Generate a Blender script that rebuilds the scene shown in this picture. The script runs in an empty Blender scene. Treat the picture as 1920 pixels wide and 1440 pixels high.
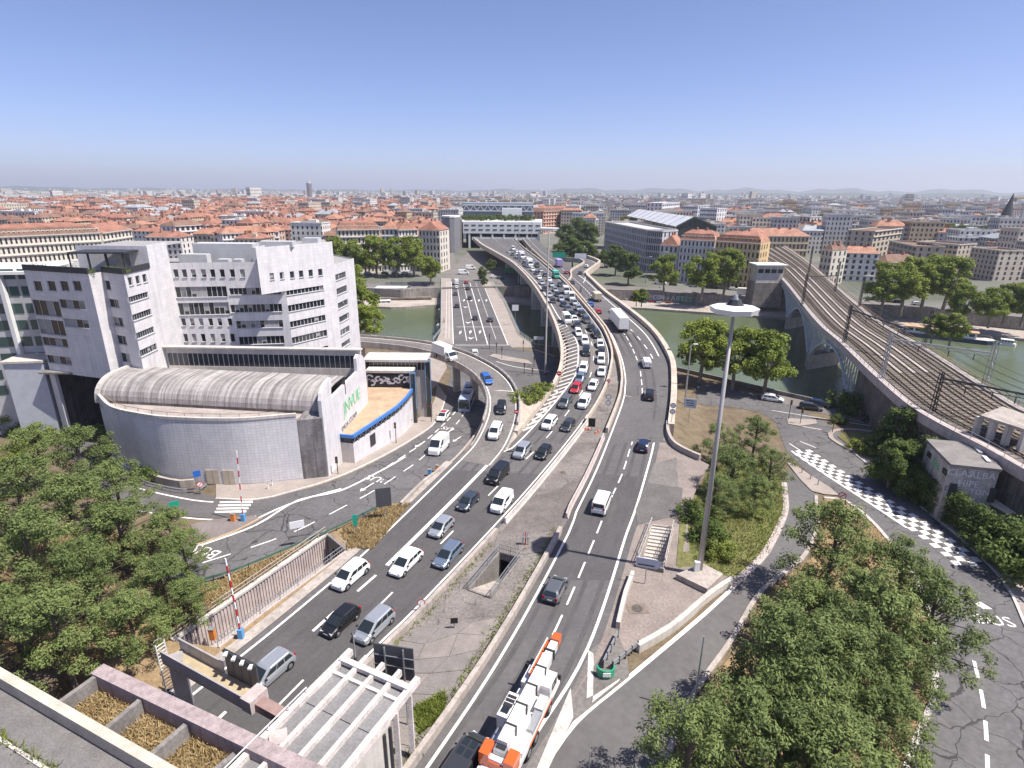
import bpy, bmesh, math, random
from mathutils import Vector, Matrix
random.seed(7)
R = math.radians
scene = bpy.context.scene
col = scene.collection

# ------------------------------------------------------------------ camera
F = 1070.0; PITCH = R(18.7); ROLL = R(0.45); CAMZ = 40.0      # photograph pixels (1920 x 1440)
cam_d = bpy.data.cameras.new('camera'); cam = bpy.data.objects.new('camera', cam_d); col.objects.link(cam)
cam_d.sensor_width = 36.0; cam_d.lens = F / 1920 * 36.0; cam_d.clip_start = 0.5; cam_d.clip_end = 60000
_s, _c = math.sin(ROLL), math.cos(ROLL); _sp, _cp = math.sin(PITCH), math.cos(PITCH)
_m = Matrix(((_c, -_s, 0, 0), (_s*_sp, _c*_sp, -_cp, 0), (_s*_cp, _c*_cp, _sp, CAMZ), (0, 0, 0, 1)))
cam.matrix_world = _m
scene.camera = cam
scene.render.resolution_x = 1024; scene.render.resolution_y = 768

# ------------------------------------------------------------------ sky, sun, exposure
SUN_EL = R(60.3); SUN_DIR = Vector((0.958*math.cos(SUN_EL), -0.286*math.cos(SUN_EL), math.sin(SUN_EL)))
world = bpy.data.worlds.new('World'); scene.world = world; world.use_nodes = True
wn = world.node_tree.nodes; wl = world.node_tree.links
sky = wn.new('ShaderNodeTexSky'); sky.sky_type = 'NISHITA'; sky.sun_disc = False
sky.sun_elevation = SUN_EL; sky.sun_rotation = math.atan2(SUN_DIR.x, SUN_DIR.y)
sky.altitude = 500; sky.air_density = 0.7; sky.dust_density = 1.2; sky.ozone_density = 6.0
tint = wn.new('ShaderNodeMix'); tint.data_type = 'RGBA'; tint.blend_type = 'MULTIPLY'; tint.inputs[0].default_value = 1; tint.inputs[7].default_value = (1.08, .93, 1, 1)
wl.new(sky.outputs[0], tint.inputs[6]); wl.new(tint.outputs[2], wn['Background'].inputs[0]); wn['Background'].inputs[1].default_value = 0.105
sun_d = bpy.data.lights.new('sun', 'SUN'); sun_d.energy = 4.6; sun_d.angle = R(0.53); sun_d.color = (1.0, 0.955, 0.88)
sun = bpy.data.objects.new('sun', sun_d); col.objects.link(sun); sun.location = (60, -60, 150)
sun.rotation_euler = SUN_DIR.to_track_quat('Z', 'Y').to_euler()
vs = scene.view_settings; vs.view_transform = 'Standard'; vs.look = 'None'; vs.exposure = 0.74; vs.gamma = 1.0
vs.use_curve_mapping = False

# ------------------------------------------------------------------ helpers: picture point -> place
def ray(x, y):
    u = (x-960)/F; v = (y-720)/F
    u, v = _c*u + _s*v, -_s*u + _c*v
    return Vector((u, _cp - v*_sp, -_sp - v*_cp))
def P(x, y, z=0.0):
    d = ray(x, y); t = (z-CAMZ)/d.z
    return Vector((d.x*t, d.y*t, z))
def PY(x, y, Y):                       # the point of the sight line at distance Y
    d = ray(x, y); t = Y/d.y
    return Vector((d.x*t, Y, CAMZ + d.z*t))
def PS(x, y, f):                       # where the sight line meets a height function f(x, y)
    z = 0.0
    for i in range(40):
        p = P(x, y, z); z = .5*z + .5*f(p.x, p.y)
    p = P(x, y, z); return p
def lerp(a, b, t): return a + (b-a)*t
def sstep(a, b, x):
    t = min(max((x-a)/(b-a), 0), 1); return t*t*(3-2*t)
def tab(t, y):
    if y <= t[0][0]: return t[0][1]
    for (a, va), (b, vb) in zip(t, t[1:]):
        if y <= b: return lerp(va, vb, (y-a)/(b-a))
    return t[-1][1]
def ZM(x, y): return 5.0*sstep(85, 160, y)                      # height of the motorway
XL = ((0, -42), (36, -41), (42.6, -39), (52, -32.5), (61.5, -25.5), (64, -19), (66, -14), (70, -11), (84, -5), (97, 2), (111, 8.5), (125, 12), (170, 12))
XR = ((20, -4), (30, 0), (42, 9), (52, 19), (55, 23), (66, 24.5), (70, 22.5), (76, 22.5), (94, 27), (106, 31), (125, 35), (170, 36))
def G(x, y):                                                    # height of the natural ground on the near bank
    zl = -4.0*sstep(64, 118, y)
    if y < 105 and XL_in(x, y): return -6.5
    if x < (tab(XL, y)+tab(XR, y))/2: return zl
    d = x - tab(XR, y)
    zr = lerp(-0.25, -4.0, sstep(6, 27, d))
    zr2 = lerp(-1.0, -4.0, sstep(1, 9, d))
    return lerp(zr, zr2, sstep(60, 85, y)) if y < 120 else -4.0
def XL_in(x, y): return tab(XL, y)+1.6 < x < tab(XR, y)-1.6
def GG(x, y):                                                   # the same without the cut under the motorway
    if XL_in(x, y): return -0.03
    return G(x, y)
def PG(x, y): return PS(x, y, GG)
def PM(x, y, dz=0.0):
    p = PS(x, y, lambda a, b: ZM(a, b)+dz); return p

def cat(pts, step=2.0):                # smooth polyline through points
    pts = [Vector(p) for p in pts]
    if len(pts) < 3:
        n = max(1, int((pts[1]-pts[0]).length/step)); return [pts[0].lerp(pts[1], i/n) for i in range(n+1)]
    out = []
    ext = [pts[0]*2-pts[1]] + pts + [pts[-1]*2-pts[-2]]
    for i in range(1, len(ext)-2):
        p0, p1, p2, p3 = ext[i-1:i+3]
        n = max(1, int((p2-p1).length/step))
        for k in range(n):
            t = k/n
            out.append(0.5*((2*p1)+(p2-p0)*t+(2*p0-5*p1+4*p2-p3)*t*t+(3*p1-p0-3*p2+p3)*t*t*t))
    out.append(pts[-1]); return out
def resamp(pts, n):
    L = [0.0]
    for a, b in zip(pts, pts[1:]): L.append(L[-1]+(b-a).length)
    out = []; j = 0
    for i in range(n):
        s = L[-1]*i/(n-1)
        while j < len(pts)-2 and L[j+1] < s: j += 1
        d = L[j+1]-L[j]; out.append(pts[j].lerp(pts[j+1], (s-L[j])/d if d else 0))
    return out
def plen(pts): return sum((b-a).length for a, b in zip(pts, pts[1:]))
def offs(pts, d, dz=0.0):              # sideways copy of a polyline, positive d to its right
    out = []
    for i, p in enumerate(pts):
        t = pts[min(i+1, len(pts)-1)] - pts[max(i-1, 0)]; n = Vector((t.y, -t.x, 0)).normalized()
        out.append(p + n*d + Vector((0, 0, dz)))
    return out
def sub(pts, s0, s1):
    L = 0.0; out = []
    for a, b in zip(pts, pts[1:]):
        d = (b-a).length
        if d == 0: continue
        if L+d >= s0 and L <= s1:
            t0 = max(0, (s0-L)/d); t1 = min(1, (s1-L)/d)
            if not out: out.append(a.lerp(b, t0))
            out.append(a.lerp(b, t1))
        L += d
    return out

# ------------------------------------------------------------------ helpers: meshes and objects
class MB:
    def __init__(s): s.v = []; s.f = []; s.m = []; s.uv = {}
    def face(s, pts, mi=0, uv=None):
        i = len(s.v); s.v += [tuple(p) for p in pts]; s.f.append(tuple(range(i, i+len(pts)))); s.m.append(mi)
        if uv: s.uv[len(s.f)-1] = uv
    def box(s, c, size, rz=0.0, mi=0, taper=1.0, ry=0.0):
        hx, hy, hz = size[0]/2, size[1]/2, size[2]/2
        cs, sn = math.cos(rz), math.sin(rz); i = len(s.v)
        for sz in (-1, 1):
            k = taper if sz > 0 else 1.0
            for sx, sy in ((-1, -1), (1, -1), (1, 1), (-1, 1)):
                x, y, z = sx*hx*k, sy*hy*k, sz*hz
                if ry: x, z = x*math.cos(ry)+z*math.sin(ry), -x*math.sin(ry)+z*math.cos(ry)
                s.v.append((c[0]+x*cs-y*sn, c[1]+x*sn+y*cs, c[2]+z))
        for q in ((3, 2, 1, 0), (4, 5, 6, 7), (0, 1, 5, 4), (1, 2, 6, 5), (2, 3, 7, 6), (3, 0, 4, 7)):
            s.f.append(tuple(i+k for k in q)); s.m.append(mi)
    def bar(s, a, b, w, h, mi=0):          # box along a-b, its axis at the section's centre
        a = Vector(a); b = Vector(b); t = (b-a); L = t.length
        if L < 1e-6: return
        t /= L; n = Vector((t.y, -t.x, 0))
        n = n.normalized() if n.length > 1e-4 else Vector((1, 0, 0))
        u = n.cross(t); i = len(s.v)
        for p in (a, b):
            for sx, sz in ((-1, -1), (1, -1), (1, 1), (-1, 1)): s.v.append(tuple(p + n*(sx*w/2) + u*(sz*h/2)))
        for q in ((3, 2, 1, 0), (4, 5, 6, 7), (0, 1, 5, 4), (1, 2, 6, 5), (2, 3, 7, 6), (3, 0, 4, 7)):
            s.f.append(tuple(i+k for k in q)); s.m.append(mi)
    def tube(s, a, b, r0, r1=None, n=8, mi=0, cap=True):
        a = Vector(a); b = Vector(b); r1 = r0 if r1 is None else r1
        t = (b-a).normalized(); u = t.orthogonal().normalized(); w = t.cross(u); i = len(s.v)
        for p, r in ((a, r0), (b, r1)):
            for k in range(n):
                g = 2*math.pi*k/n; s.v.append(tuple(p + u*(r*math.cos(g)) + w*(r*math.sin(g))))
        for k in range(n):
            s.f.append((i+k, i+(k+1) % n, i+n+(k+1) % n, i+n+k)); s.m.append(mi)
        if cap:
            s.f.append(tuple(i+n-1-k for k in range(n))); s.m.append(mi)
            s.f.append(tuple(i+n+k for k in range(n))); s.m.append(mi)
    def prism(s, poly, z0, z1, mi=0, top=None, bottom=True):
        n = len(poly); i = len(s.v)
        A = sum(poly[k][0]*poly[(k+1) % n][1]-poly[(k+1) % n][0]*poly[k][1] for k in range(n))
        if A < 0: poly = list(poly)[::-1]
        for z in (z0, z1):
            for k, p in enumerate(poly): s.v.append((p[0], p[1], z if not callable(z) else z(p)))
        for k in range(n):
            s.f.append((i+k, i+(k+1) % n, i+n+(k+1) % n, i+n+k)); s.m.append(mi)
        s.f.append(tuple(i+n+k for k in range(n))); s.m.append(mi if top is None else top)
        if bottom: s.f.append(tuple(i+n-1-k for k in range(n))); s.m.append(mi)
    def sweep(s, pts, prof, mi=0, caps=True, closed=True):   # prof: (offset to the right, dz)
        t = []; i = len(s.v); m = len(prof)
        for k, p in enumerate(pts):
            q = pts[min(k+1, len(pts)-1)] - pts[max(k-1, 0)]; nrm = Vector((q.y, -q.x, 0)).normalized()
            for o, dz in prof: s.v.append(tuple(p + nrm*o + Vector((0, 0, dz))))
        r = m if closed else m-1
        for k in range(len(pts)-1):
            for j in range(r):
                a = i+k*m+j; b = i+k*m+(j+1) % m
                s.f.append((a, b, b+m, a+m)); s.m.append(mi)
        if caps and closed:
            s.f.append(tuple(i+j for j in reversed(range(m)))); s.m.append(mi)
            e = i+(len(pts)-1)*m; s.f.append(tuple(e+j for j in range(m))); s.m.append(mi)
    def strip(s, L, Rr, mi=0, cross=1):
        n = len(L); i = len(s.v)
        for a, b in zip(L, Rr):
            for k in range(cross+1): s.v.append(tuple(a.lerp(b, k/cross)))
        w = cross+1
        for k in range(n-1):
            for c in range(cross):
                a = i+k*w+c; s.f.append((a, a+1, a+1+w, a+w)); s.m.append(mi)
    def mesh(s, name, mats, smooth=False):
        me = bpy.data.meshes.new(name); me.from_pydata(s.v, [], s.f)
        for m in mats: me.materials.append(m)
        if any(s.m): me.polygons.foreach_set('material_index', s.m)
        if smooth: me.polygons.foreach_set('use_smooth', [True]*len(s.f))
        if s.uv:
            l = me.uv_layers.new(name='UVMap')
            for fi, uv in s.uv.items():
                for li, c in zip(me.polygons[fi].loop_indices, uv): l.data[li].uv = c
        me.update(); return me
    def build(s, name, mats, parent=None, smooth=False):
        if not isinstance(mats, (list, tuple)): mats = [mats]
        return link(name, s.mesh(name, mats, smooth), parent)
def link(name, data, parent=None):
    o = bpy.data.objects.new(name, data); col.objects.link(o)
    if parent is not None:
        o.parent = parent
        if parent.type == 'EMPTY' and parent.get('_w'): o.matrix_parent_inverse = Matrix.Translation(-parent.location)
    return o
def tag(o, label=None, cat=None, group=None, kind=None):
    if label: o['label'] = label
    if cat: o['category'] = cat
    if group: o['group'] = group
    if kind: o['kind'] = kind
    return o
def thing(name, label, cat, loc, group=None, w=True, rz=0.0):     # Empty at a thing's base; w: parts are given in place coordinates
    o = bpy.data.objects.new(name, None); col.objects.link(o); o.location = loc; o.rotation_euler = (0, 0, rz); o.empty_display_size = .3
    if w: o['_w'] = 1
    return tag(o, label, cat, group)
def dup(root, loc, rz=None, sc=None, label=None, group=None, parent=None):
    r = root.copy(); col.objects.link(r); r.location = loc
    if rz is not None: r.rotation_euler = (0, 0, rz)
    if sc is not None: r.scale = sc if isinstance(sc, (tuple, list)) else (sc, sc, sc)
    if label: r['label'] = label
    if group: r['group'] = group
    def kids(a, b):
        for ch in list(a.children):
            c = ch.copy(); col.objects.link(c); c.parent = b; c.matrix_parent_inverse = ch.matrix_parent_inverse.copy(); kids(ch, c)
    kids(root, r)
    return r
def structure(o): o['kind'] = 'structure'; return o

# ------------------------------------------------------------------ materials
MT = {}
def mat(name, c, rough=.85, var=.18, scale=.6, metal=0.0, bump=0.0, fine=0.0, spec=.3, streak=0.0, hue2=None):
    """surface colour with two scales of uneven tone; streak adds vertical run-off stains"""
    if name in MT: return MT[name]
    m = bpy.data.materials.new(name); m.use_nodes = True; nt = m.node_tree; N = nt.nodes; L = nt.links
    b = N['Principled BSDF']; b.inputs['Roughness'].default_value = rough; b.inputs['Metallic'].default_value = metal
    b.inputs['Specular IOR Level'].default_value = spec
    MT[name] = m
    if var == 0: b.inputs['Base Color'].default_value = (*c, 1); return m
    g = N.new('ShaderNodeNewGeometry'); n1 = N.new('ShaderNodeTexNoise'); n1.inputs['Scale'].default_value = scale; n1.inputs['Detail'].default_value = 6; n1.inputs['Roughness'].default_value = .65
    L.new(g.outputs['Position'], n1.inputs['Vector'])
    r = N.new('ShaderNodeValToRGB'); c2 = hue2 or c
    r.color_ramp.elements[0].position = .3; r.color_ramp.elements[1].position = .72
    r.color_ramp.elements[0].color = (*[k*(1-var) for k in c2], 1); r.color_ramp.elements[1].color = (*[min(1, k*(1+var)) for k in c], 1)
    L.new(n1.outputs['Fac'], r.inputs[0]); out = r.outputs[0]
    if fine:
        n2 = N.new('ShaderNodeTexNoise'); n2.inputs['Scale'].default_value = scale*14; n2.inputs['Detail'].default_value = 3
        L.new(g.outputs['Position'], n2.inputs['Vector'])
        mr = N.new('ShaderNodeMapRange'); mr.inputs[1].default_value = .3; mr.inputs[2].default_value = .7; mr.inputs[3].default_value = 1-fine; mr.inputs[4].default_value = 1+fine
        L.new(n2.outputs['Fac'], mr.inputs[0])
        mx = N.new('ShaderNodeMix'); mx.data_type = 'RGBA'; mx.blend_type = 'MULTIPLY'; mx.inputs[0].default_value = 1
        L.new(out, mx.inputs[6]); L.new(mr.outputs[0], mx.inputs[7]); out = mx.outputs[2]
    if streak:
        mp = N.new('ShaderNodeMapping'); mp.inputs['Scale'].default_value = (1.6, 1.6, .09); L.new(g.outputs['Position'], mp.inputs[0])
        n3 = N.new('ShaderNodeTexNoise'); n3.inputs['Scale'].default_value = 1.3; n3.inputs['Detail'].default_value = 5; L.new(mp.outputs[0], n3.inputs['Vector'])
        mr = N.new('ShaderNodeMapRange'); mr.inputs[1].default_value = .45; mr.inputs[2].default_value = .75; mr.inputs[3].default_value = 1; mr.inputs[4].default_value = 1-streak
        L.new(n3.outputs['Fac'], mr.inputs[0])
        mx = N.new('ShaderNodeMix'); mx.data_type = 'RGBA'; mx.blend_type = 'MULTIPLY'; mx.inputs[0].default_value = 1
        L.new(out, mx.inputs[6]); L.new(mr.outputs[0], mx.inputs[7]); out = mx.outputs[2]
    L.new(out, b.inputs['Base Color'])
    if bump:
        bp = N.new('ShaderNodeBump'); bp.inputs['Strength'].default_value = bump; bp.inputs['Distance'].default_value = .05
        n4 = N.new('ShaderNodeTexNoise'); n4.inputs['Scale'].default_value = scale*10; n4.inputs['Detail'].default_value = 4; L.new(g.outputs['Position'], n4.inputs['Vector'])
        L.new(n4.outputs['Fac'], bp.inputs['Height']); L.new(bp.outputs[0], b.inputs['Normal'])
    return m
def plain(name, c, rough=.5, metal=0.0, spec=.5, coat=0.0):
    m = mat(name, c, rough, 0, metal=metal, spec=spec)
    if coat: m.node_tree.nodes['Principled BSDF'].inputs['Coat Weight'].default_value = coat
    return m
def add_cracks(m, scale=.16, width=.012, dark=.35, sx=1.0, sy=1.0):    # sealed cracks and joints drawn through a surface colour
    nt = m.node_tree; N = nt.nodes; L = nt.links; b = N['Principled BSDF']; src = b.inputs['Base Color'].links[0].from_socket
    g = N.new('ShaderNodeNewGeometry'); ns = N.new('ShaderNodeTexNoise'); ns.inputs['Scale'].default_value = .5; L.new(g.outputs['Position'], ns.inputs['Vector'])
    ad = N.new('ShaderNodeVectorMath'); ad.operation = 'MULTIPLY_ADD'; ad.inputs[1].default_value = (2.2, 2.2, 0); L.new(ns.outputs['Color'], ad.inputs[0]); L.new(g.outputs['Position'], ad.inputs[2])
    mp = N.new('ShaderNodeMapping'); mp.inputs['Scale'].default_value = (sx, sy, 0); L.new(ad.outputs[0], mp.inputs[0])
    v = N.new('ShaderNodeTexVoronoi'); v.feature = 'DISTANCE_TO_EDGE'; v.inputs['Scale'].default_value = scale; L.new(mp.outputs[0], v.inputs['Vector'])
    mr = N.new('ShaderNodeMapRange'); mr.inputs[1].default_value = width*.5; mr.inputs[2].default_value = width; mr.inputs[3].default_value = dark; mr.inputs[4].default_value = 1
    L.new(v.outputs['Distance'], mr.inputs[0])
    mx = N.new('ShaderNodeMix'); mx.data_type = 'RGBA'; mx.blend_type = 'MULTIPLY'; mx.inputs[0].default_value = 1
    L.new(src, mx.inputs[6]); L.new(mr.outputs[0], mx.inputs[7]); L.new(mx.outputs[2], b.inputs['Base Color'])
    return m
def tile_mat(name, c, tw, th, mortar=.04, dark=.75, rough=.6, streak=.25):  # small facing tiles laid on UV metres
    m = mat(name, c, rough, .1, .5, streak=streak); nt = m.node_tree; N = nt.nodes; L = nt.links; b = N['Principled BSDF']; src = b.inputs['Base Color'].links[0].from_socket
    uv = N.new('ShaderNodeUVMap'); br = N.new('ShaderNodeTexBrick'); br.offset = 0; br.inputs['Scale'].default_value = 1
    br.inputs['Brick Width'].default_value = tw; br.inputs['Row Height'].default_value = th; br.inputs['Mortar Size'].default_value = mortar
    br.inputs['Color1'].default_value = (1, 1, 1, 1); br.inputs['Color2'].default_value = (.93, .93, .93, 1); br.inputs['Mortar'].default_value = (dark, dark, dark, 1)
    L.new(uv.outputs[0], br.inputs['Vector'])
    mx = N.new('ShaderNodeMix'); mx.data_type = 'RGBA'; mx.blend_type = 'MULTIPLY'; mx.inputs[0].default_value = 1
    L.new(src, mx.inputs[6]); L.new(br.outputs['Color'], mx.inputs[7]); L.new(mx.outputs[2], b.inputs['Base Color'])
    return m
ASPH = mat('asphalt', (.115, .108, .107), .9, .16, .12, fine=.12, bump=.15)
ASPH_OLD = add_cracks(mat('old_asphalt', (.125, .118, .118), .9, .2, .15, fine=.15, bump=.15), .22, .014, .4)
ASPH_PALE = mat('pale_asphalt', (.17, .155, .145), .9, .22, .2, fine=.2, bump=.15)
ASPH_DARK = mat('fresh_asphalt', (.088, .083, .083), .88, .14, .2, fine=.1)
PAVE = mat('pavement_grit', (.31, .265, .235), .9, .15, .4, fine=.15)
CONC = mat('weathered_concrete', (.40, .35, .31), .85, .25, .5, fine=.12, streak=.3)
CONC_D = mat('grimy_concrete', (.22, .2, .185), .9, .35, .4, fine=.2, streak=.35)
CONC_L = mat('pale_concrete', (.52, .48, .44), .8, .15, .5, fine=.08, streak=.2)
CONC_P = mat('pinkish_concrete', (.47, .40, .375), .85, .2, .8, fine=.1, streak=.2)
PAINT = mat('road_paint', (.74, .71, .67), .7, .14, 1.5, fine=.12)
PAINT_OLD = mat('worn_road_paint', (.52, .48, .44), .8, .35, 1.2, fine=.25)
STEEL = mat('galvanised_steel', (.42, .43, .44), .45, .15, 2, metal=.6)
DARKST = mat('dark_steel', (.06, .06, .065), .5, .2, 2, metal=.4)
RUST = mat('rusty_steel', (.14, .085, .06), .8, .35, 1.5)
WHITEP = mat('white_enamel', (.72, .72, .70), .45, .06, .8)
WHITE_ST = tile_mat('white_facing_tile', (.67, .645, .645), 1.2, .6, .025, .86, .5, .16)
GLASS = plain('dark_window_glass', (.02, .024, .028), .06, 0, .8)
GLASS2 = mat('curtained_window_glass', (.16, .16, .16), .15, .6, .5, spec=.8)
BLACK = plain('black_rubber', (.012, .012, .012), .7, 0, .3)
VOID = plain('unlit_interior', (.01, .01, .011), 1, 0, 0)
# ================================================================== THE GROUND, THE RIVER, THE ROADS
from mathutils.geometry import tessellate_polygon
GRASS_DRY = mat('dry_grass_soil', (.27, .19, .105), .95, .3, 1.2, fine=.35, bump=.5)
GRASS_GRN = mat('mown_grass', (.12, .135, .045), .95, .45, .35, fine=.35, bump=.5, hue2=(.2, .15, .07))
SOIL = mat('garden_soil', (.15, .115, .075), .95, .35, .5, fine=.3, bump=.5)
CITYGR = mat('city_ground', (.16, .15, .14), .95, .35, .012, hue2=(.10, .12, .07))
QUAY = mat('quay_stone', (.34, .30, .26), .9, .25, .3, fine=.2, streak=.4)

def flat(name, outer, holes, zf, m, parent=None):
    loops = [[Vector((p[0], p[1], 0)) for p in outer]] + [[Vector((p[0], p[1], 0)) for p in h] for h in holes]
    tris = tessellate_polygon(loops); pts = [p for l in loops for p in l]
    mb = MB(); mb.v = [(p.x, p.y, zf(p.x, p.y) if callable(zf) else zf) for p in pts]
    for t in tris:
        a, b, c = (pts[i] for i in t)
        mb.f.append(tuple(t) if (b-a).cross(c-a).z > 0 else tuple(reversed(t))); mb.m.append(0)
    return mb.build(name, m, parent)

BANK = ((-420, 350), (-150, 226), (-60, 184), (-24, 170), (7, 168), (43, 142), (60, 125.4), (69, 117), (75, 109.5), (112, 76), (180, 20), (270, -40))
def bank(x): return tab(BANK, x)
mb = MB()
xs = [-420, -300, -220, -160, -120] + [-100+i for i in range(0, 181)] + [85, 92, 100, 112, 125, 150, 180, 220, 270]
rows = 200; y0 = -40.0
for x in xs:
    yb = bank(x)
    for j in range(rows+1):
        y = lerp(y0, yb, j/rows); mb.v.append((x, y, G(x, y)))
for i in range(len(xs)-1):
    for j in range(rows):
        a = i*(rows+1)+j; mb.f.append((a, a+rows+1, a+rows+2, a+1)); mb.m.append(0)
structure(mb.build('near_bank_ground', SOIL))
# quay wall of the near bank with a coping that hides the cut edge
bk = cat([Vector((x, y, -4)) for x, y in BANK], 3)
mb = MB(); mb.sweep(bk, [(-.25, -8), (.35, -8), (.35, .12), (-.25, .12)])
w = thing('quay_wall', 'stone quay wall along the near edge of the green river', 'wall', (43, 142, -9)); mb.build('wall_face', QUAY, w)
mb = MB(); mb.sweep(cat([Vector((x, y, -4)) for x, y in BANK[5:9]], 2), [(-.2, .12), (.2, .12), (.2, .95), (-.2, .95)]); mb.build('parapet', CONC_D, w)

WATER = mat('river_water', (.105, .128, .07), .16, .14, .03, spec=.4)
nt = WATER.node_tree; g = nt.nodes.new('ShaderNodeNewGeometry'); n = nt.nodes.new('ShaderNodeTexNoise'); n.inputs['Scale'].default_value = 1.1; n.inputs['Detail'].default_value = 5
bp = nt.nodes.new('ShaderNodeBump'); bp.inputs['Strength'].default_value = .35; bp.inputs['Distance'].default_value = .25
nt.links.new(g.outputs['Position'], n.inputs['Vector']); nt.links.new(n.outputs['Fac'], bp.inputs['Height']); nt.links.new(bp.outputs[0], nt.nodes['Principled BSDF'].inputs['Normal'])
FAR = ((-420, 395), (-160, 285), (-63, 246.5), (-33, 251), (1, 256), (51, 248.5), (75, 241), (148, 215.7), (181, 196), (300, 120), (470, -20))
mb = MB(); nb = [Vector((x, y-14, -9)) for x, y in BANK]; fb = [Vector((x, y+22, -9)) for x, y in FAR]
mb.strip(resamp(nb, 60), resamp(fb, 60), cross=4); structure(mb.build('river', WATER))

# far bank: low quay, its wall, then the city plain out to the horizon
fa = cat([Vector((x, y, -8)) for x, y in FAR], 6); fl = offs(fa, -17)
mb = MB(); mb.strip(fa, fl, cross=2); mb.sweep(fa, [(0, 0), (.3, 0), (.3, -4), (0, -4)])
structure(mb.build('far_low_quay', mat('quay_promenade', (.36, .31, .27), .95, .3, .1, fine=.2)))
fw = thing('embankment_wall', 'long embankment wall behind the low quay on the far bank', 'wall', (60, 262, -8))
mb = MB(); mb.sweep(fl, [(0, -1), (.6, -1), (.6, 4.9), (0, 4.9)]); mb.build('wall_face', mat('embankment_stone', (.27, .245, .22), .9, .35, .15, fine=.3, streak=.45), fw)
up = [p+Vector((0, 0, 4)) for p in offs(fl, -.3)]
mb = MB(); rr = [1, 1.25, 1.8, 3, 6, 14, 45]
ups = resamp(up, 40)
for k0, k1 in zip(rr, rr[1:]):
    mb.strip([Vector((p.x*k0, p.y*k0 if p.y > 40 else p.y, -4)) for p in ups], [Vector((p.x*k1, p.y*k1 if p.y > 40 else p.y, -4)) for p in ups])
structure(mb.build('city_ground', CITYGR))
# far quay road along the embankment
mb = MB(); mb.strip(offs(up, -5, .02), offs(up, -15, .02)); frd = structure(mb.build('far_quay_road', ASPH_PALE))
mb = MB(); mb.strip(offs(up, -.3, .03), offs(up, -5, .13)); structure(mb.build('far_quay_pavement', PAVE))

# ---------------------------------------------------------------- painting helpers
def drape(pts, dz): return [Vector((p.x, p.y, GG(p.x, p.y)+dz)) for p in pts]
def paint(parent, pts, w, name='edge_line', m=PAINT, dz=.012):
    mb = MB(); mb.strip(offs(pts, -w/2, dz), offs(pts, w/2, dz)); return mb.build(name, m, parent)
def dashes(parent, pts, w, on, off, start=0.0, m=PAINT, dz=.012, name='lane_dash', limit=999):
    L = plen(pts); s = start; k = 0
    while s < L-.3 and k < limit:
        q = sub(pts, s, min(s+on, L))
        if len(q) > 1: paint(parent, q, w, name, m, dz)
        s += on+off; k += 1
def pxm(lst, dz=0.0, step=2.0): return cat([PM(x, y, dz) for x, y in lst], step)
def pxg(lst, dz=.0, step=1.5):
    return [Vector((p.x, p.y, GG(p.x, p.y)+dz)) for p in cat([PG(x, y) for x, y in lst], step)]
def fillg(name, px, m, dz=.05, parent=None):      # a draped patch given by its outline
    pts = [PG(x, y) for x, y in px]; loop = []
    for a, b in zip(pts, pts[1:]+pts[:1]):
        n_ = max(1, int((b-a).length/2)); loop += [a.lerp(b, i/n_) for i in range(n_)]
    bm = bmesh.new(); vs_ = [bm.verts.new((p.x, p.y, 0)) for p in loop]; bm.faces.new(vs_)
    bmesh.ops.triangulate(bm, faces=bm.faces[:])
    for it in range(3):
        big = [e for e in bm.edges if e.calc_length() > 3.0]
        if not big: break
        bmesh.ops.subdivide_edges(bm, edges=big, cuts=1); bmesh.ops.triangulate(bm, faces=bm.faces[:])
    for v in bm.verts: v.co.z = GG(v.co.x, v.co.y)+dz
    for f in bm.faces:
        if f.normal.z < 0: f.normal_flip()
    me = bpy.data.meshes.new(name); bm.to_mesh(me); bm.free(); me.materials.append(m)
    return link(name, me, parent)
def rstrip(name, Lp, Rp, m, dz=.05, n=None, cross=6, parent=None):
    Lp = cat(Lp, 1.5); Rp = cat(Rp, 1.5); n = n or max(len(Lp), len(Rp)); Lp = resamp(Lp, n); Rp = resamp(Rp, n); mb = MB(); i = 0
    for a, b in zip(Lp, Rp):
        for k in range(cross+1):
            p = a.lerp(b, k/cross); mb.v.append((p.x, p.y, GG(p.x, p.y)+dz))
    w_ = cross+1
    for k in range(n-1):
        for c in range(cross):
            a = k*w_+c; mb.f.append((a, a+1, a+1+w_, a+w_)); mb.m.append(0)
    return mb.build(name, m, parent)
def kerb(pts, w=.3, h=.14, name='kerb', m=CONC_L, parent=None):
    mb = MB(); mb.sweep(pts, [(-w/2, -.2), (w/2, -.2), (w/2, h), (-w/2, h)]); o = mb.build(name, m, parent)
    if parent is None: structure(o)
    return o
def textmesh(s, size, m, name='lettering', extrude=0.0, spacing=1.0):
    cu = bpy.data.curves.new(name, 'FONT'); cu.body = s; cu.size = size; cu.align_x = 'CENTER'; cu.align_y = 'CENTER'; cu.extrude = extrude; cu.resolution_u = 2; cu.space_character = spacing
    o = bpy.data.objects.new(name, cu); me = bpy.data.meshes.new_from_object(o); bpy.data.objects.remove(o); bpy.data.curves.remove(cu)
    me.materials.clear(); me.materials.append(m); return me
def put(o, loc, xdir, up):                 # lay a flat mesh with its +x and +y along two directions
    x = Vector(xdir).normalized(); z = x.cross(Vector(up)).normalized(); y = z.cross(x)
    M_ = Matrix((x, y, z)).transposed().to_4x4(); M_.translation = Vector(loc)
    o.matrix_local = M_; return o

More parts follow.
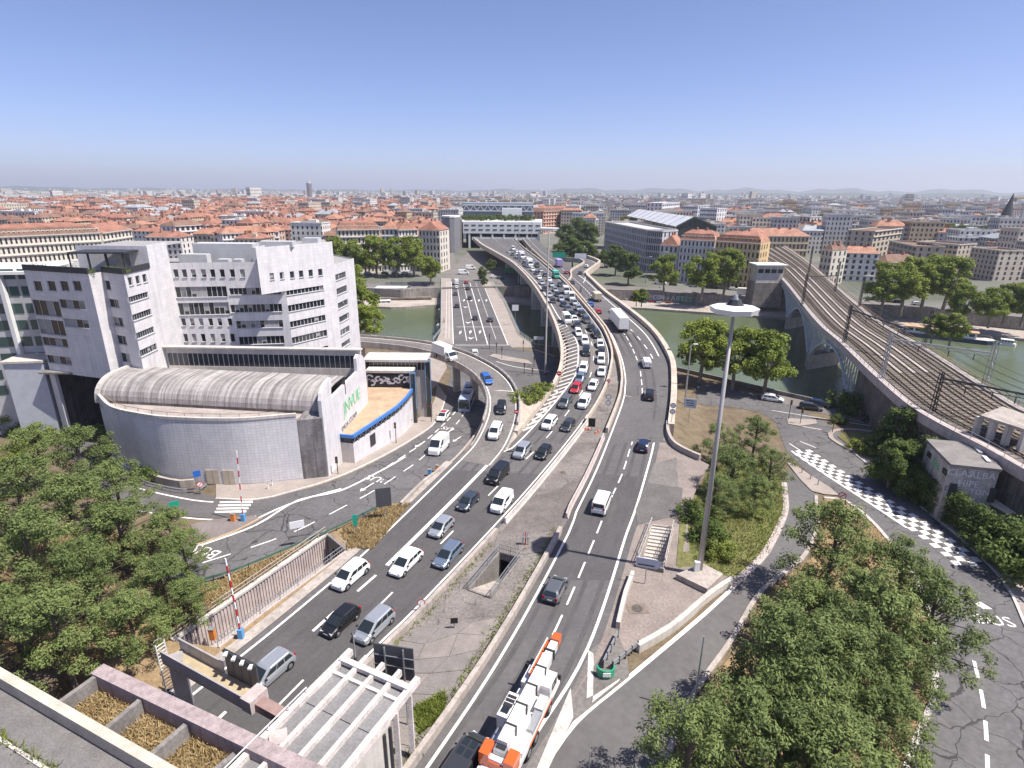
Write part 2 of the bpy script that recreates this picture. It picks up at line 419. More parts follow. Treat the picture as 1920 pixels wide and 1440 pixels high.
# ---------------------------------------------------------------- left: the bus road along the curved building, side street, crossroads
rd = structure(rstrip('quay_road', [PG(*p) for p in ((-60, 1120), (150, 1078), (330, 1030), (420, 985), (480, 962), (542, 928), (635, 899), (720, 858), (780, 823), (812, 799), (828, 772), (836, 745), (842, 715), (846, 690), (848, 668))],
    [PG(*p) for p in ((-60, 1215), (150, 1165), (330, 1105), (420, 1082), (480, 1062), (555, 1030), (645, 990), (715, 957), (775, 928), (835, 885), (868, 855), (896, 815), (908, 780), (914, 750), (916, 720))], ASPH_OLD, .05))
st = structure(rstrip('side_street', [PG(*p) for p in ((145, 735), (205, 835), (255, 893), (330, 914), (390, 928), (480, 938), (560, 919))],
    [PG(*p) for p in ((70, 770), (150, 880), (230, 950), (300, 962), (400, 972), (480, 964), (560, 925))], ASPH, .045))
cx = structure(fillg('crossroads', ((840, 690), (836, 660), (850, 650), (960, 652), (1002, 660), (1040, 672), (1052, 720), (1000, 745), (915, 722)), ASPH, .055))
isl = structure(fillg('traffic_island', ((358, 985), (400, 975), (478, 968), (486, 974), (440, 998), (372, 1022), (362, 1005)), mat('island_pavement', (.2, .17, .16), .9, .2, .4, fine=.15), .14))
pv = structure(rstrip('left_pavement', [PG(*p) for p in ((405, 905), (480, 905), (575, 897), (640, 870), (700, 842), (760, 803), (800, 772), (815, 750), (820, 720))],
    [PG(*p) for p in ((405, 936), (480, 938), (542, 924), (635, 895), (720, 855), (780, 820), (812, 797), (828, 770), (836, 743))], PAVE, .16))
kerb(pxg(((405, 936), (480, 938), (542, 924), (635, 895), (720, 855), (780, 820), (812, 797), (828, 770), (836, 743)), .03), .3, .16, 'kerb')
kerb(pxg(((358, 1022), (372, 1022), (440, 998), (490, 972)), .03), .25, .16, 'kerb', mat('ochre_kerb', (.42, .31, .2), .9, .2, 1))
structure(fillg('underpass_pavement', ((640, 690), (700, 660), (830, 668), (838, 690), (820, 722), (800, 740), (700, 740)), PAVE, .12))
# markings
l1 = pxg(((380, 1022), (480, 985), (560, 938), (640, 920), (720, 880), (760, 857)), .05)
paint(rd, l1, .35); paint(rd, pxg(((430, 1000), (520, 955), (575, 935), (640, 917)), .05), .35)
dashes(rd, pxg(((723, 878), (773, 845), (800, 825), (835, 793), (860, 765)), .05), .22, 2.4, 1.4)
dashes(rd, pxg(((380, 1056), (480, 1024), (560, 994), (650, 948), (702, 920), (760, 882), (790, 860), (830, 822), (860, 790), (880, 760)), .05), .2, 2.9, 2.2)
dashes(rd, pxg(((0, 1150), (130, 1113), (300, 1075)), .05), .2, 2.9, 3.2)
for (x, y, sz) in ((708, 899, 2.3), (846, 805, 2.3), (386, 1034, 2.3)):
    p = PG(x, y); q = PG(x+26, y-16); d = (q-p).normalized()
    o = link('bus_lettering', textmesh('BUS', sz, PAINT), rd); put(o, (p.x, p.y, p.z+.075), Vector((-d.y, d.x, 0)) if False else Vector((d.y*-1, d.x, 0)).normalized()*1.0, -d)
for (x, y) in ((693, 911), (860, 822), (790, 832)):
    p = PG(x, y); q = PG(x+26, y-16); d = (q-p).normalized(); n_ = Vector((d.y, -d.x, 0)); mb = MB()
    mb.face([p-d*1.3+n_*.1+Vector((0, 0, .07)), p+d*1.0+n_*.1+Vector((0, 0, .07)), p+d*1.0-n_*.1+Vector((0, 0, .07)), p-d*1.3-n_*.1+Vector((0, 0, .07))])
    mb.face([p-d*2.2+Vector((0, 0, .07)), p-d*1.3+n_*.45+Vector((0, 0, .07)), p-d*1.3-n_*.45+Vector((0, 0, .07))]); mb.build('lane_arrow', PAINT, rd)
for k in range(4):
    a = PG(412-3*k, 941+6*k); b = PG(474-4*k, 941+6*k-1.5); mb = MB(); mb.strip([a+Vector((0, 0, .065)), b+Vector((0, 0, .065))], [PG(412-3*k, 944+6*k)+Vector((0, 0, .065)), PG(474-4*k, 943.4+6*k)+Vector((0, 0, .065))][::1]); mb.build('crossing_bar', PAINT, st)
paint(st, pxg(((255, 915), (300, 926), (360, 938), (400, 942)), .045), .25); paint(st, pxg(((258, 958), (320, 968), (400, 975), (480, 968)), .05), .25)

# ---------------------------------------------------------------- the road bridge over the river
bl = [P(x, y, -4) for x, y in ((815, 645), (826.7, 620.6), (827.5, 523))]; br_ = [P(x, y, -4) for x, y in ((1003, 645), (974, 627), (923, 531))]
bridge = thing('road_bridge', 'wide flat road bridge with lane lines crossing the river left of the viaduct', 'bridge', (P(880, 640, -4)))
poly = [P(x, y, -4) for x, y in ((812, 652), (826.7, 620.6), (827.5, 521), (923, 529), (946.6, 565.6), (974, 627), (997, 643), (1003, 652))]
mb = MB(); mb.prism([(p.x, p.y) for p in poly], -5.4, -3.9); mb.build('deck', PAVE, bridge)
rl = [P(x, y, -3.875) for x, y in ((850, 650), (850, 637), (846, 523))]; rr_ = [P(x, y, -3.875) for x, y in ((966, 656), (952.7, 645), (905, 527))]
mb = MB(); mb.strip(resamp(rl, 30), resamp(rr_, 30)); brd = mb.build('carriageway', ASPH, bridge)
for pl, cap in (((826.7, 620.6, 827.5, 523), 0), ):
    pass
def fence(parent, pts, h, step=2.5, m=STEEL, rails=3, post=.07, name_rail='handrail', bars=0.0):
    mb = MB()
    for k in range(rails): mb.sweep([p+Vector((0, 0, h*(k+1)/rails)) for p in pts], [(-.03, -.03), (.03, -.03), (.03, .03), (-.03, .03)])
    mb.build(name_rail, m, parent)
    L = plen(pts); n_ = max(1, int(L/step)); mbs = MB()
    for k, p in enumerate(resamp(pts, n_+1)): mbs.bar(p, p+Vector((0, 0, h)), post, post)
    mbs.build('railing_posts', m, parent)['kind'] = 'stuff'
    if bars:
        mbs = MB()
        for p in resamp(pts, max(2, int(L/bars))): mbs.bar(p+Vector((0, 0, .1)), p+Vector((0, 0, h)), .03, .03)
        mbs.build('baluster_bars', m, parent)['kind'] = 'stuff'
GRN_RAIL = mat('pale_green_railing', (.42, .5, .47), .5, .1, 1)
fence(bridge, [P(x, y, -3.9) for x, y in ((812, 640), (826.7, 620.6), (827.5, 523))], 1.1, 3, GRN_RAIL)
fence(bridge, [P(x, y, -3.9) for x, y in ((1003, 648), (997, 643), (974, 627), (946.6, 565.6), (923, 531))], 1.1, 3, GRN_RAIL)
for a, b, w_ in (((850, 645), (846, 528), .25), ((952.7, 647), (905, 530), .25), ((875, 639), (858, 541), .2), ((894, 639), (869, 532), .2), ((914.5, 646), (881, 530), .3), ((930, 636), (892, 530), .12), ((836, 634), (838, 528), .12), ((842, 634), (842, 528), .12)):
    paint(bridge, [P(*a, -3.865), P(*b, -3.865)], w_, 'lane_line')
for a, b in (((850, 647), (955, 647)), ((856, 613), (938, 613))): paint(bridge, [P(*a, -3.862), P(*b, -3.862)], .3, 'stop_line')
for (x, y) in ((863, 623), (882, 622), (900, 622), (870, 563), (884, 563), (898, 563), (912, 563)):
    p = P(x, y, -3.86); mb = MB(); mb.face([p+Vector((-.45, 0, 0)), p+Vector((0, -3, 0)), p+Vector((.45, 0, 0)), p+Vector((0, 2.4, 0))]); mb.build('lane_arrow', PAINT, bridge)
for k in range(3):
    p = P(873+5*k, 575+29*k, -3.86); mb = MB(); mb.face([p+Vector((-1.2, .8, 0)), p+Vector((0, -2.2, 0)), p+Vector((1.2, .8, 0)), p+Vector((0, -.6, 0))]); mb.build('lane_arrow', PAINT, bridge)
for y_ in (200, 228, 256):
    mb = MB(); xa = lerp(-24, -36, (y_-170)/120); xb = lerp(4, -9, (y_-170)/120); mb.prism([(xa, y_-1.5), (xb, y_-1.5), (xb, y_+1.5), (xa, y_+1.5)], -12, -5.4); mb.build('pier', CONC_L, bridge)
# bars of the pedestrian crossings at the near end of the bridge
for k in range(7):
    a = PG(905+15.5*k, 662+(1.2*k if k > 1 else 0)); mb = MB(); z_ = Vector((0, 0, .02))
    mb.face([a+z_, a+Vector((.55, 0, 0))+z_, a+Vector((1.6, 4.6, 0))+z_, a+Vector((1.05, 4.6, 0))+z_]); mb.build('crossing_bar', PAINT, cx)
structure(fillg('crossing_island', ((917, 668), (926, 664), (990, 676), (1000, 684), (940, 676)), PAVE, .16))
paint(cx, pxg(((930, 678), (965, 688), (1030, 697)), .06), .25); paint(cx, pxg(((1000, 655), (1040, 668)), .06), .25)

# ---------------------------------------------------------------- right: exit road, quay road with chequered strip
ex = structure(rstrip('exit_road', [PG(*p) for p in ((985, 1475), (1075, 1350), (1170, 1272), (1300, 1165), (1375, 1100), (1440, 1030), (1472, 960), (1474, 905), (1476, 880))],
    [PG(*p) for p in ((1230, 1475), (1260, 1390), (1300, 1300), (1370, 1200), (1425, 1110), (1500, 1050), (1530, 990), (1528, 930), (1512, 900))], mat('exit_asphalt', (.125, .118, .115), .9, .15, .12, fine=.1, bump=.1), .05))
rq = structure(rstrip('right_quay_road', [PG(*p) for p in ((1310, 757), (1400, 768), (1452, 790), (1478, 850), (1560, 922), (1640, 980), (1720, 1080), (1750, 1180), (1752, 1300), (1715, 1400), (1690, 1480))],
    [PG(*p) for p in ((1300, 715), (1440, 745), (1560, 800), (1600, 850), (1700, 930), (1800, 1010), (1880, 1090), (1925, 1180), (1960, 1300), (1975, 1400), (1980, 1480))], ASPH_OLD, .05))
bq = structure(rstrip('riverside_road', [PG(*p) for p in ((1440, 748), (1500, 766), (1560, 780), (1640, 800), (1700, 815))], [PG(*p) for p in ((1440, 738), (1520, 752), (1600, 768), (1660, 778), (1720, 790))], ASPH_PALE, .06))
structure(fillg('planted_island', ((1570, 820), (1585, 810), (1640, 812), (1690, 850), (1660, 870), (1600, 842)), GRASS_GRN, .17))
kerb(pxg(((1690, 872), (1640, 862), (1590, 842), (1558, 822), (1562, 810), (1590, 806), (1650, 812)), .05), .8, .18, 'kerb', PAVE)
structure(fillg('island_pavement', ((1475, 785), (1530, 788), (1532, 795), (1500, 800), (1478, 796)), PAVE, .15))
structure(fillg('triangle_pavement', ((1475, 868), (1488, 872), (1560, 918), (1572, 930), (1545, 928), (1522, 922), (1500, 900)), PAVE, .16))
structure(rstrip('right_pavement', [PG(*p) for p in ((1600, 850), (1700, 930), (1800, 1010), (1880, 1090), (1925, 1180))], [PG(*p) for p in ((1640, 848), (1730, 925), (1835, 1010), (1930, 1100), (1990, 1180))], PAVE, .18))
kerb(pxg(((1600, 850), (1700, 930), (1800, 1010), (1880, 1090), (1925, 1180)), .05), .3, .15)
structure(fillg('mound_lawn', ((1385, 1085), (1440, 1040), (1475, 960), (1470, 905), (1440, 870), (1390, 850), (1330, 890), (1275, 980), (1268, 1060), (1290, 1085)), GRASS_GRN, .12))
structure(fillg('tree_lawn', ((1545, 935), (1580, 938), (1640, 985), (1715, 1085), (1742, 1180), (1744, 1300), (1705, 1400), (1685, 1470), (1240, 1470), (1310, 1310), (1385, 1210), (1435, 1120), (1520, 1050), (1545, 990)), GRASS_DRY, .12))
kerb(pxg(((1545, 935), (1580, 938), (1640, 985), (1715, 1085), (1748, 1180), (1750, 1300), (1712, 1400), (1690, 1475)), .05), .5, .2, 'kerb', CONC_L)
kerb(pxg(((1232, 1475), (1262, 1390), (1302, 1300), (1372, 1200), (1427, 1110), (1502, 1050), (1532, 990), (1530, 930)), .05), .45, .16, 'kerb', CONC)
kerb(pxg(((1372, 1100), (1440, 1030), (1472, 960), (1470, 905)), .05), .8, .16, 'kerb', CONC_P)
# markings of the right-hand roads
paint(ex, pxg(((1000, 1470), (1078, 1357), (1172, 1277), (1300, 1170), (1345, 1130), (1385, 1092)), .05), .4)
ln = pxg(((1484, 846), (1560, 898), (1640, 950), (1700, 990)), .05); paint(rq, ln, .4)
ck = pxg(((1500, 845), (1560, 885), (1640, 935), (1720, 985), (1790, 1035), (1830, 1070)), .05, .6); L_ = plen(ck)
cell = MB(); s = 0; k = 0
while s < L_-1.2:
    q = sub(ck, s, s+1.0)
    for j in range(4):
        if (j+k) % 2 == 0: cell.strip(offs(q, -2.0+j*1.0, .013), offs(q, -1.0+j*1.0, .013))
    s += 1.0; k += 1
cell.build('chequered_strip', PAINT, rq)['kind'] = 'stuff'
dashes(rq, pxg(((1826, 1240), (1838, 1290), (1846, 1340), (1850, 1400), (1852, 1460)), .05), .3, 2.4, 1.6)
p = PG(1864, 1165); put(link('bus_lettering', textmesh('BUS', 2.3, PAINT), rq), (p.x, p.y, p.z+.075), (.98, -.17, 0), (.17, .98, 0))
p = PG(1852, 1143); mb = MB(); mb.face([p+Vector((-.5, 0, .08)), p+Vector((.5, 0, .08)), p+Vector((.1, 1.2, .08)), p+Vector((-.9, .9, .08))]); mb.build('lane_arrow', PAINT, rq)
for k in range(4):
    a = PG(1506+13*k, 797+3.2*k); b = PG(1518+13*k, 806+3.2*k); mb = MB(); n_ = Vector((.4, .15, 0)); z_ = Vector((0, 0, .02)); mb.face([a-n_+z_, b-n_+z_, b+n_+z_, a+n_+z_]); mb.build('crossing_bar', PAINT, rq)
for a, b in (((1480, 832), (1500, 845)), ((1500, 828), (1530, 840)), ((1540, 806), (1505, 800)), ((1447, 770), (1640, 800))): paint(rq, pxg((a, b), .05), .2)
# ================================================================== THE MOTORWAY
V3 = Vector
def ptsm(lst): return cat([V3((x, y, ZM(x, y))) for x, y in lst], 2.0)
LEFT_LINE = ptsm(((-40, 8), (-30, 29.5), (-24.6, 40.3), (-23, 43.4), (-19.3, 51.2), (-17.1, 56.2), (-13.4, 65.9), (-6.8, 83.9)))
LC_RIGHT = ptsm(((-30, 8), (-18.2, 31), (-11.8, 43.2), (-9.1, 48.1), (.1, 67), (6.8, 82), (13.4, 97.5), (18, 109.8), (20.7, 119.5), (22.9, 130.7), (23.5, 143.6), (23.2, 158), (21.5, 200), (20.2, 228), (17.5, 262), (12, 320), (6, 375), (0, 450)))
LC_LEFT = ptsm(((-2.2, 83), (.1, 85.4), (5.4, 97.4), (11, 110.9), (14, 119.4), (16, 133.4), (16.2, 141.3), (15.2, 152), (13.6, 165), (12.6, 185), (10.6, 220), (6.5, 260), (1, 300), (-8, 345), (-20, 400), (-28, 450)))
LC_PAR = ptsm(((1, 90), (6, 103.5), (9.6, 114.4), (11.6, 124.8), (12.4, 137.1), (12.2, 151.6), (11.8, 165), (11.2, 180), (8.6, 219), (4.6, 259), (-1, 299), (-10.5, 345), (-22, 400), (-30, 450)))
RC_LEFT = ptsm(((-18, 8), (-6, 30.5), (.2, 43.4), (7.1, 60.8), (8.6, 65.8), (11.8, 74.6), (15.5, 85.7), (21.7, 104.8), (23.6, 112.5), (24.6, 118.1), (25.6, 129), (26, 146), (25.6, 158), (24.2, 200), (22.9, 228), (20.5, 262), (16, 320), (12, 375), (8, 450)))
RC_CTR = ptsm(((-13, 10), (-2.6, 30.5), (3.7, 42.9), (10.6, 60.8), (12.4, 65.9), (14.3, 70.8), (16.7, 76.9), (19.1, 84.3), (21.9, 92.7), (24.3, 100.7), (26.1, 107.3), (27.8, 116.7), (28.9, 125.2), (29.4, 137.5), (29.2, 151), (28, 200), (26.9, 228), (24.5, 262), (20, 320), (16, 375), (12, 450)))
RC_RIGHT = ptsm(((-9, 13), (.4, 30.5), (7.2, 42.2), (14.3, 60.9), (16.3, 65.9), (19.8, 75.6), (23.5, 86.4), (26.5, 96.6), (29.2, 106.1), (32.4, 117), (34.4, 127.6), (35, 139.6), (34.6, 152), (33, 180), (31.6, 205), (30.6, 232), (28.5, 262), (24, 320), (20, 375), (16, 450)))
RC_PAR = ptsm(((27.6, 93.5), (31.4, 106.2), (34.2, 116.9), (36, 125.3), (36.7, 134), (36.9, 144), (36.4, 157), (35, 180), (33, 207), (32.2, 236), (31.9, 252), (33.8, 264.5), (43, 295), (44.4, 307), (41.5, 327)))
def zlift(pts, dz): return [p+V3((0, 0, dz)) for p in pts]
def upto(pts, y1): return [p for p in pts if p.y <= y1]
def frm(pts, y0_, y1=1e9): return [p for p in pts if y0_ <= p.y <= y1]
n_ = 260
mb = MB(); a = resamp(offs(upto(LEFT_LINE, 84), -1.0), 60); b = resamp(offs(upto(LC_RIGHT, 84), .8), 60); mb.strip(a, b, cross=3)
a = resamp(offs(frm(LC_LEFT, 83), -2.4), n_); b = resamp(offs(frm(LC_RIGHT, 83), .8), n_); mb.strip(a, b, cross=3)
lc = structure(mb.build('motorway_towards_camera', ASPH))
mb = MB(); mb.strip(resamp(offs(RC_LEFT, -.8), n_), resamp(offs(RC_RIGHT, 1.9), n_), cross=4)
rc = structure(mb.build('motorway_away_from_camera', ASPH))
# newer asphalt fields laid across the carriageways
def field(road, A, B, y0_, y1, m, skew=0.0):
    mb = MB(); a = resamp(frm(A, y0_, y1), 20); b = resamp(frm(B, y0_+skew, y1+skew), 20); mb.strip(zlift(a, .006), zlift(b, .006)); mb.build('asphalt_field', m, road)
field(lc, offs(LEFT_LINE, .1), offs(LC_RIGHT, .4), 18, 79, ASPH_DARK, -2); field(lc, LC_LEFT, LC_RIGHT, 118, 165, ASPH_PALE)
field(rc, offs(RC_LEFT, -.7), RC_RIGHT, 51, 77, ASPH_DARK); field(rc, RC_LEFT, RC_RIGHT, 43, 50, mat('mid_asphalt', (.105, .098, .098), .9, .15, .3, fine=.1))
# wheel tracks worn into the lanes, then the painted lines
WEAR = mat('worn_wheel_track', (.085, .08, .08), .8, .2, .35, fine=.12)
for c_ in (-1.75, 1.75):
    for e_ in (-.85, .85): mb = MB(); q = offs(RC_CTR, c_+e_, .009); mb.strip(offs(q, -.24), offs(q, .24)); mb.build('wheel_track', WEAR, rc)
for u_ in (.17, .5, .83):
    for e_ in (-.85, .85): mb = MB(); q = offs([a.lerp(b, u_) for a, b in zip(resamp(frm(LEFT_LINE, 10, 83), 60), resamp(frm(LC_RIGHT, 10, 83), 60))], e_, .009); mb.strip(offs(q, -.24), offs(q, .24)); mb.build('wheel_track', WEAR, lc)
for u_ in (.25, .75):
    for e_ in (-.85, .85): mb = MB(); q = offs([a.lerp(b, u_) for a, b in zip(resamp(frm(LC_LEFT, 86), 200), resamp(frm(LC_RIGHT, 86), 200))], e_, .009); mb.strip(offs(q, -.24), offs(q, .24)); mb.build('wheel_track', WEAR, lc)
paint(lc, upto(LEFT_LINE, 84), .25); paint(lc, LC_RIGHT, .22); paint(lc, LC_LEFT, .28)
th = ptsm(((-13.9, 54.2), (-7.6, 69.4), (-2.2, 83))); paint(lc, th, .5, dz=.016)
dashes(lc, ptsm(((-30, 19), (-19.7, 42.2), (-13.9, 54.2))), .3, 3, 3.4, start=14.6, dz=.016); dashes(lc, ptsm(((-26, 19), (-18.6, 36.4), (-13, 48.3), (-7.4, 60.6), (-1, 74.5), (6.3, 89.5))), .2, 3, 9.6, start=18.0, dz=.016)
dashes(lc, [p.lerp(q, .5) for p, q in zip(resamp(frm(LC_LEFT, 88), 200), resamp(frm(LC_RIGHT, 88), 200))], .18, 3, 7)
for p0, p1 in (((960, 905), (1000, 862)), ): pass
h0 = resamp(frm(LC_PAR, 90, 160), 60); h1 = resamp(frm(LC_LEFT, 88, 158), 60)
for k in range(2, 58, 2):
    a = h0[k].lerp(h1[k], .12); b = h1[min(k+3, 59)].lerp(h0[min(k+3, 59)], .06)
    if (a-b).length > .5: mb = MB(); t = V3((.0, .42, 0)); z_ = V3((0, 0, .02)); mb.face([a-t+z_, b-t+z_, b+t+z_, a+t+z_]); mb.build('hatch_bar', PAINT_OLD, lc)
paint(rc, RC_LEFT, .25); paint(rc, upto(RC_RIGHT, 255), .28); dashes(rc, RC_CTR, .2, 3, 1.6, start=1.0)
dashes(rc, ptsm(((32.6, 122), (33, 132), (32.6, 142), (31.8, 152), (30.6, 175))), .25, 3, 3.5)
for yy in (107, 147, 196):
    a = min(RC_LEFT, key=lambda p: abs(p.y-yy)); b = min(RC_PAR, key=lambda p: abs(p.y-yy+2)); paint(rc, [a, b], .35, 'deck_joint', CONC_L)
# broken yellowish merge marks left of the hatching
dashes(lc, offs(ptsm(((2.6, 92.5), (6.8, 102), (9.5, 110))), -.2), .55, 1.4, 1.6, m=PAINT_OLD)
# gore chevrons at the exit
for pl in (((1103, 1219), (1113, 1226), (1112, 1304), (1100, 1310)), ((1112, 1306), (1163, 1272), (1160, 1278), (1110, 1318)), ((1070, 1290), (1075, 1345), (1010, 1480), (990, 1480))):
    flat('gore_marking', [P(x, y, 0) for x, y in pl], [], .03, PAINT_OLD, rc)
gr = structure(flat('gore_pavement', [P(x, y, 0) for x, y in ((960, 1480), (1030, 1370), (1075, 1290), (1110, 1215), (1150, 1190), (1172, 1200), (1180, 1268), (1075, 1352), (1000, 1475))], [], .004, ASPH_PALE))

# ---------------------------------------------------------------- verges and the paved median with the subway stair
STAIR = [P(x, y, 0) for x, y in ((878, 1106), (936, 1036), (975, 1047), (920, 1122))]
ml = offs(frm(LC_RIGHT, 9, 118), .8); mr = offs(frm(RC_LEFT, 9, 118), -.8)
outer = [p for p in ml[::2]] + [p for p in mr[::2]][::-1]
med = structure(flat('median_island', outer, [STAIR], lambda x, y: ZM(x, y)+.03, add_cracks(mat('patched_median_asphalt', (.185, .163, .148), .92, .3, .25, fine=.25, bump=.2), .3, .01, .55)))
mb = MB(); hb = resamp(ml, 60); hc = resamp(mr, 60)
mb.strip(resamp(offs(frm(LC_RIGHT, 60, 88), 1.4), 20), resamp(offs(frm(RC_LEFT, 60, 88), -1.3), 20)); mb.v = [(x, y, z+.036) for x, y, z in mb.v]; mb.build('tarred_field', mat('median_tar', (.15, .13, .12), .95, .3, .35, fine=.25), med)
# cracked slabs at the near end of the median
slab_m = [mat('median_slab_a', (.235, .205, .185), .95, .18, .7, fine=.2, bump=.3), mat('median_slab_b', (.20, .178, .165), .95, .18, .7, fine=.2, bump=.3)]
ga = resamp(offs(frm(LC_RIGHT, 30, 48), 1.6), 8); gb = resamp(offs(frm(RC_LEFT, 28, 46), -2.0), 8); rs = random.Random(3); pg = []
for i in range(8):
    row = []
    for j in range(4):
        q = ga[i].lerp(gb[i], (j/3)**1.0); row.append(q+V3((rs.uniform(-.45, .45) if 0 < j < 3 else 0, rs.uniform(-.6, .6), 0)))
    pg.append(row)
for i in range(7):
    for j in range(3):
        q = [pg[i][j], pg[i][j+1], pg[i+1][j+1], pg[i+1][j]]; c = sum(q, V3())/4; q = [c+(p-c)*.975 for p in q]; h = .07+rs.uniform(0, .03); mb = MB(); mb.prism([(p.x, p.y) for p in q], .0, h, bottom=False); mb.build('slab', slab_m[rs.random() < .4], med)
# left verge with dry grass, and the sunken footpath behind the ribbed wall
TR = [P(x, y, 0) for x, y in ((322, 1202), (612, 1002), (650, 1034), (480, 1160), (410, 1215))]
lv = [p for p in offs(upto(LEFT_LINE, 82), -1.0)[::2]]
vpoly = frm(lv, 39, 70) + [P(730, 945, 0), P(715, 955, 0), P(640, 978, 0), P(550, 1016, 0), P(475, 1050, 0), P(415, 1088, 0), P(330, 1120, 0), P(230, 1170, 0), P(180, 1250, 0), P(300, 1300, 0)]
structure(flat('left_verge', vpoly, [TR], .03, GRASS_DRY))
mb = MB(); a = offs(frm(LEFT_LINE, 36, 80), -.8, .06); b = offs(frm(LEFT_LINE, 36, 80), -2.0, .1); mb.strip(b, a); structure(mb.build('left_kerb_strip', CONC))
tr = thing('retaining_wall', 'ribbed concrete retaining wall beside the sunken footpath left of the motorway', 'wall', TR[0]-V3((0, 0, 3.4)))
FLOORZ = -3.3
flat('footpath', TR, [], FLOORZ, mat('footpath_concrete', (.36, .33, .32), .9, .12, .5, fine=.1), tr)
dv = (TR[1]-TR[0]); Lw = dv.length; dn = dv.normalized(); nn = V3((dn.y, -dn.x, 0)); mb = MB(); mb.bar(TR[0]+V3((0, 0, FLOORZ/2)), TR[1]+V3((0, 0, FLOORZ/2)), .3, -FLOORZ+.1); mb.build('wall_core', CONC_P, tr)
s = .3; k = 0
rib = MB(); rib.box((0, 0, 0), (.16, .12, 3.2)); rme = rib.mesh('rib', [CONC_P]); rz_ = math.atan2(dn.y, dn.x)
while s < Lw-.2:
    o = link('rib', rme, tr); p = TR[0]+dn*s+nn*.2+V3((0, 0, FLOORZ/2+.02)); o.location = p; o.rotation_euler = (0, 0, rz_); s += .36
mb = MB(); mb.bar(TR[0]+nn*.05+V3((0, 0, .1)), TR[1]+nn*.05+V3((0, 0, .1)), .6, .25); mb.build('coping', CONC_L, tr)
mb = MB(); mb.bar(TR[1]+V3((0, 0, -1.6)), TR[2]+V3((0, 0, -1.6)), .3, 3.6); mb.build('end_wall', CONC_D, tr)
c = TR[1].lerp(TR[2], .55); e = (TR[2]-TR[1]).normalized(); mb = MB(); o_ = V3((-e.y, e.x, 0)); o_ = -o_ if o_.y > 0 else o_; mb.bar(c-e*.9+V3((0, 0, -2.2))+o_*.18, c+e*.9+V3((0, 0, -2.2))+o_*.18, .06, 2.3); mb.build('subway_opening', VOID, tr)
mb = MB()
for a, b in ((TR[2], TR[3]), (TR[3], TR[4])): mb.bar(a+V3((0, 0, FLOORZ/2)), b+V3((0, 0, FLOORZ/2)), .3, -FLOORZ+.3)
mb.build('near_side_wall', CONC_P, tr)
for nm, a, b in (('path railing', TR[2], TR[3]),):
    f = thing('footpath_railing', 'grey barred railing along the motorway side of the sunken footpath', 'railing', a); fence(f, [a+V3((0, 0, .15)), b+V3((0, 0, .15)), TR[4]+V3((0, 0, .15))], 1.0, 2.2, STEEL, 2, .06, bars=.35)
f = thing('handrail', 'pair of thin beige rails on top of the ribbed retaining wall', 'railing', TR[0]); fence(f, [TR[0]+V3((0, 0, .2)), TR[1]+V3((0, 0, .2)), TR[2]+V3((0, 0, .2))], .9, 3, mat('beige_rail', (.45, .4, .36), .6, .1, 1), 2, .06)
# stair down to the subway inside the median
ws = thing('median_stairwell', 'railed stairwell sunk into the median between the two carriageways', 'stairs', STAIR[0]-V3((0, 0, 3)))
mb = MB()
for a, b in zip(STAIR, STAIR[1:]+STAIR[:1]): mb.bar(a+V3((0, 0, -1.5)), b+V3((0, 0, -1.5)), .25, 3.3)
mb.build('well_walls', CONC_D, ws)
for k in range(12):
    t0 = k/12*.8; t1 = (k+1)/12*.8; mb = MB(); z1 = -.1-k*.25; q = [STAIR[0].lerp(STAIR[1], t0), STAIR[3].lerp(STAIR[2], t0), STAIR[3].lerp(STAIR[2], t1), STAIR[0].lerp(STAIR[1], t1)]; mb.prism([(p.x, p.y) for p in q], -3.5, z1); mb.build('step', CONC, ws)
mb = MB(); mb.prism([(p.x, p.y) for p in STAIR], -3.6, -3.3); mb.build('landing', CONC_D, ws)
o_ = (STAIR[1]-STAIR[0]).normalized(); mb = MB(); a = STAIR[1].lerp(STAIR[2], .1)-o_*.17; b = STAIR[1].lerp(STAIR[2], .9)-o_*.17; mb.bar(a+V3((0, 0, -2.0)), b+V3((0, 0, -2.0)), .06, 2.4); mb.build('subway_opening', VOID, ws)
fence(ws, [STAIR[0]+V3((0, 0, .1)), STAIR[1]+V3((0, 0, .1)), STAIR[2]+V3((0, 0, .1)), STAIR[3]+V3((0, 0, .1))], 1.05, 2, STEEL, 2, .07, bars=.22)
# right shoulder with the second stair
ST2 = [P(x, y, 0) for x, y in ((1221, 985), (1262, 990), (1243, 1072), (1192, 1060))]
rv = [p for p in offs(frm(RC_RIGHT, 36, 96), .9)[::2]]
outer = rv + [P(x, y, 0) for x, y in ((1247, 800), (1258, 832), (1300, 856), (1330, 872), (1310, 905), (1290, 960), (1290, 1010), (1296, 1060), (1310, 1078), (1392, 1082), (1300, 1152), (1200, 1212), (1172, 1222), (1160, 1195), (1120, 1240))]
rs_ = structure(flat('right_shoulder', outer, [ST2], lambda x, y: ZM(x, y)+.02, mat('shoulder_asphalt', (.24, .2, .178), .95, .22, .3, fine=.2, bump=.2)))
flat('tarred_field', [P(x, y, 0) for x, y in ((1205, 930), (1226, 870), (1268, 858), (1275, 940), (1198, 950))], [], .05, ASPH_PALE, rs_)
flat('tarred_field', [P(x, y, 0) for x, y in ((1192, 956), (1212, 905), (1280, 915), (1275, 965), (1195, 985))], [], .055, mat('shoulder_tar', (.13, .12, .115), .95, .2, .4, fine=.2), rs_)
ws = thing('shoulder_stairwell', 'concrete stairs going down beside the right shoulder near the tall mast', 'stairs', ST2[0]-V3((0, 0, 3)))
mb = MB()
for a, b in zip(ST2, ST2[1:]+ST2[:1]): mb.bar(a+V3((0, 0, -1.6)), b+V3((0, 0, -1.6)), .25, 3.5)
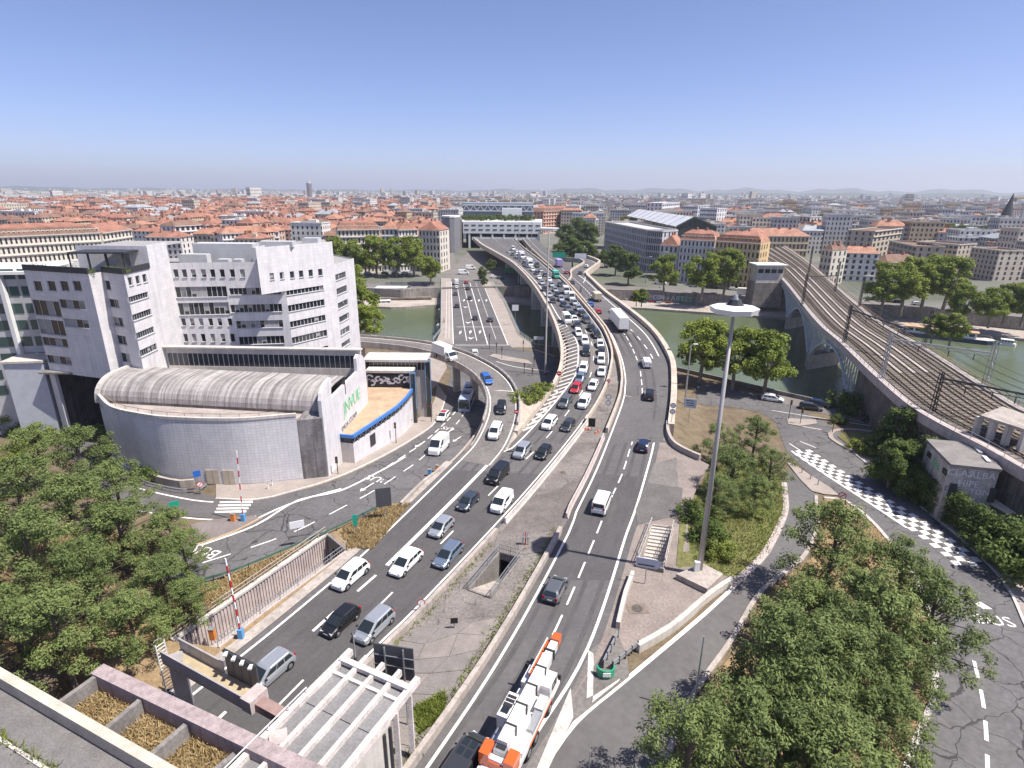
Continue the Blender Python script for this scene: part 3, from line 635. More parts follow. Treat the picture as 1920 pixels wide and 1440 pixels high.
mb.build('well_walls', CONC, ws)
for k in range(16):
    t0 = k/16*.86; t1 = (k+1)/16*.86; mb = MB(); z1 = -.05-k*.2; q = [ST2[0].lerp(ST2[3], t0), ST2[1].lerp(ST2[2], t0), ST2[1].lerp(ST2[2], t1), ST2[0].lerp(ST2[3], t1)]; mb.prism([(p.x, p.y) for p in q], -3.6, z1); mb.build('step', CONC_L, ws)
mb = MB(); mb.prism([(p.x, p.y) for p in ST2], -3.7, -3.4); mb.build('landing', CONC_D, ws)
fence(ws, [ST2[0]+V3((0, 0, .15)), ST2[3]+V3((0, 0, .15)), ST2[2]+V3((0, 0, .15)), ST2[1]+V3((0, 0, .15))], 1.0, 2, CONC_L, 2, .12, bars=.22)
mb = MB(); mb.bar(ST2[3]+V3((0, -.2, .0)), ST2[2]+V3((0, -.2, .0)), .25, 1.2); mb.build('front_parapet', CONC_D, ws)

# ---------------------------------------------------------------- barriers, parapets
GBA = [(-.3, 0), (.3, 0), (.14, .35), (.09, .85), (-.09, .85), (-.14, .35)]
def barrier(name, label, pts, seg, prof, m, gap=.03, cat_='barrier', part='segment', loc=None):
    t = thing(name, label, cat_, pts[0]); L = plen(pts); k = 0
    n__ = max(1, round(L/seg)); d = L/n__
    for k in range(n__):
        mb = MB(); mb.sweep(sub(pts, k*d+gap/2, (k+1)*d-gap/2), prof); mb.build(part, m, t)
    return t
barrier('median_wall', 'low beige concrete wall on the right edge of the jammed carriageway near the tunnel', offs(frm(LC_RIGHT, 14, 62), 1.0), 8, [(-.22, 0), (.22, 0), (.22, .75), (-.22, .75)], CONC)
barrier('concrete_barrier', 'pale concrete barrier segments right of the jammed carriageway, from median to viaduct', offs(frm(LC_RIGHT, 62, 96), 1.0), 5, GBA, CONC_L)
barrier('median_wall', 'low concrete wall with dark gap left of the outbound carriageway', offs(frm(RC_LEFT, 12, 62), -1.0), 8, [(-.22, 0), (.22, 0), (.22, .8), (-.22, .8)], CONC)
barrier('concrete_barrier', 'pale concrete barrier segments left of the outbound carriageway, median side', offs(frm(RC_LEFT, 62, 90), -1.0), 5, GBA, CONC_P)
PARP = [(-.25, -.3), (.25, -.3), (.25, .95), (-.25, .95)]
COPE = mat('viaduct_parapet_stone', (.50, .425, .35), .85, .2, .4, fine=.1, streak=.3)
via = thing('motorway_viaduct', 'long curving concrete motorway viaduct with beige parapets crossing the river', 'viaduct', (24, 140, -9))
def parts_along(t, pts, prof, seg, m, name):
    L = plen(pts); n__ = max(1, round(L/seg)); d = L/n__
    for k in range(n__): mb = MB(); mb.sweep(sub(pts, k*d+.02, (k+1)*d-.02), prof); mb.build(name, m, t)
parts_along(via, offs(LC_PAR, -.3), [(-.35, -1.6), (.35, -1.6), (.35, 1.0), (-.35, 1.0)], 24, COPE, 'parapet')
parts_along(via, offs(RC_PAR, .6), [(-.6, -1.6), (.55, -1.6), (.55, 1.05), (-.6, 1.05)], 24, COPE, 'parapet')
parts_along(via, offs(frm(LC_RIGHT, 94), .75), [(-.22, -.5), (.22, -.5), (.22, .95), (-.22, .95)], 24, COPE, 'inner_parapet')
parts_along(via, offs(frm(RC_LEFT, 90), -.8), [(-.22, -.5), (.22, -.5), (.22, .95), (-.22, .95)], 24, COPE, 'inner_parapet')
a = resamp(offs(frm(LC_PAR, 104), -.3), 120); b = resamp(offs(frm(LC_RIGHT, 104), 1.0), 120)
mb = MB(); mb.strip(zlift(b, -.9), zlift(a, -.9)); mb.strip(zlift(offs(a, 1.6), -2.2), zlift(a, -.9)); mb.strip(zlift(b, -2.2), zlift(offs(a, 1.6), -2.2)); mb.strip(zlift(b, -.9), zlift(b, -2.2)); mb.build('deck_girder', CONC, via)
a = resamp(offs(frm(RC_LEFT, 104), -1.0), 120); b = resamp(offs(frm(RC_RIGHT, 104), 2.3), 120)
mb = MB(); mb.strip(zlift(a, -.9), zlift(a, -2.2)); mb.strip(zlift(a, -2.2), zlift(offs(b, -1.6), -2.2)); mb.strip(zlift(offs(b, -1.6), -2.2), zlift(b, -.9)); mb.build('deck_girder', CONC, via)
mb = MB(); mb.strip(resamp(frm(LC_RIGHT, 94, 150), 40), resamp(frm(RC_LEFT, 92, 150), 40)); mb.v = [(x, y, z-.25) for x, y, z in mb.v]; mb.build('median_strip', CONC_D, via)
# abutment walls while the deck climbs away from the ground
mb = MB(); q = frm(LC_PAR, 88, 122); mb.sweep(offs(q, -.28), [(-.3, -8), (.3, -8), (.3, -.2), (-.3, -.2)]); q = frm(RC_PAR, 93, 128); mb.sweep(offs(q, .5), [(-.3, -8), (.3, -8), (.3, -.2), (-.3, -.2)]); mb.build('abutment_wall', CONC, via)
for yy in (150, 182, 214, 246, 285, 330):
    for A, B in ((LC_PAR, LC_RIGHT), (RC_LEFT, RC_RIGHT)):
        a = min(A, key=lambda p: abs(p.y-yy)); b = min(B, key=lambda p: abs(p.y-yy)); zb = -12 if yy < 262 else -4.5
        mb = MB(); c0 = a.lerp(b, .2); c1 = a.lerp(b, .8); mb.prism([(c0.x, c0.y-1.1), (c1.x, c1.y-1.1), (c1.x+.5, c1.y), (c1.x, c1.y+1.1), (c0.x, c0.y+1.1), (c0.x-.5, c0.y)], zb, a.z-2.0); mb.build('pier', CONC_L, via)
# far slip road that swings right off the viaduct
sr = cat([V3((26, 232, 5)), V3((28.5, 247, 5)), V3((30.5, 266, 5)), V3((38.5, 293, 4.8)), V3((40.5, 306, 4.6)), V3((37, 322, 4.4)), V3((20, 331, 4))], 2)
mb = MB(); mb.strip(offs(sr, -3.2, -.01), offs(sr, 3.6, -.01)); o = mb.build('slip_road', ASPH, via); mb = MB(); mb.sweep(offs(sr, -3.4), [(-.3, -1.6), (.3, -1.6), (.3, .95), (-.3, .95)]); mb.build('parapet', COPE, via)
paint(o, offs(sr, 2.6), .25)
# the left ramp that joins the motorway
RAMP = cat([P(x, y, z) for x, y, z in ((890, 868, .02), (916, 838, .2), (934, 803, .9), (943, 770, 1.7), (941, 740, 2.5), (926, 712, 3.3), (896, 688, 4.0), (846, 664, 4.6), (786, 649, 5), (720, 641, 5.2), (640, 635, 5.3), (540, 630, 5.3))], 1.5)
RW = 2.9
ramp = thing('ramp_viaduct', 'curved slip road on slender piers swinging left past the white building', 'viaduct', P(846, 735, -4))
mb = MB(); mb.strip(offs(RAMP, -RW), offs(RAMP, RW), cross=2); rdk = mb.build('carriageway', ASPH_PALE, ramp)
mb = MB(); mb.sweep(RAMP[10:], [(-RW-.3, -.05), (-RW+.9, -1.3), (RW-.9, -1.3), (RW+.3, -.05)]); mb.build('deck_girder', CONC, ramp)
paint(rdk, offs(RAMP, -RW+.5, .01), .2); paint(rdk, offs(RAMP, RW-.5, .01), .2)
o = paint(rdk, [RAMP[16]+V3((-2.6, .5, .02)), RAMP[16]+V3((2.8, -.5, .02))], .5, 'deck_joint', CONC_L)
parts_along(ramp, offs(RAMP[8:], RW+.15), [(-.2, -.9), (.2, -.9), (.2, .55), (-.2, .55)], 6, CONC, 'parapet')
parts_along(ramp, offs(RAMP[8:], -RW-.15), [(-.2, -.9), (.2, -.9), (.2, .55), (-.2, .55)], 6, CONC, 'parapet')
for sgn in (1, -1):
    fence(ramp, offs(RAMP[8:], sgn*(RW+.15), .55), .55, 2, STEEL, 2, .07, 'guard_rail')
for (x, y, i) in ((841, 738, None), (843, 760, None), (692, 700, None)):
    p = P(x, y, -4); q = min(RAMP, key=lambda r: (r.x-p.x)**2+(r.y-p.y)**2); mb = MB(); mb.box((q.x, q.y, (q.z-1.2-4.6)/2), (1.5, 1.1, q.z-1.2+4.6), .4); mb.build('pier', CONC, ramp)
q = RAMP[int(len(RAMP)*.62)]; mb = MB(); mb.box((q.x, q.y, (q.z-1.2-4.6)/2), (1.5, 1.1, q.z+3.4), .2); mb.build('pier', CONC, ramp)
# ground fill between ramp and viaduct with a paved slope
mb = MB(); a = [p for p in offs(RAMP, RW+.2) if p.y > 84.5 and p.y < 103 and p.x > -5]; a.sort(key=lambda p: p.y)
b = frm(LC_PAR, 88, 109); mb.strip(resamp(zlift(a, -.1), 30), resamp(zlift(b, -.1), 30)); slope = structure(mb.build('gore_slope', mat('gore_slope_concrete', (.4, .335, .28), .9, .2, .5, fine=.15)))
# walls carrying the ramp where it is still low
mb = MB(); q = [p for p in RAMP if p.z < 2.2][3:]; mb.sweep(offs(q, -RW-.1), [(-.15, -4.5), (.15, -4.5), (.15, -.1), (-.15, -.1)]); mb.sweep(offs(q, RW+.1), [(-.15, -4.5), (.15, -4.5), (.15, -.1), (-.15, -.1)]); mb.build('abutment_wall', CONC, ramp)
# barrier between bus road and motorway, guard rails
barrier('concrete_barrier', 'stained concrete kerb wall between bus road and ramp merge', pxg(((752, 952), (800, 905), (835, 882), (858, 862), (885, 830), (903, 800), (912, 775)), .1), 6, [(-.18, 0), (.18, 0), (.18, .7), (-.18, .7)], CONC)
def guardrail(label, pts, m=STEEL, h=.7):
    t = thing('guard_rail', label, 'guard rail', pts[0]); mb = MB(); mb.sweep(pts, [(-.05, h-.28), (.03, h-.28), (.06, h-.2), (.0, h-.14), (.06, h-.08), (.03, h), (-.05, h)]); mb.build('beam', m, t)
    for p in resamp(pts, max(2, int(plen(pts)/3))): mb = MB(); mb.bar(p-V3((0, 0, .2)), p+V3((0, 0, h)), .1, .1); mb.build('post', m, t)
    return t
GRNST = mat('green_painted_steel', (.05, .11, .08), .5, .2, 1.5)
guardrail('dark green guard rail between bus road and dry grass verge', pxg(((330, 1108), (415, 1086), (480, 1062), (555, 1030), (645, 990), (718, 952)), .05), GRNST)
guardrail('galvanised guard rail curving past the side street below the curved wall', pxg(((232, 885), (262, 905), (300, 918), (345, 926), (378, 923), (388, 914)), .05))
barrier('concrete_barrier', 'curved concrete wall behind the guard rail at the foot of the curved building', pxg(((226, 872), (260, 890), (300, 906), (340, 914), (366, 912)), .05), 6, [(-.2, 0), (.2, 0), (.2, 1.1), (-.2, 1.1)], CONC)
barrier('concrete_barrier', 'concrete parapet along the exit road below the paved triangle', cat([V3((p.x, p.y, -.1)) for p in (P(1195, 1218), P(1260, 1180), P(1330, 1120), P(1372, 1092))], 2), 5, [(-.25, -.6), (.25, -.6), (.25, .75), (-.25, .75)], CONC_L)
barrier('shoulder_wall', 'narrow white-topped concrete wall dividing right shoulder from paved triangle', cat([P(1186, 1082), P(1172, 1120), P(1158, 1180)], 2), 6, [(-.2, 0), (.2, 0), (.2, .85), (-.2, .85)], CONC_L)
barrier('black_parapet', 'dark curved parapet end right of the outbound carriageway by the pine mound', cat([P(x, y, .1) for x, y in ((1251, 797), (1252, 815), (1262, 835), (1285, 850), (1312, 862))], 1), 8, [(-.25, -.3), (.25, -.3), (.25, .9), (-.25, .9)], CONC)
# ================================================================== THE WHITE BUILDING AND THE VAULTED HALL
def PV(x, y, a, b):                     # where a sight line meets the vertical plane through a and b
    d = ray(x, y); n = V3((-(b[1]-a[1]), b[0]-a[0], 0)); den = n.dot(d)
    t = n.dot(V3((a[0], a[1], 0)))/den; return V3((d.x*t, d.y*t, CAMZ+d.z*t))
FRAME = plain('window_frame_white', (.45, .45, .45), .5)
BLIND = mat('grey_roller_blind', (.33, .32, .31), .8, .12, 1)
wrnd = random.Random(5)
def facet(t, a, b, z0, z1, rows, m, depth=.22, blind=.25, gl=GLASS, sill=True, uvs=1.0, name='wall', thick=.4):
    """wall between two ground points with real window openings; rows are window bands read off the picture"""
    a = V3((a[0], a[1], 0)); b = V3((b[0], b[1], 0)); L = (b-a).length; d = (b-a)/L; nrm = V3((d.y, -d.x, 0)); holes = []
    if nrm.dot(V3((0, 0, 0))-a) < 0: nrm = -nrm
    for r in rows:
        xa, ya, xb, yb, yc, n = r[:6]
        pa = PV(xa, ya, a, b); pb = PV(xb, yb, a, b); pc = PV(xa, yc, a, b)
        u0 = (pa-a).dot(d); u1 = (pb-a).dot(d); zt = (pa.z+pb.z)/2; zb = zt-(pa.z-pc.z)
        u0 = max(u0, .05); u1 = min(u1, L-.05)
        if u1-u0 > .15: holes.append((u0, u1, zb, zt, n))
    us = sorted({0.0, L}|{h[0] for h in holes}|{h[1] for h in holes}); zs = sorted({z0, z1}|{h[2] for h in holes}|{h[3] for h in holes}); zs = [z for z in zs if z0 <= z <= z1]
    mb = MB(); pt = lambda u, z, o=0.0: a+d*u+nrm*o+V3((0, 0, z))
    flip = (pt(1, 0)-pt(0, 0)).cross(V3((0, 0, 1))).dot(nrm) < 0
    def quad(q, uv): mb.face(q[::-1] if flip else q, 0, uv[::-1] if flip else uv)
    for u0, u1 in zip(us, us[1:]):
        for q0, q1 in zip(zs, zs[1:]):
            if u1-u0 < 1e-4 or q1-q0 < 1e-4: continue
            um, zm = (u0+u1)/2, (q0+q1)/2
            if any(h[0] < um < h[1] and h[2] < zm < h[3] for h in holes): continue
            quad([pt(u0, q0), pt(u1, q0), pt(u1, q1), pt(u0, q1)], [(u0, q0), (u1, q0), (u1, q1), (u0, q1)])
    for u0, u1, q0, q1, n in holes:
        for (c0, c1) in (((u0, q0), (u1, q0)), ((u1, q0), (u1, q1)), ((u1, q1), (u0, q1)), ((u0, q1), (u0, q0))):
            quad([pt(*c0), pt(*c0, -depth-.05), pt(*c1, -depth-.05), pt(*c1)], [(0, 0), (.1, 0), (.1, .1), (0, .1)])
    w = mb.build(name, m, t)
    for u0, u1, q0, q1, n in holes:
        wd = (u1-u0)/n
        for k in range(n):
            p0, p1 = u0+k*wd, u0+(k+1)*wd; e = min(.06, wd*.07); mb = MB(); bl = wrnd.random() < blind
            mb.face([pt(p0, q0, -depth), pt(p1, q0, -depth), pt(p1, q1, -depth), pt(p0, q1, -depth)][::-1 if flip else 1], 0)
            fr = MB()
            for (r0, r1, s0, s1) in ((p0, p1, q0, q0+e), (p0, p1, q1-e, q1), (p0, p0+e, q0+e, q1-e), (p1-e, p1, q0+e, q1-e)):
                fr.face([pt(r0, s0, -depth+.05), pt(r1, s0, -depth+.05), pt(r1, s1, -depth+.05), pt(r0, s1, -depth+.05)][::-1 if flip else 1], 0)
            o = mb.build('window', GLASS2 if bl and wrnd.random() < .5 else gl, t); fr.build('window_frame', FRAME, o)
            if bl:
                hb = MB(); zz = q0+(q1-q0)*wrnd.choice((0.05, .3, .55)); hb.face([pt(p0+e, zz, -depth+.02), pt(p1-e, zz, -depth+.02), pt(p1-e, q1-e, -depth+.02), pt(p0+e, q1-e, -depth+.02)][::-1 if flip else 1], 0); hb.build('roller_blind', BLIND, o)
        if sill:
            mb = MB(); mb.bar(pt(u0-.05, q0-.03, .05), pt(u1+.05, q0-.03, .05), .16, .08); mb.build('window_sill', FRAME, t)
    return w
wb = thing('office_building', 'tall white tiled office block with stepped angled faces left of the motorway', 'building', (-50, 100, -3))
A_ = (-78.2, 92); B_ = (-65, 88); B2 = (-64.4, 90.2); C_ = (-59.6, 88); E_ = (-60.2, 101.5); K_ = (-41.6, 104.5); M_ = (-35.6, 113.5); N_ = (-34.3, 125)
def singles(xs, y0, y1, w, dy=0.0): return [(x, y0+dy*i, x+w, y0+dy*i, y1+dy*i, 1) for i, x in enumerate(xs)]
facet(wb, A_, B_, 10.4, 27.5, singles((61, 87, 111, 135), 527, 545, 15) + [(59, 564, 109, 563, 592, 4), (110, 563, 157, 562, 579, 4), (66, 600, 117, 599, 627, 4), (118, 599, 164, 598, 614, 4), (76, 634, 124, 633, 649, 4), (84, 668, 131, 667, 682, 4)], WHITE_ST, blind=.35)
facet(wb, B_, B2, 0, 27.5, [], WHITE_ST)
facet(wb, B2, C_, -1, 27.5, [(194, 526, 205, 526, 543, 1), (201, 561, 221, 561, 576, 2), (207, 595, 229, 595, 611, 2), (214, 629, 235, 629, 645, 2), (221, 662, 242, 662, 678, 2)], WHITE_ST)
facet(wb, C_, (-59.93, 95.4), -1, 27.6, singles((224, 239, 253, 266), 523, 539, 8, -3) + [(223, 562, 277, 547, 574, 8), (230, 596, 283, 579, 609, 8), (236, 632, 288, 612, 645, 8), (243, 666, 293, 643, 680, 8)], WHITE_ST, blind=.1)
facet(wb, (-59.93, 95.4), E_, -1, 31.2, [], WHITE_ST)
facet(wb, (-72, 95.9), (-59.93, 95.4), 27.0, 31.0, [], WHITE_ST)
facet(wb, E_, K_, -3, 27.6, singles((324, 340, 357, 376, 393, 411, 430, 449), 505, 520, 9) + [(321, 538, 424, 537, 558, 10), (429, 540, 526, 539, 553, 12), (327, 568, 428, 567, 591, 10), (431, 571, 528, 570, 586, 12)] + singles((339, 355, 372, 390, 407, 426), 597, 611, 8) + [(442, 601, 530, 601, 615, 10)] + singles((343, 359, 376, 394, 413, 431), 626, 641, 8) + [(447, 631, 532, 630, 646, 10)], WHITE_ST, blind=.4)
facet(wb, K_, M_, -3, 22.3, [(529, 543, 606, 535, 554, 10), (530, 572, 608, 563, 585, 10), (534, 603, 610, 592, 615, 10), (537, 633, 613, 620, 646, 10), (545, 663, 615, 650, 672, 9)], WHITE_ST, blind=.12, name='wall')
J_ = PV(479, 465, K_, M_); J2 = (J_.x-1.2, J_.y+9)
facet(wb, (J_.x, J_.y), M_, 22.3, 30.4, singles((505, 524, 543, 560, 578, 596), 512, 525, 8, -1.6), WHITE_ST, blind=.05)
facet(wb, (J_.x, J_.y), J2, 22.3, 30.4, [(466, 508, 469, 508, 520, 1)], WHITE_ST)
mb = MB(); mb.face([V3((J_.x, J_.y, 22.3)), V3((J2[0], J2[1], 22.3)), V3((M_[0]-6, M_[1]+4, 22.3)), V3((M_[0], M_[1], 22.3))]); mb.build('soffit', WHITE_ST, wb)
facet(wb, M_, (-35.4, 114.5), -3, 30.4, [], WHITE_ST)
facet(wb, (-35.4, 114.5), N_, -3, 26.0, [(619, 518, 648, 509, 530, 9), (620, 546, 650, 534, 559, 9), (622, 573, 652, 561, 585, 9), (625, 600, 654, 586, 612, 9), (626.5, 626, 655, 610, 638, 9), (628.5, 651, 656, 635, 661, 9)], WHITE_ST, blind=.1)
facet(wb, N_, (-44, 136), -3, 26.0, [], WHITE_ST)
ROOFG = mat('gravel_roof', (.30, .29, .28), .95, .2, 1, fine=.2)
mb = MB(); mb.face([V3((x, y, 26.7)) for x, y in (A_, B_, B2, C_, E_, (-60.2, 118), (-84, 114))]); mb.face([V3((x, y, 26.6)) for x, y in (E_, K_, (-44, 112), (-44, 125), (-60.2, 125))]); mb.face([V3((x, y, 30.0)) for x, y in ((J_.x+.2, J_.y+.3), (M_[0]-.2, M_[1]), (-40, 124), (J2[0], J2[1]+6))])
mb.face([V3((x, y, 25.7)) for x, y in ((-35.6, 114.6), (N_[0]-.1, N_[1]), (-44, 135.8), (-48, 120))]); mb.face([V3((x, y, 30.6)) for x, y in ((-72, 96.0), (-60.1, 95.5), (-60.3, 101.4), (-60.4, 110), (-73, 110))]); mb.build('roof', ROOFG, wb)
for (x, y, z, sx, sy, sz) in ((-53, 108, 28.6, 11, 3, 3.8), (-52, 104.5, 27.3, 2, 1.4, 1.4), (-49.5, 104.5, 27.3, 1.6, 1.4, 1.4), (-57, 104, 27.8, 5, 1.5, 2.2), (-43, 107, 30.5, 6, 2, 1), (-39.5, 115, 30.5, 3, 2, 1), (-46.2, 106, 28.6, 1, 4, 3)): mb = MB(); mb.box((x, y, z), (sx, sy, sz)); mb.build('rooftop_plant', mat('grey_cladding', (.5, .5, .5), .6, .1, 1), wb)
# passage at street level: dark space behind the front
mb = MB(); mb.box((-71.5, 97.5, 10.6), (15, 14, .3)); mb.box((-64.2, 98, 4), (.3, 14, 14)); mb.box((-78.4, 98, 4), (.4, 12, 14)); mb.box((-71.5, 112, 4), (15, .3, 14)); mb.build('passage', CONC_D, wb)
mb = MB(); p0 = PV(95, 702, A_, B_); mb.bar(V3((-78.2, 92, 4)), V3((-77.0, 91.6, 4)), .5, 13); mb.build('passage_pier', WHITE_ST, wb)
# roof terrace: parapet planters, pergola
mb = MB()
for a, b in ((A_, B_), (B2, C_), (C_, (-59.9, 95))): mb.bar(V3((*a, 27.9)), V3((*b, 27.9)), .25, .9)
mb.build('terrace_railing', DARKST, wb)
pg_ = thing('pergola', 'dark flat roofed pergola on the roof terrace of the white office block', 'pergola', (-66, 92, 26.8)); mb = MB()
mb.box((-65.5, 93.2, 30.3), (8.5, 4.6, .25), .08); mb.build('canopy', DARKST, pg_)
for dx in (-4, -1.2, 1.4, 4):
    for dy in (-2.1, 2.1): mb = MB(); mb.box((-65.5+dx, 93.2+dy+dx*.08, 28.5), (.16, .16, 3.5)); mb.build('post', DARKST, pg_)
mb = MB(); mb.box((-63.2, 93.6, 28.3), (.06, 4.0, 3)); mb.build('screen', GLASS2, pg_)

# office block with green glass at the far left
gb_ = thing('glass_office', 'grey office block with green glass bands and white piers at the left edge', 'building', (-88, 95, -3))
mb = MB(); mb.prism([(-104, 93), (-80.5, 97), (-82, 112), (-106, 108)], -3, 26.0); mb.build('wall', mat('office_panel', (.42, .42, .42), .7, .1, .6), gb_)
GG_ = plain('green_glass', (.03, .07, .07), .08, 0, .9)
for k in range(8):
    z = 5+2.9*k
    for j in range(8): mb = MB(); u0, u1 = j/8+.01, (j+1)/8-.01; a = V3((-104, 92.93, 0)).lerp(V3((-80.5, 96.93, 0)), u0); b = V3((-104, 92.93, 0)).lerp(V3((-80.5, 96.93, 0)), u1); mb.face([a+V3((0, 0, z)), b+V3((0, 0, z)), b+V3((0, 0, z+1.7)), a+V3((0, 0, z+1.7))]); mb.build('window', GG_, gb_)
for u in (.5, .78): a = V3((-104, 92.6, 0)).lerp(V3((-80.5, 96.6, 0)), u); mb = MB(); mb.box((a.x, a.y, 12), (.7, .7, 29)); mb.build('pier', WHITEP, gb_)
mb = MB(); mb.box((-93, 101, 26.4), (26, 14, .5), .17); mb.build('roof', WHITEP, gb_)
sb = thing('annex', 'low grey annex roof beside the street passage under the white block', 'building', (-86, 90, 0)); mb = MB(); mb.prism([(-85, 91), (-79.2, 92), (-79.5, 97), (-86, 97)], -1, 12); mb.build('wall', mat('annex_render', (.45, .46, .5), .8, .1, 1), sb); mb = MB(); mb.prism([(-85.3, 90.7), (-79, 91.7), (-79.2, 97.3), (-86.3, 97.3)], 12.05, 12.4); mb.build('roof', CONC_L, sb)

# ---------------------------------------------------------------- vaulted hall with the curved tiled wall
hall = thing('vaulted_hall', 'low hall with grey barrel vault roof and bulging white tiled wall', 'building', (-46, 74, 0))
CW = cat([V3((x, y, 0)) for x, y in ((-63.6, 82.2), (-57.9, 76.9), (-52, 74.3), (-46.9, 73.1), (-38, 72.8), (-30.4, 74.6))], .8)
TILE = tile_mat('curved_wall_tile', (.60, .58, .585), .55, .42, .03, .72, .6, .12)
mb = MB(); s = 0
for p, q in zip(CW, CW[1:]):
    L_ = (q-p).length; mb.face([p+V3((0, 0, -1)), q+V3((0, 0, -1)), q+V3((0, 0, 9.9)), p+V3((0, 0, 9.9))], 0, [(s, -1), (s+L_, -1), (s+L_, 9.9), (s, 9.9)]); s += L_
mb.build('curved_wall', TILE, hall)
# painted-over lower field of the wall
mb = MB(); s = 0
for i, (p, q) in enumerate(zip(CW, CW[1:])):
    L_ = (q-p).length; o = V3((0, -.012, 0))
    if p.x > -53.5: tp = 9.0 if i % 2 or True else 8.9; mb.face([p+o+V3((0, 0, 0)), q+o+V3((0, 0, 0)), q+o+V3((0, 0, 9.2)), p+o+V3((0, 0, 9.2))], 0, [(s, 0), (s+L_, 0), (s+L_, 9.2), (s, 9.2)])
    s += L_
mb.build('repainted_field', tile_mat('repainted_tile', (.66, .64, .645), .55, .42, .03, .78, .6, .08), hall)
mb = MB(); mb.sweep(CW, [(-.35, 9.7), (.08, 9.7), (.08, 10.1), (-.35, 10.1)]); mb.build('coping', CONC_L, hall)
# vault
SL = V3((-63.2, 82.0, 0)); SR = V3((-27.2, 77.6, 0)); ax = (SR-SL).normalized(); bk_ = V3((-ax.y, ax.x, 0))
prof = [(0, 8.6), (0, 9.2), (.12, 9.9), (.45, 10.6), (1.0, 11.2), (1.8, 11.75), (2.8, 12.1), (4.0, 12.28), (5.5, 12.3), (7.6, 12.3), (7.6, 9.3)]
VAULT = mat('vault_concrete', (.36, .33, .315), .85, .25, .4, fine=.12)
nt = VAULT.node_tree; N = nt.nodes; b = N['Principled BSDF']; src = b.inputs['Base Color'].links[0].from_socket; uvn = N.new('ShaderNodeUVMap'); mp = N.new('ShaderNodeMapping'); mp.inputs['Scale'].default_value = (1.9, .05, 1); ns = N.new('ShaderNodeTexNoise'); ns.inputs['Scale'].default_value = 1.2; ns.inputs['Detail'].default_value = 6; mr = N.new('ShaderNodeMapRange'); mr.inputs[1].default_value = .35; mr.inputs[2].default_value = .7; mr.inputs[3].default_value = .55; mr.inputs[4].default_value = 1.25; mx = N.new('ShaderNodeMix'); mx.data_type = 'RGBA'; mx.blend_type = 'MULTIPLY'; mx.inputs[0].default_value = 1
nt.links.new(uvn.outputs[0], mp.inputs[0]); nt.links.new(mp.outputs[0], ns.inputs['Vector']); nt.links.new(ns.outputs['Fac'], mr.inputs[0]); nt.links.new(src, mx.inputs[6]); nt.links.new(mr.outputs[0], mx.inputs[7]); nt.links.new(mx.outputs[2], b.inputs['Base Color'])
Lv = (SR-SL).length; NP = 17
for k in range(NP):                      # the vault is cast in strips with open joints
    u0 = Lv*k/NP+.03; u1 = Lv*(k+1)/NP-.03; mb = MB()
    for (o0, z0), (o1, z1), t_ in zip(prof, prof[1:], range(99)):
        mb.face([SL+ax*u0+bk_*o0+V3((0, 0, z0)), SL+ax*u1+bk_*o0+V3((0, 0, z0)), SL+ax*u1+bk_*o1+V3((0, 0, z1)), SL+ax*u0+bk_*o1+V3((0, 0, z1))], 0, [(u0, t_), (u1, t_), (u1, t_+1), (u0, t_+1)])
    mb.build('vault_strip', VAULT, hall, smooth=False)
mb = MB()
for (o0, z0), (o1, z1) in zip(prof, prof[1:]): mb.face([SL+bk_*o0+V3((0, 0, z0-.06)), SR+bk_*o0+V3((0, 0, z0-.06)), SR+bk_*o1+V3((0, 0, z1-.06)), SL+bk_*o1+V3((0, 0, z1-.06))])
mb.build('vault_core', CONC_D, hall)
mb = MB(); rim = [SL-ax*.3+bk_*(o-.1)+V3((0, 0, z+.12)) for o, z in prof[:-1]]
for p, q in zip(rim, rim[1:]): mb.bar(p, q, .7, .3)
mb.build('end_rim', CONC_L, hall)
mb = MB(); mb.prism([(p.x, p.y) for p in CW[::3]]+[(-30.4, 77.9), (-27.2, 77.6), (-63.2, 82)], 8.2, 8.7); mb.build('front_roof', mat('stained_roof', (.36, .31, .28), .9, .25, .4, fine=.2), hall)
mb = MB(); mb.prism([(SL.x, SL.y+.1), (SR.x, SR.y+.1), (SR.x+1.2, SR.y+18), (SL.x+3, SL.y+14)], -1, 9.4); mb.build('core_wall', CONC_D, hall)
mb = MB(); mb.face([V3((x, y, z)) for x, y, z in ((-30.4, 74.7, -1), (-27.2, 75.7, -1), (-27.2, 75.7, 9.0), (-30.4, 74.7, 9.0))]); mb.face([V3((x, y, z)) for x, y, z in ((-30.4, 74.7, 9.0), (-27.2, 75.7, 9.0), (-27.2, 77.6, 9.2), (-30.4, 77.95, 9.2))]); mb.build('grimy_pier', mat('grimy_pier_concrete', (.2, .185, .185), .9, .4, .35, fine=.2, streak=.55), hall)
mb = MB(); mb.face([V3((x, y, z)) for x, y, z in ((-63.6, 82.2, -1), (-64.5, 90, -1), (-64.5, 90, 9.5), (-63.6, 82.2, 9.5))][::-1]); mb.build('side_wall', TILE, hall)
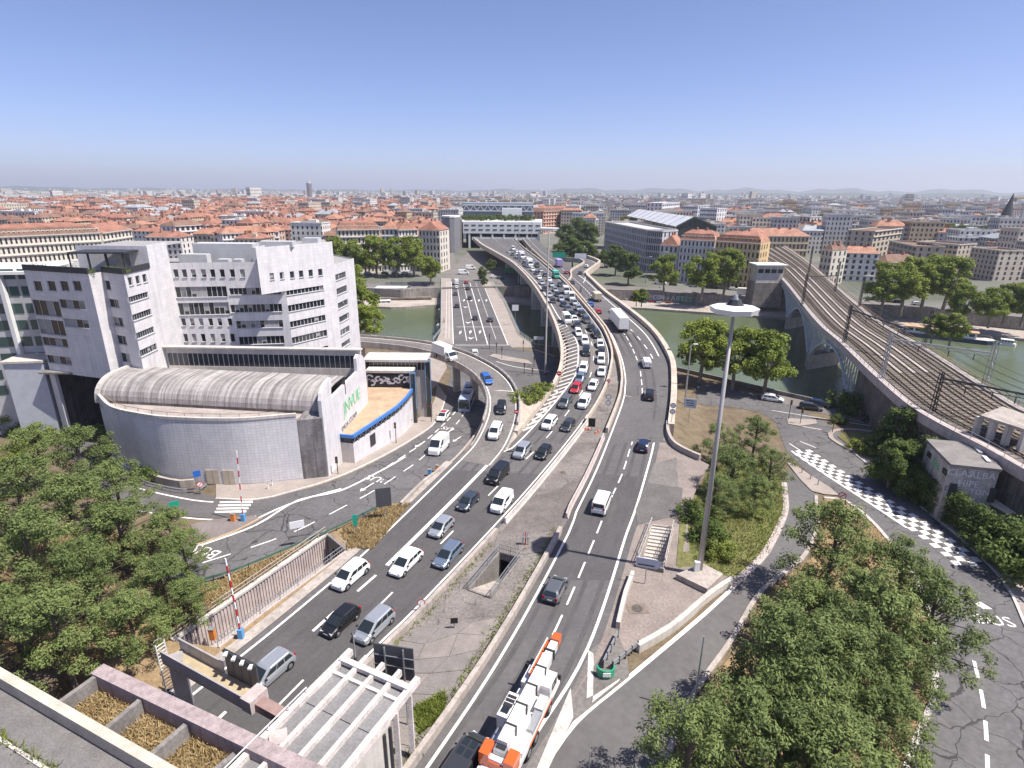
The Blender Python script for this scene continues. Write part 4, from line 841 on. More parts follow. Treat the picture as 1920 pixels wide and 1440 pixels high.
# tiled end wall with its stepped outline
E0 = (-27.1, 75.65); E1 = (-25.7, 95.2); ep = [(617, 893), (602, 752), (603, 738), (606, 727), (612, 716), (620, 708), (621.5, 746), (670, 697), (668, 672), (672, 664), (680, 667), (684, 676), (690, 748)]
pts = [PV(x, y, E0, E1) for x, y in ep]; pts[0].z = -1; pts.append(V3((pts[-1].x, pts[-1].y, -2)))
ew = MB(); base = V3((E0[0], E0[1], 0)); ew.face(pts, 0, [((p-base).xy.length, p.z) for p in pts]); th_ = V3((-.5, .03, 0)); ew.face([p+th_ for p in pts][::-1], 0, [((p-base).xy.length, p.z) for p in pts][::-1])
for p, q in zip(pts, pts[1:]): ew.face([p, p+th_, q+th_, q], 0, [(0, 0), (.5, 0), (.5, 1), (0, 1)])
ewo = ew.build('end_wall', WHITE_ST, hall)
GR = mat('spray_paint_green', (.12, .62, .33), .7, .45, 1.4, hue2=(.45, .65, .2)); GK = mat('spray_paint_black', (.05, .06, .08), .7, .2, 2)
ed = (V3((*E1, 0))-V3((*E0, 0))).normalized(); en = V3((.06, -.004, 0))
p = PV(660, 752, E0, E1); o = link('graffiti', textmesh('JNVUE', 3.0, GR, spacing=.9), ewo); put(o, p+en, ed+V3((0, 0, .02)), (0, 0, 1))
p = PV(655, 790, E0, E1); o = link('graffiti', textmesh('SMOA STORM', 1.15, GK), ewo); put(o, p+en, ed, (0, 0, 1))
# clerestory with its long row of panes
facet(hall, (-59.5, 94.6), (-25.9, 93.6), 9.4, 14.1, [(311, 660, 665, 668.5, 684, 37)], CONC_L, .15, 0, plain('tinted_glass', (.035, .04, .05), .1, 0, .8), name='clerestory_wall', sill=False)
mb = MB(); mb.prism([(-59.9, 94.2), (-25.7, 93.2), (-25.6, 94.4), (-59.9, 95.4)], 14.1, 14.35); mb.build('clerestory_roof', CONC_L, hall)
mb = MB(); mb.box((-57, 93.5, 9.9), (5.5, 2, .8)); mb.build('stair_ledge', CONC_L, hall)
f = thing('roof_railing', 'thin metal railing along the roof edge behind the curved wall', 'railing', (-46, 74, 8.7)); fence(f, [p+V3((0, .9, 8.75)) for p in CW[3:-3]], 1.6, 2.5, mat('rusty_rail', (.3, .22, .18), .7, .2, 1), 2, .05)
# doors at the foot of the curved wall
for i, (x0, x1) in enumerate(((394, 418), (425, 447))):
    a = P(x0, 902, 0); b = P(x1, 902, 0); mb = MB(); y_ = min(CW, key=lambda p: abs(p.x-a.x)).y-.05; mb.box(((a.x+b.x)/2, y_, 1.05), (b.x-a.x, .08, 2.2)); o = mb.build('door', mat('beige_door', (.5, .43, .34), .7, .1, 1), hall)
    mb = MB(); mb.box(((a.x+b.x)/2, y_-.02, 1.05), (.03, .06, 2.2)); mb.build('door_gap', DARKST, o)

# ---------------------------------------------------------------- low wing with the blue fascia
lw = thing('blue_edged_wing', 'low white wing with tan flat roof and curved blue edge beside the bus road', 'building', P(662, 868, -1))
RZ = 3.9
rp = [P(x, y, RZ) for x, y in ((637, 815), (661, 817), (692, 797), (722, 777), (745, 761), (762, 744), (774, 728))]
back = [P(690, 723, RZ), P(640, 760, RZ)]
flat('roof', rp+[P(774, 722, RZ), P(690, 722, RZ), V3((-26.2, 88, RZ)), V3((-26.6, 82, RZ))], [], RZ, mat('tan_roof_gravel', (.43, .30, .2), .95, .22, .6, fine=.2), lw)
cv = cat(rp[1:], 1.0); BLUE = mat('blue_fascia', (.07, .2, .5), .5, .1, 1)
mb = MB(); mb.bar(rp[0]+V3((0, 0, -.15)), rp[1]+V3((0, 0, -.15)), .3, .55); mb.sweep(cv, [(-.2, -.42), (.15, -.42), (.15, .14), (-.2, .14)]); mb.build('fascia', BLUE, lw)
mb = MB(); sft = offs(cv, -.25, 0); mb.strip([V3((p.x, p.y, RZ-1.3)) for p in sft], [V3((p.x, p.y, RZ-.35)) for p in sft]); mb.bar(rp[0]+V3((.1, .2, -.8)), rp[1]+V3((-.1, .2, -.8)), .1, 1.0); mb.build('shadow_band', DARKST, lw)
mb = MB(); L_ = plen(cv); q = offs(cv, .05)
rsn = resamp(q, int(L_/1.5)*2+1)
for k in range(0, len(rsn)-2, 2):
    mb.bar(V3((rsn[k].x, rsn[k].y, RZ-1.3)), V3((rsn[k+1].x, rsn[k+1].y, RZ-.4)), .06, .06); mb.bar(V3((rsn[k+1].x, rsn[k+1].y, RZ-.4)), V3((rsn[k+2].x, rsn[k+2].y, RZ-1.3)), .06, .06)
o = mb.build('truss_struts', STEEL, lw); o['kind'] = 'stuff'
mb = MB(); s = 0; wl_ = [p for p in offs(cv, -.05)]
for p, q in zip(wl_, wl_[1:]):
    L_ = (q-p).length; mb.face([V3((p.x, p.y, -5)), V3((q.x, q.y, -5)), V3((q.x, q.y, RZ-1.3)), V3((p.x, p.y, RZ-1.3))], 0, [(s, -5), (s+L_, -5), (s+L_, RZ), (s, RZ)]); s += L_
mb.build('curved_wall', WHITE_ST, lw)
mb = MB(); mb.face([V3((rp[0].x, rp[0].y, -2)), V3((rp[1].x, rp[1].y, -2)), V3((rp[1].x, rp[1].y, RZ-1.3)), V3((rp[0].x, rp[0].y, RZ-1.3))]); mb.build('end_wall', CONC_L, lw)
p = wl_[int(len(wl_)*.22)]; q = wl_[int(len(wl_)*.22)+2]; d = (q-p).normalized(); n2 = V3((d.y, -d.x, 0)); mb = MB(); mb.bar(p+n2*.04+V3((0, 0, -RZ-.0+1.0)), p+d*1.5+n2*.04+V3((0, 0, -RZ+1.0)), .1, 2.0); mb.build('doorway', DARKST, lw)
# rear tiers with mural and window strip
Tz = RZ
m0 = PY(690, 722, 104.0); m1 = PY(773, 724, 104.0); t0 = V3((m0.x, 104, 0)); t1 = V3((m1.x, 104.0, 0)); zt = PY(730, 699, 104).z
mb = MB(); mb.face([t0+V3((0, 0, Tz)), t1+V3((0, 0, Tz)), t1+V3((0, 0, zt)), t0+V3((0, 0, zt))]); mural = mb.build('mural_wall', mat('mural_black', (.03, .03, .035), .8, .3, 1), lw)
MW = mat('mural_white', (.55, .55, .6), .8, .2, 1.5); rr2 = random.Random(2)
for k in range(15):
    c = t0.lerp(t1, (k+.5)/15)+V3((0, -.03, (Tz+zt)/2+rr2.uniform(-.4, .4))); r0 = rr2.uniform(.45, .8); mb = MB(); st_ = rr2.random()*6; pv = []
    for j in range(13): g_ = st_+j*.42; rr3 = r0*(1-j/16); pv.append((c+V3((rr3*math.cos(g_), -.002*k, rr3*math.sin(g_))), .16*(1-j/14)+.03))
    for (p, w0), (q, w1) in zip(pv, pv[1:]): d = (q-p).normalized(); u_ = V3((-d.z, 0, d.x)); mb.face([p-u_*w0, q-u_*w1, q+u_*w1, p+u_*w0])
    mb.build('painted_scroll', MW, mural)
mb = MB(); mb.box(((t0.x+t1.x)/2, 105.2, zt+.2), (t1.x-t0.x+.6, 2.6, .45)); mb.build('slab', CONC_L, lw)
z3 = PY(740, 700, 107).z; z4 = PY(740, 678, 107).z; u0 = PY(686, 690, 107).x; u1 = PY(797, 690, 107).x
mb = MB(); mb.prism([(u0, 107.2), (u1, 107.2), (u1+.3, 112), (u0, 112)], -4, z4); mb.build('rear_block', CONC_L, lw)
nw = 15
for k in range(nw): mb = MB(); w_ = (u1-u0)/nw; mb.box((u0+w_*(k+.5), 107.17, z4-.95), (w_*.78, .08, 1.5)); mb.build('window', mat('brown_glass', (.035, .02, .018), .15, .2, 1, spec=.8), lw)
mb = MB(); mb.box(((u0+u1)/2, 109.4, z4+.2), (u1-u0+1, 5.4, .45)); mb.build('rear_roof', CONC_L, lw)
for (x_, y_, z_) in ((t1.x+.3, 103.6, zt+.4), (u1+.5, 107.5, z4+.3)):
    mb = MB(); mb.box((x_, y_, (z_-4)/2), (.9, 1.0, z_+4)); o = mb.build('glazed_stair_tower', GLASS, lw); mb = MB(); mb.box((x_, y_-.55, z_-.1), (1.1, .15, .35)); mb.box((x_-.5, y_-.55, z_/2), (.12, .12, z_)); mb.box((x_+.5, y_-.55, z_/2), (.12, .12, z_)); mb.build('blue_frame', mat('light_blue_frame', (.2, .36, .55), .5, .1, 1), o)
# ================================================================== THE RAILWAY BRIDGE AND ITS SURROUNDINGS
RZL = 5.5
rlp = cat([P(x, y, RZL) for x, y in ((1395, 470), (1440, 497), (1475, 530), (1532, 600), (1580, 643), (1640, 700), (1712, 762), (1775, 800), (1850, 838), (1960, 900))], 3)
rrp = cat([P(x, y, RZL) for x, y in ((1470, 462), (1510, 490), (1545, 520), (1635, 598), (1722, 650), (1837, 725), (1920, 776), (2000, 812), (2080, 850), (2240, 930))], 3)
BALL = mat('track_ballast', (.205, .165, .135), .95, .35, .35, fine=.4, bump=.3, hue2=(.19, .17, .12))
NR = 70; rl_ = resamp(rlp, NR); rr_ = resamp(rrp, NR)
rb = thing('railway_bridge', 'iron arched railway bridge carrying several tracks across the river at the right', 'bridge', (73, 110, -9))
mb = MB(); mb.strip(rl_, rr_, cross=8); mb.build('ballast_deck', BALL, rb)
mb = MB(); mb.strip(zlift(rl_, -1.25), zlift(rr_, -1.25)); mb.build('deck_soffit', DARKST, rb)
mb = MB(); mb.sweep(rl_, [(-.25, -1.3), (.9, -1.3), (.9, .35), (-.25, .35)]); mb.build('edge_walkway', CONC_P, rb)
mb = MB(); mb.sweep(rr_, [(-.9, -1.3), (.25, -1.3), (.25, .35), (-.9, .35)]); mb.build('edge_walkway', CONC, rb)
fence(rb, offs(rl_, .7, .35), 1.0, 3, STEEL, 2, .06); fence(rb, offs(rr_, -.7, .35), 1.0, 3, mat('ochre_railing', (.42, .27, .17), .7, .2, 1), 2, .08)
RAILM = mat('rail_steel', (.10, .075, .06), .6, .3, 1); SLP = mat('sleeper', (.16, .13, .11), .9, .3, 1)
for i, f_ in enumerate((.09, .23, .39, .55, .71, .87)):
    c = [a.lerp(b, f_) for a, b in zip(rl_, rr_)]
    t = thing('railway_track', '%s of the six railway tracks counted from the river viewing side' % ('first', 'second', 'third', 'fourth', 'fifth', 'sixth')[i], 'railway track', c[30], 'tracks on the railway bridge')
    for sgn in (-1, 1): mb = MB(); mb.sweep(offs(c, sgn*.76, .08), [(-.06, 0), (.06, 0), (.06, .18), (-.06, .18)]); mb.build('rail', RAILM, t)
    mb = MB()
    for p, q in zip(resamp(c, 240), resamp(c, 241)[1:]):
        d = (q-p).normalized(); n2 = V3((d.y, -d.x, 0)); mb.bar(p-n2*1.25+V3((0, 0, .03)), p+n2*1.25+V3((0, 0, .03)), .26, .1)
    o = mb.build('sleepers', SLP, t); o['kind'] = 'stuff'
for f_ in (.31, .47, .63):
    c = [a.lerp(b, f_) for a, b in zip(rl_, rr_)][22:60]; mb = MB(); mb.sweep(c, [(-.3, 0), (.3, 0), (.3, .14), (-.3, .14)]); mb.build('cable_trough', CONC, rb)
# iron arches on the visible side
IRON = mat('grey_blue_iron', (.42, .46, .52), .6, .15, 1)
def near_s(p):
    best = min(range(NR), key=lambda i: (rl_[i].x-p.x)**2+(rl_[i].y-p.y)**2); return best
L_ = plen(rl_); seg = L_/(NR-1)
ends = [near_s(P(1440, 560, -6)), near_s(P(1498, 617, -9)), near_s(P(1572, 694, -9)), near_s(P(1640, 765, -5))]
for a_, b_ in zip(ends, ends[1:]):
    s0, s1 = a_*seg+1, b_*seg-1; n2 = 22
    for off in (.5, -14.0):
        up_ = resamp(offs(sub(rl_, s0, s1), off, -1.2), n2+1); lo = []
        for k, p in enumerate(up_): t = 2*k/n2-1; lo.append(V3((p.x, p.y, lerp(-5.5, 3.2, 1-t*t))))
        mb = MB(); mb.sweep(lo, [(-.25, -.3), (.25, -.3), (.25, .3), (-.25, .3)]); mb.build('arch_rib', IRON, rb)
        mb = MB()
        for k in range(n2+1):
            mb.bar(up_[k], lo[k], .22, .22)
            if k < n2: mb.bar(up_[k] if k < n2/2 else lo[k], lo[k+1] if k < n2/2 else up_[k+1], .12, .12)
        o = mb.build('spandrel_lattice', IRON, rb); o['kind'] = 'stuff'
for e in ends:
    p = rl_[e]; q = rr_[e]; d = (rl_[min(e+1, NR-1)]-rl_[e-1]).normalized(); mb = MB(); c0 = p.lerp(q, -.05); c1 = p.lerp(q, 1.05); mb.prism([(c.x, c.y) for c in (c0-d*2.2, c1-d*2.2, c1+d*2.2, c0+d*2.2)], -12, -4.8); mb.build('pier', QUAY, rb)
    for u in (.02, .34, .66, .98): c = p.lerp(q, u); mb = MB(); mb.bar(V3((c.x, c.y, -4.8)), V3((c.x, c.y, 4.2)), .5, 1.6); mb.build('iron_column', IRON, rb)
# land side: embankment walls beyond the near abutment
mb = MB(); q = rl_[ends[-1]:]; mb.sweep(offs(q, .2), [(-.3, -11), (.3, -11), (.3, -1.2), (-.3, -1.2)]); mb.build('abutment_wall', mat('abutment_stone', (.15, .13, .115), .9, .35, .4, fine=.25, streak=.5), rb)
q = rl_[:ends[0]+1]; mb = MB(); mb.sweep(offs(q, .2), [(-.3, -11), (.3, -11), (.3, -1.2), (-.3, -1.2)]); mb.build('abutment_wall', mat('abutment_stone', (.25, .225, .2)), rb)
mb = MB(); qa = rl_[:ends[0]+1]; qb = rr_[:ends[0]+1]; mb.strip(zlift(qa, -1.3), zlift(qb, -1.3)); mb.build('far_fill', BALL, rb)
# overhead line masts: foot and head read off the picture
def mast(foot, head, label, m=DARKST, w=.55, lattice=True, arm=None):
    f_ = P(*foot, RZL); h_ = PY(head[0], head[1], f_.y).z; t = thing('catenary_mast', label, 'mast', f_, 'overhead line masts'); mb = MB(); z = RZL-.3
    for sx, sy in ((-1, -1), (1, -1), (1, 1), (-1, 1)): mb.bar(V3((f_.x+sx*w/2, f_.y+sy*w/2, z)), V3((f_.x+sx*w*.4, f_.y+sy*w*.4, h_)), .13, .13)
    n3 = max(4, int((h_-z)/1.1))
    for k in range(n3):
        za, zb = lerp(z, h_, k/n3), lerp(z, h_, (k+1)/n3); s_ = 1 if k % 2 else -1
        mb.bar(V3((f_.x-s_*w/2, f_.y-w/2, za)), V3((f_.x+s_*w/2, f_.y-w/2, zb)), .07, .07); mb.bar(V3((f_.x+w/2, f_.y-s_*w/2, za)), V3((f_.x+w/2, f_.y+s_*w/2, zb)), .07, .07)
    mb.build('lattice_post', m, t)
    if arm:
        a = V3((f_.x, f_.y, h_-1.0)); b = PY(arm[0], arm[1], P(arm[2], arm[3], RZL).y) if len(arm) == 4 else None; mb = MB(); mb.bar(a, b, .22, .3); mb.bar(a+V3((0, 0, -.7)), b+V3((0, 0, -.7)), .1, .1)
        nn2 = 10
        for k in range(nn2): p0 = a.lerp(b, k/nn2); p1 = a.lerp(b, (k+1)/nn2); mb.bar(p0, p1+V3((0, 0, -.7)), .07, .07)
        mb.build('cross_beam', m, t)
        for u in (.3, .6, .85): p0 = a.lerp(b, u); mb = MB(); mb.bar(p0+V3((0, 0, -.6)), p0+V3((0, 0, -1.8)), .12, .12); mb.build('insulator_hanger', DARKST, t)
    return t
mast((1582, 645), (1595, 572), 'dark lattice mast on the near bridge edge above the middle pier', arm=(1704, 618, 1690, 672))
mast((1504, 572), (1511, 513), 'dark lattice mast near the far end of the railway bridge', arm=(1570, 517, 1566, 560))
mast((1565, 547), (1576, 490), 'dark mast on the far bridge edge left of the cream apartment house')
mast((1610, 577), (1620, 525), 'dark mast on the far bridge edge in front of the riverside planes')
mast((1652, 712), (1670, 626), 'grey lattice mast carrying the pale cross beam over all tracks', STEEL, .6, arm=(1858, 662, 1846, 724))
mast((1846, 724), (1866, 643), 'grey lattice mast at the right end of the pale cross beam', STEEL, .8)
mast((1748, 772), (1767, 698), 'black mast beside the hut roof on the near railway edge', arm=(1935, 742, 1930, 800))
mast((1731, 652), (1745, 580), 'black mast on the far bridge edge above the moored barge')
mast((1516, 512), (1525, 462), 'slim dark mast among the tracks by the cream gable')
for k, f_ in enumerate((.16, .31, .47, .63, .79)):
    c = [a.lerp(b, f_)+V3((0, 0, 6.0)) for a, b in zip(rl_, rr_)]; mb = MB(); mb.sweep(c, [(-.02, 0), (.02, 0), (.02, .04), (-.02, .04)]); mb.sweep(zlift(c, 1.1), [(-.02, 0), (.02, 0), (.02, .04), (-.02, .04)]); mb.build('overhead_wire', DARKST, rb)

# graffiti covered hut beside the tracks
hut = thing('railway_hut', 'flat roofed railway hut covered in graffiti beside the tracks', 'building', P(1782, 908, -4)); HZ = 4.9
hc = [P(x, y, HZ) for x, y in ((1736, 823), (1783, 871), (1880, 881), (1835, 831))]
mb = MB(); mb.prism([(p.x, p.y) for p in hc], HZ-.35, HZ+.05); mb.build('roof', mat('bitumen_roof', (.21, .19, .18), .9, .25, .5, fine=.15), hut)
cc = sum(hc, V3())/4; ins = [cc+(p-cc)*.95 for p in hc]; HW = mat('hut_render', (.42, .39, .37), .9, .3, .7, fine=.3, streak=.5)
mb = MB(); mb.prism([(p.x, p.y) for p in ins], -4.2, HZ-.36); hw = mb.build('wall', HW, hut)
fa_ = ins[1]; fb_ = ins[2]; d = (fb_-fa_).normalized(); n2 = V3((d.y, -d.x, 0))*.06
GW = mat('spray_paint_white', (.7, .68, .7), .8, .2, 2)
for s_, u, z, sz, m in (('CLAS', .22, 3.7, 1.35, GW), ('ALBA', .68, 3.6, 1.35, GW), ('HIPE', .45, 2.2, 1.3, GW), ('TONK', .78, 1.1, 1.1, GW), ('DAE', .15, 1.2, 1.0, GK)):
    o = link('graffiti', textmesh(s_, sz, m), hw); put(o, fa_.lerp(fb_, u)*V3((1, 1, 0)) if False else V3((fa_.lerp(fb_, u).x, fa_.lerp(fb_, u).y, z))+n2, d, (0, 0, 1))
for u, w_, zz, hh in ((.08, .9, .9, 2.2), (.92, .8, .9, 2.2)): p = fa_.lerp(fb_, u); mb = MB(); mb.bar(V3((p.x, p.y, zz))+n2, V3((p.x, p.y, zz))+n2+d*w_, .1, hh); mb.build('door', DARKST, hut)
ga_ = ins[0]; gb2 = ins[1]; d2 = (gb2-ga_).normalized(); n3 = V3((d2.y, -d2.x, 0))*.06
o = link('graffiti', textmesh('ANS', 1.5, GR), hw); p = ga_.lerp(gb2, .5); put(o, V3((p.x, p.y, 2.8))+n3, d2, (0, 0, 1))
for u in (.14, .8): p = ga_.lerp(gb2, u); mb = MB(); mb.bar(V3((p.x, p.y, 3.2))+n3, V3((p.x, p.y, 3.2))+n3+d2*1.2, .1, .8); mb.build('window', GLASS, hut)
for k in range(2): a = hc[3].lerp(hc[2], .25+.33*k).lerp(hc[0].lerp(hc[1], .25+.33*k), .16); b = hc[3].lerp(hc[2], .46+.33*k).lerp(hc[0].lerp(hc[1], .46+.33*k), .16); mb = MB(); mb.bar(a+V3((0, 0, .2)), b+V3((0, 0, .2)), .5, .12); mb.build('roof_light', WHITEP, hut)
# raised platform on concrete trestles at the right edge
tp = thing('concrete_trestle', 'pale concrete platform on trestle legs between the tracks at the right edge', 'platform', P(1860, 850, 2)); c0 = P(1838, 778, 9); c1 = P(1925, 806, 9); c2 = P(1960, 790, 9); c3 = P(1880, 762, 9)
mb = MB(); mb.prism([(p.x, p.y) for p in (c0, c1, c2, c3)], 8.6, 9.0); mb.build('platform_slab', CONC, tp)
for a in (c0, c0.lerp(c1, .33), c0.lerp(c1, .66), c1, c3): mb = MB(); mb.box((a.x+.3, a.y+.3, 6.3), (.8, .6, 4.6)); mb.build('leg', CONC_L, tp)
# sheds below the hut
for (x, y, x2, y2, z, lab, m) in ((1832, 930, 1890, 962, -.5, 'long shed with cream roof below the graffiti hut', 'cream'), (1812, 924, 1824, 934, -.6, 'tiny white roofed shed behind the hedge below the graffiti hut', 'white')):
    a = P(x, y, z); b = P(x2, y2, z); d = (b-a).normalized(); n_2 = V3((-d.y, d.x, 0))*2.2; t = thing('shed', lab, 'shed', a-V3((0, 0, 3))); mb = MB(); mb.prism([(p.x, p.y) for p in (a, b, b+n_2, a+n_2)], -4, z-.12); mb.build('wall', mat('shed_green', (.12, .18, .17), .8, .2, 1), t); mb = MB(); mb.prism([(p.x, p.y) for p in (a-d*.2-n_2*.08, b+d*.2-n_2*.08, b+d*.2+n_2*1.05, a-d*.2+n_2*1.05)], z-.1, z+.05); mb.build('roof', mat('cream_roof', (.7, .64, .5), .7, .1, 1) if m == 'cream' else WHITEP, t)

# moored boats
def barge(label, p0, p1, w, hull, roofm, h=1.4, cab=2.0, small=False):
    a = P(*p0, -9); b = P(*p1, -9); L = (b-a).length; d = (b-a).normalized(); t = thing('moored_barge' if not small else 'moored_boat', label, 'boat', (a+b)/2, w=False, rz=math.atan2(d.y, d.x)); mb = MB(); hl = L/2; hw_ = w/2
    out = [(-hl, -hw_*.7), (-hl*.9, -hw_), (hl*.82, -hw_), (hl*.95, -hw_*.6), (hl, 0), (hl*.95, hw_*.6), (hl*.82, hw_), (-hl*.9, hw_), (-hl, hw_*.7)]
    mb.prism(out, -.4, h); mb.build('hull', hull, t); mb = MB(); mb.prism([(x*.985, y*.93) for x, y in out], h, h+.08); mb.build('deck', CONC_L, t)
    mb = MB(); mb.box((-hl*.12, 0, h+.08+cab/2), (L*.72, w*.75, cab)); mb.build('cabin', WHITEP, t); mb = MB(); mb.box((-hl*.12, 0, h+cab+.2), (L*.76, w*.9, .2)); mb.build('roof', roofm, t)
    n4 = max(4, int(L*.7/2.2))
    for k in range(n4):
        for s_ in (-1, 1): mb = MB(); mb.box((-hl*.12-L*.35+(k+.5)*L*.7/n4, s_*w*.38, h+.25+cab*.5), (L*.7/n4*.72, .05, cab*.5)); mb.build('window', GLASS, t)
    mb = MB()
    for s_ in (-1, 1): mb.bar(V3((hl*.62, s_*hw_*.85, h+.9)), V3((hl*.9, s_*hw_*.6, h+.9)), .05, .05)
    mb.bar(V3((hl*.9, hw_*.6, h+.9)), V3((hl*.9, -hw_*.6, h+.9)), .05, .05); mb.build('bow_rail', WHITEP, t)
    return t
barge('long dark blue restaurant barge with tan roof moored beyond the railway bridge', (1682, 625), (1866, 646), 6, mat('navy_hull', (.03, .055, .09), .4, .2, .6), mat('tan_awning', (.55, .33, .2), .8, .2, .6))
barge('small wooden boat moored at the timber dock across the river', (693, 573), (742, 571), 3.2, mat('brown_hull', (.16, .1, .07), .6, .2, 1), WHITEP, .8, 1.1, True)
barge('white launch moored right of the long blue barge', (1872, 645), (1905, 649), 2.6, WHITEP, WHITEP, .7, 1.0, True)
# ================================================================== THE CITY ON THE FAR BANK
crnd = random.Random(11)
def facade_mat(name, c, ww=.42, fh=3.2, bw=2.9, dark=(.05, .05, .055)):     # distant house front: window grid on UV metres
    m = mat(name, c, .85, .14, .1, streak=.15); nt = m.node_tree; N = nt.nodes; L = nt.links; b = N['Principled BSDF']; src = b.inputs['Base Color'].links[0].from_socket
    uv = N.new('ShaderNodeUVMap'); sp = N.new('ShaderNodeSeparateXYZ'); L.new(uv.outputs[0], sp.inputs[0])
    def band(sock, per, lo, hi):
        d = N.new('ShaderNodeMath'); d.operation = 'DIVIDE'; d.inputs[1].default_value = per; L.new(sock, d.inputs[0])
        f = N.new('ShaderNodeMath'); f.operation = 'FRACT'; L.new(d.outputs[0], f.inputs[0])
        a = N.new('ShaderNodeMath'); a.operation = 'GREATER_THAN'; a.inputs[1].default_value = lo; L.new(f.outputs[0], a.inputs[0])
        e = N.new('ShaderNodeMath'); e.operation = 'LESS_THAN'; e.inputs[1].default_value = hi; L.new(f.outputs[0], e.inputs[0])
        k = N.new('ShaderNodeMath'); k.operation = 'MULTIPLY'; L.new(a.outputs[0], k.inputs[0]); L.new(e.outputs[0], k.inputs[1]); return k.outputs[0]
    k = N.new('ShaderNodeMath'); k.operation = 'MULTIPLY'; L.new(band(sp.outputs[0], bw, .5-ww/2, .5+ww/2), k.inputs[0]); L.new(band(sp.outputs[1], fh, .2, .76), k.inputs[1])
    mx = N.new('ShaderNodeMix'); mx.data_type = 'RGBA'; L.new(k.outputs[0], mx.inputs[0]); L.new(src, mx.inputs[6]); mx.inputs[7].default_value = (*dark, 1); L.new(mx.outputs[2], b.inputs['Base Color'])
    return m
WALLC = [facade_mat('front_cream', (.56, .49, .40)), facade_mat('front_white', (.66, .63, .59), .38), facade_mat('front_ochre', (.52, .40, .27)), facade_mat('front_grey', (.5, .49, .47), .45), facade_mat('front_pink', (.55, .41, .34))]
ROOFC = [mat('roof_tile_red', (.29, .14, .1), .9, .38, .25, fine=.25), mat('roof_tile_orange', (.34, .175, .12), .9, .36, .25, fine=.25), mat('roof_tile_brown', (.2, .12, .09), .9, .3, .25, fine=.25), mat('roof_zinc', (.30, .31, .33), .6, .2, .2), mat('roof_gravel_pale', (.48, .46, .44), .9, .2, .2)]
CHIM = mat('chimney_brick', (.33, .18, .13), .9, .3, 1)
SHUT = mat('window_dark', (.035, .035, .04), .3, .3, .3, spec=.5)
def hip(mb, c, z, rise, mi, over=.4, ridge=.35):           # hipped roof over four corners (counter clockwise)
    ctr = sum(c, V3())/4; e = [ctr+(p-ctr)*(1+over/8) for p in c]; e = [V3((p.x, p.y, z)) for p in e]
    if (c[1]-c[0]).length < (c[2]-c[1]).length: e = e[1:]+e[:1]
    a = e[3].lerp(e[0], .5); b = e[1].lerp(e[2], .5); r0 = a.lerp(b, ridge/2)+V3((0, 0, rise)); r1 = a.lerp(b, 1-ridge/2)+V3((0, 0, rise))
    mb.face([e[0], e[1], r1, r0], mi); mb.face([e[2], e[3], r0, r1], mi); mb.face([e[1], e[2], r1], mi); mb.face([e[3], e[0], r0], mi); mb.face(e[::-1], mi)
    return r0, r1
def walls(mb, c, z0, z1, mi):
    s = 0
    for p, q in zip(c, c[1:]+c[:1]):
        L = (q-p).length; mb.face([V3((p.x, p.y, z0)), V3((q.x, q.y, z0)), V3((q.x, q.y, z1)), V3((p.x, p.y, z1))], mi, [(s, 0), (s+L, 0), (s+L, z1-z0), (s, z1-z0)]); s += L
def ccw(c):
    A = sum(c[k].x*c[(k+1) % 4].y-c[(k+1) % 4].x*c[k].y for k in range(4)); return c if A > 0 else c[::-1]
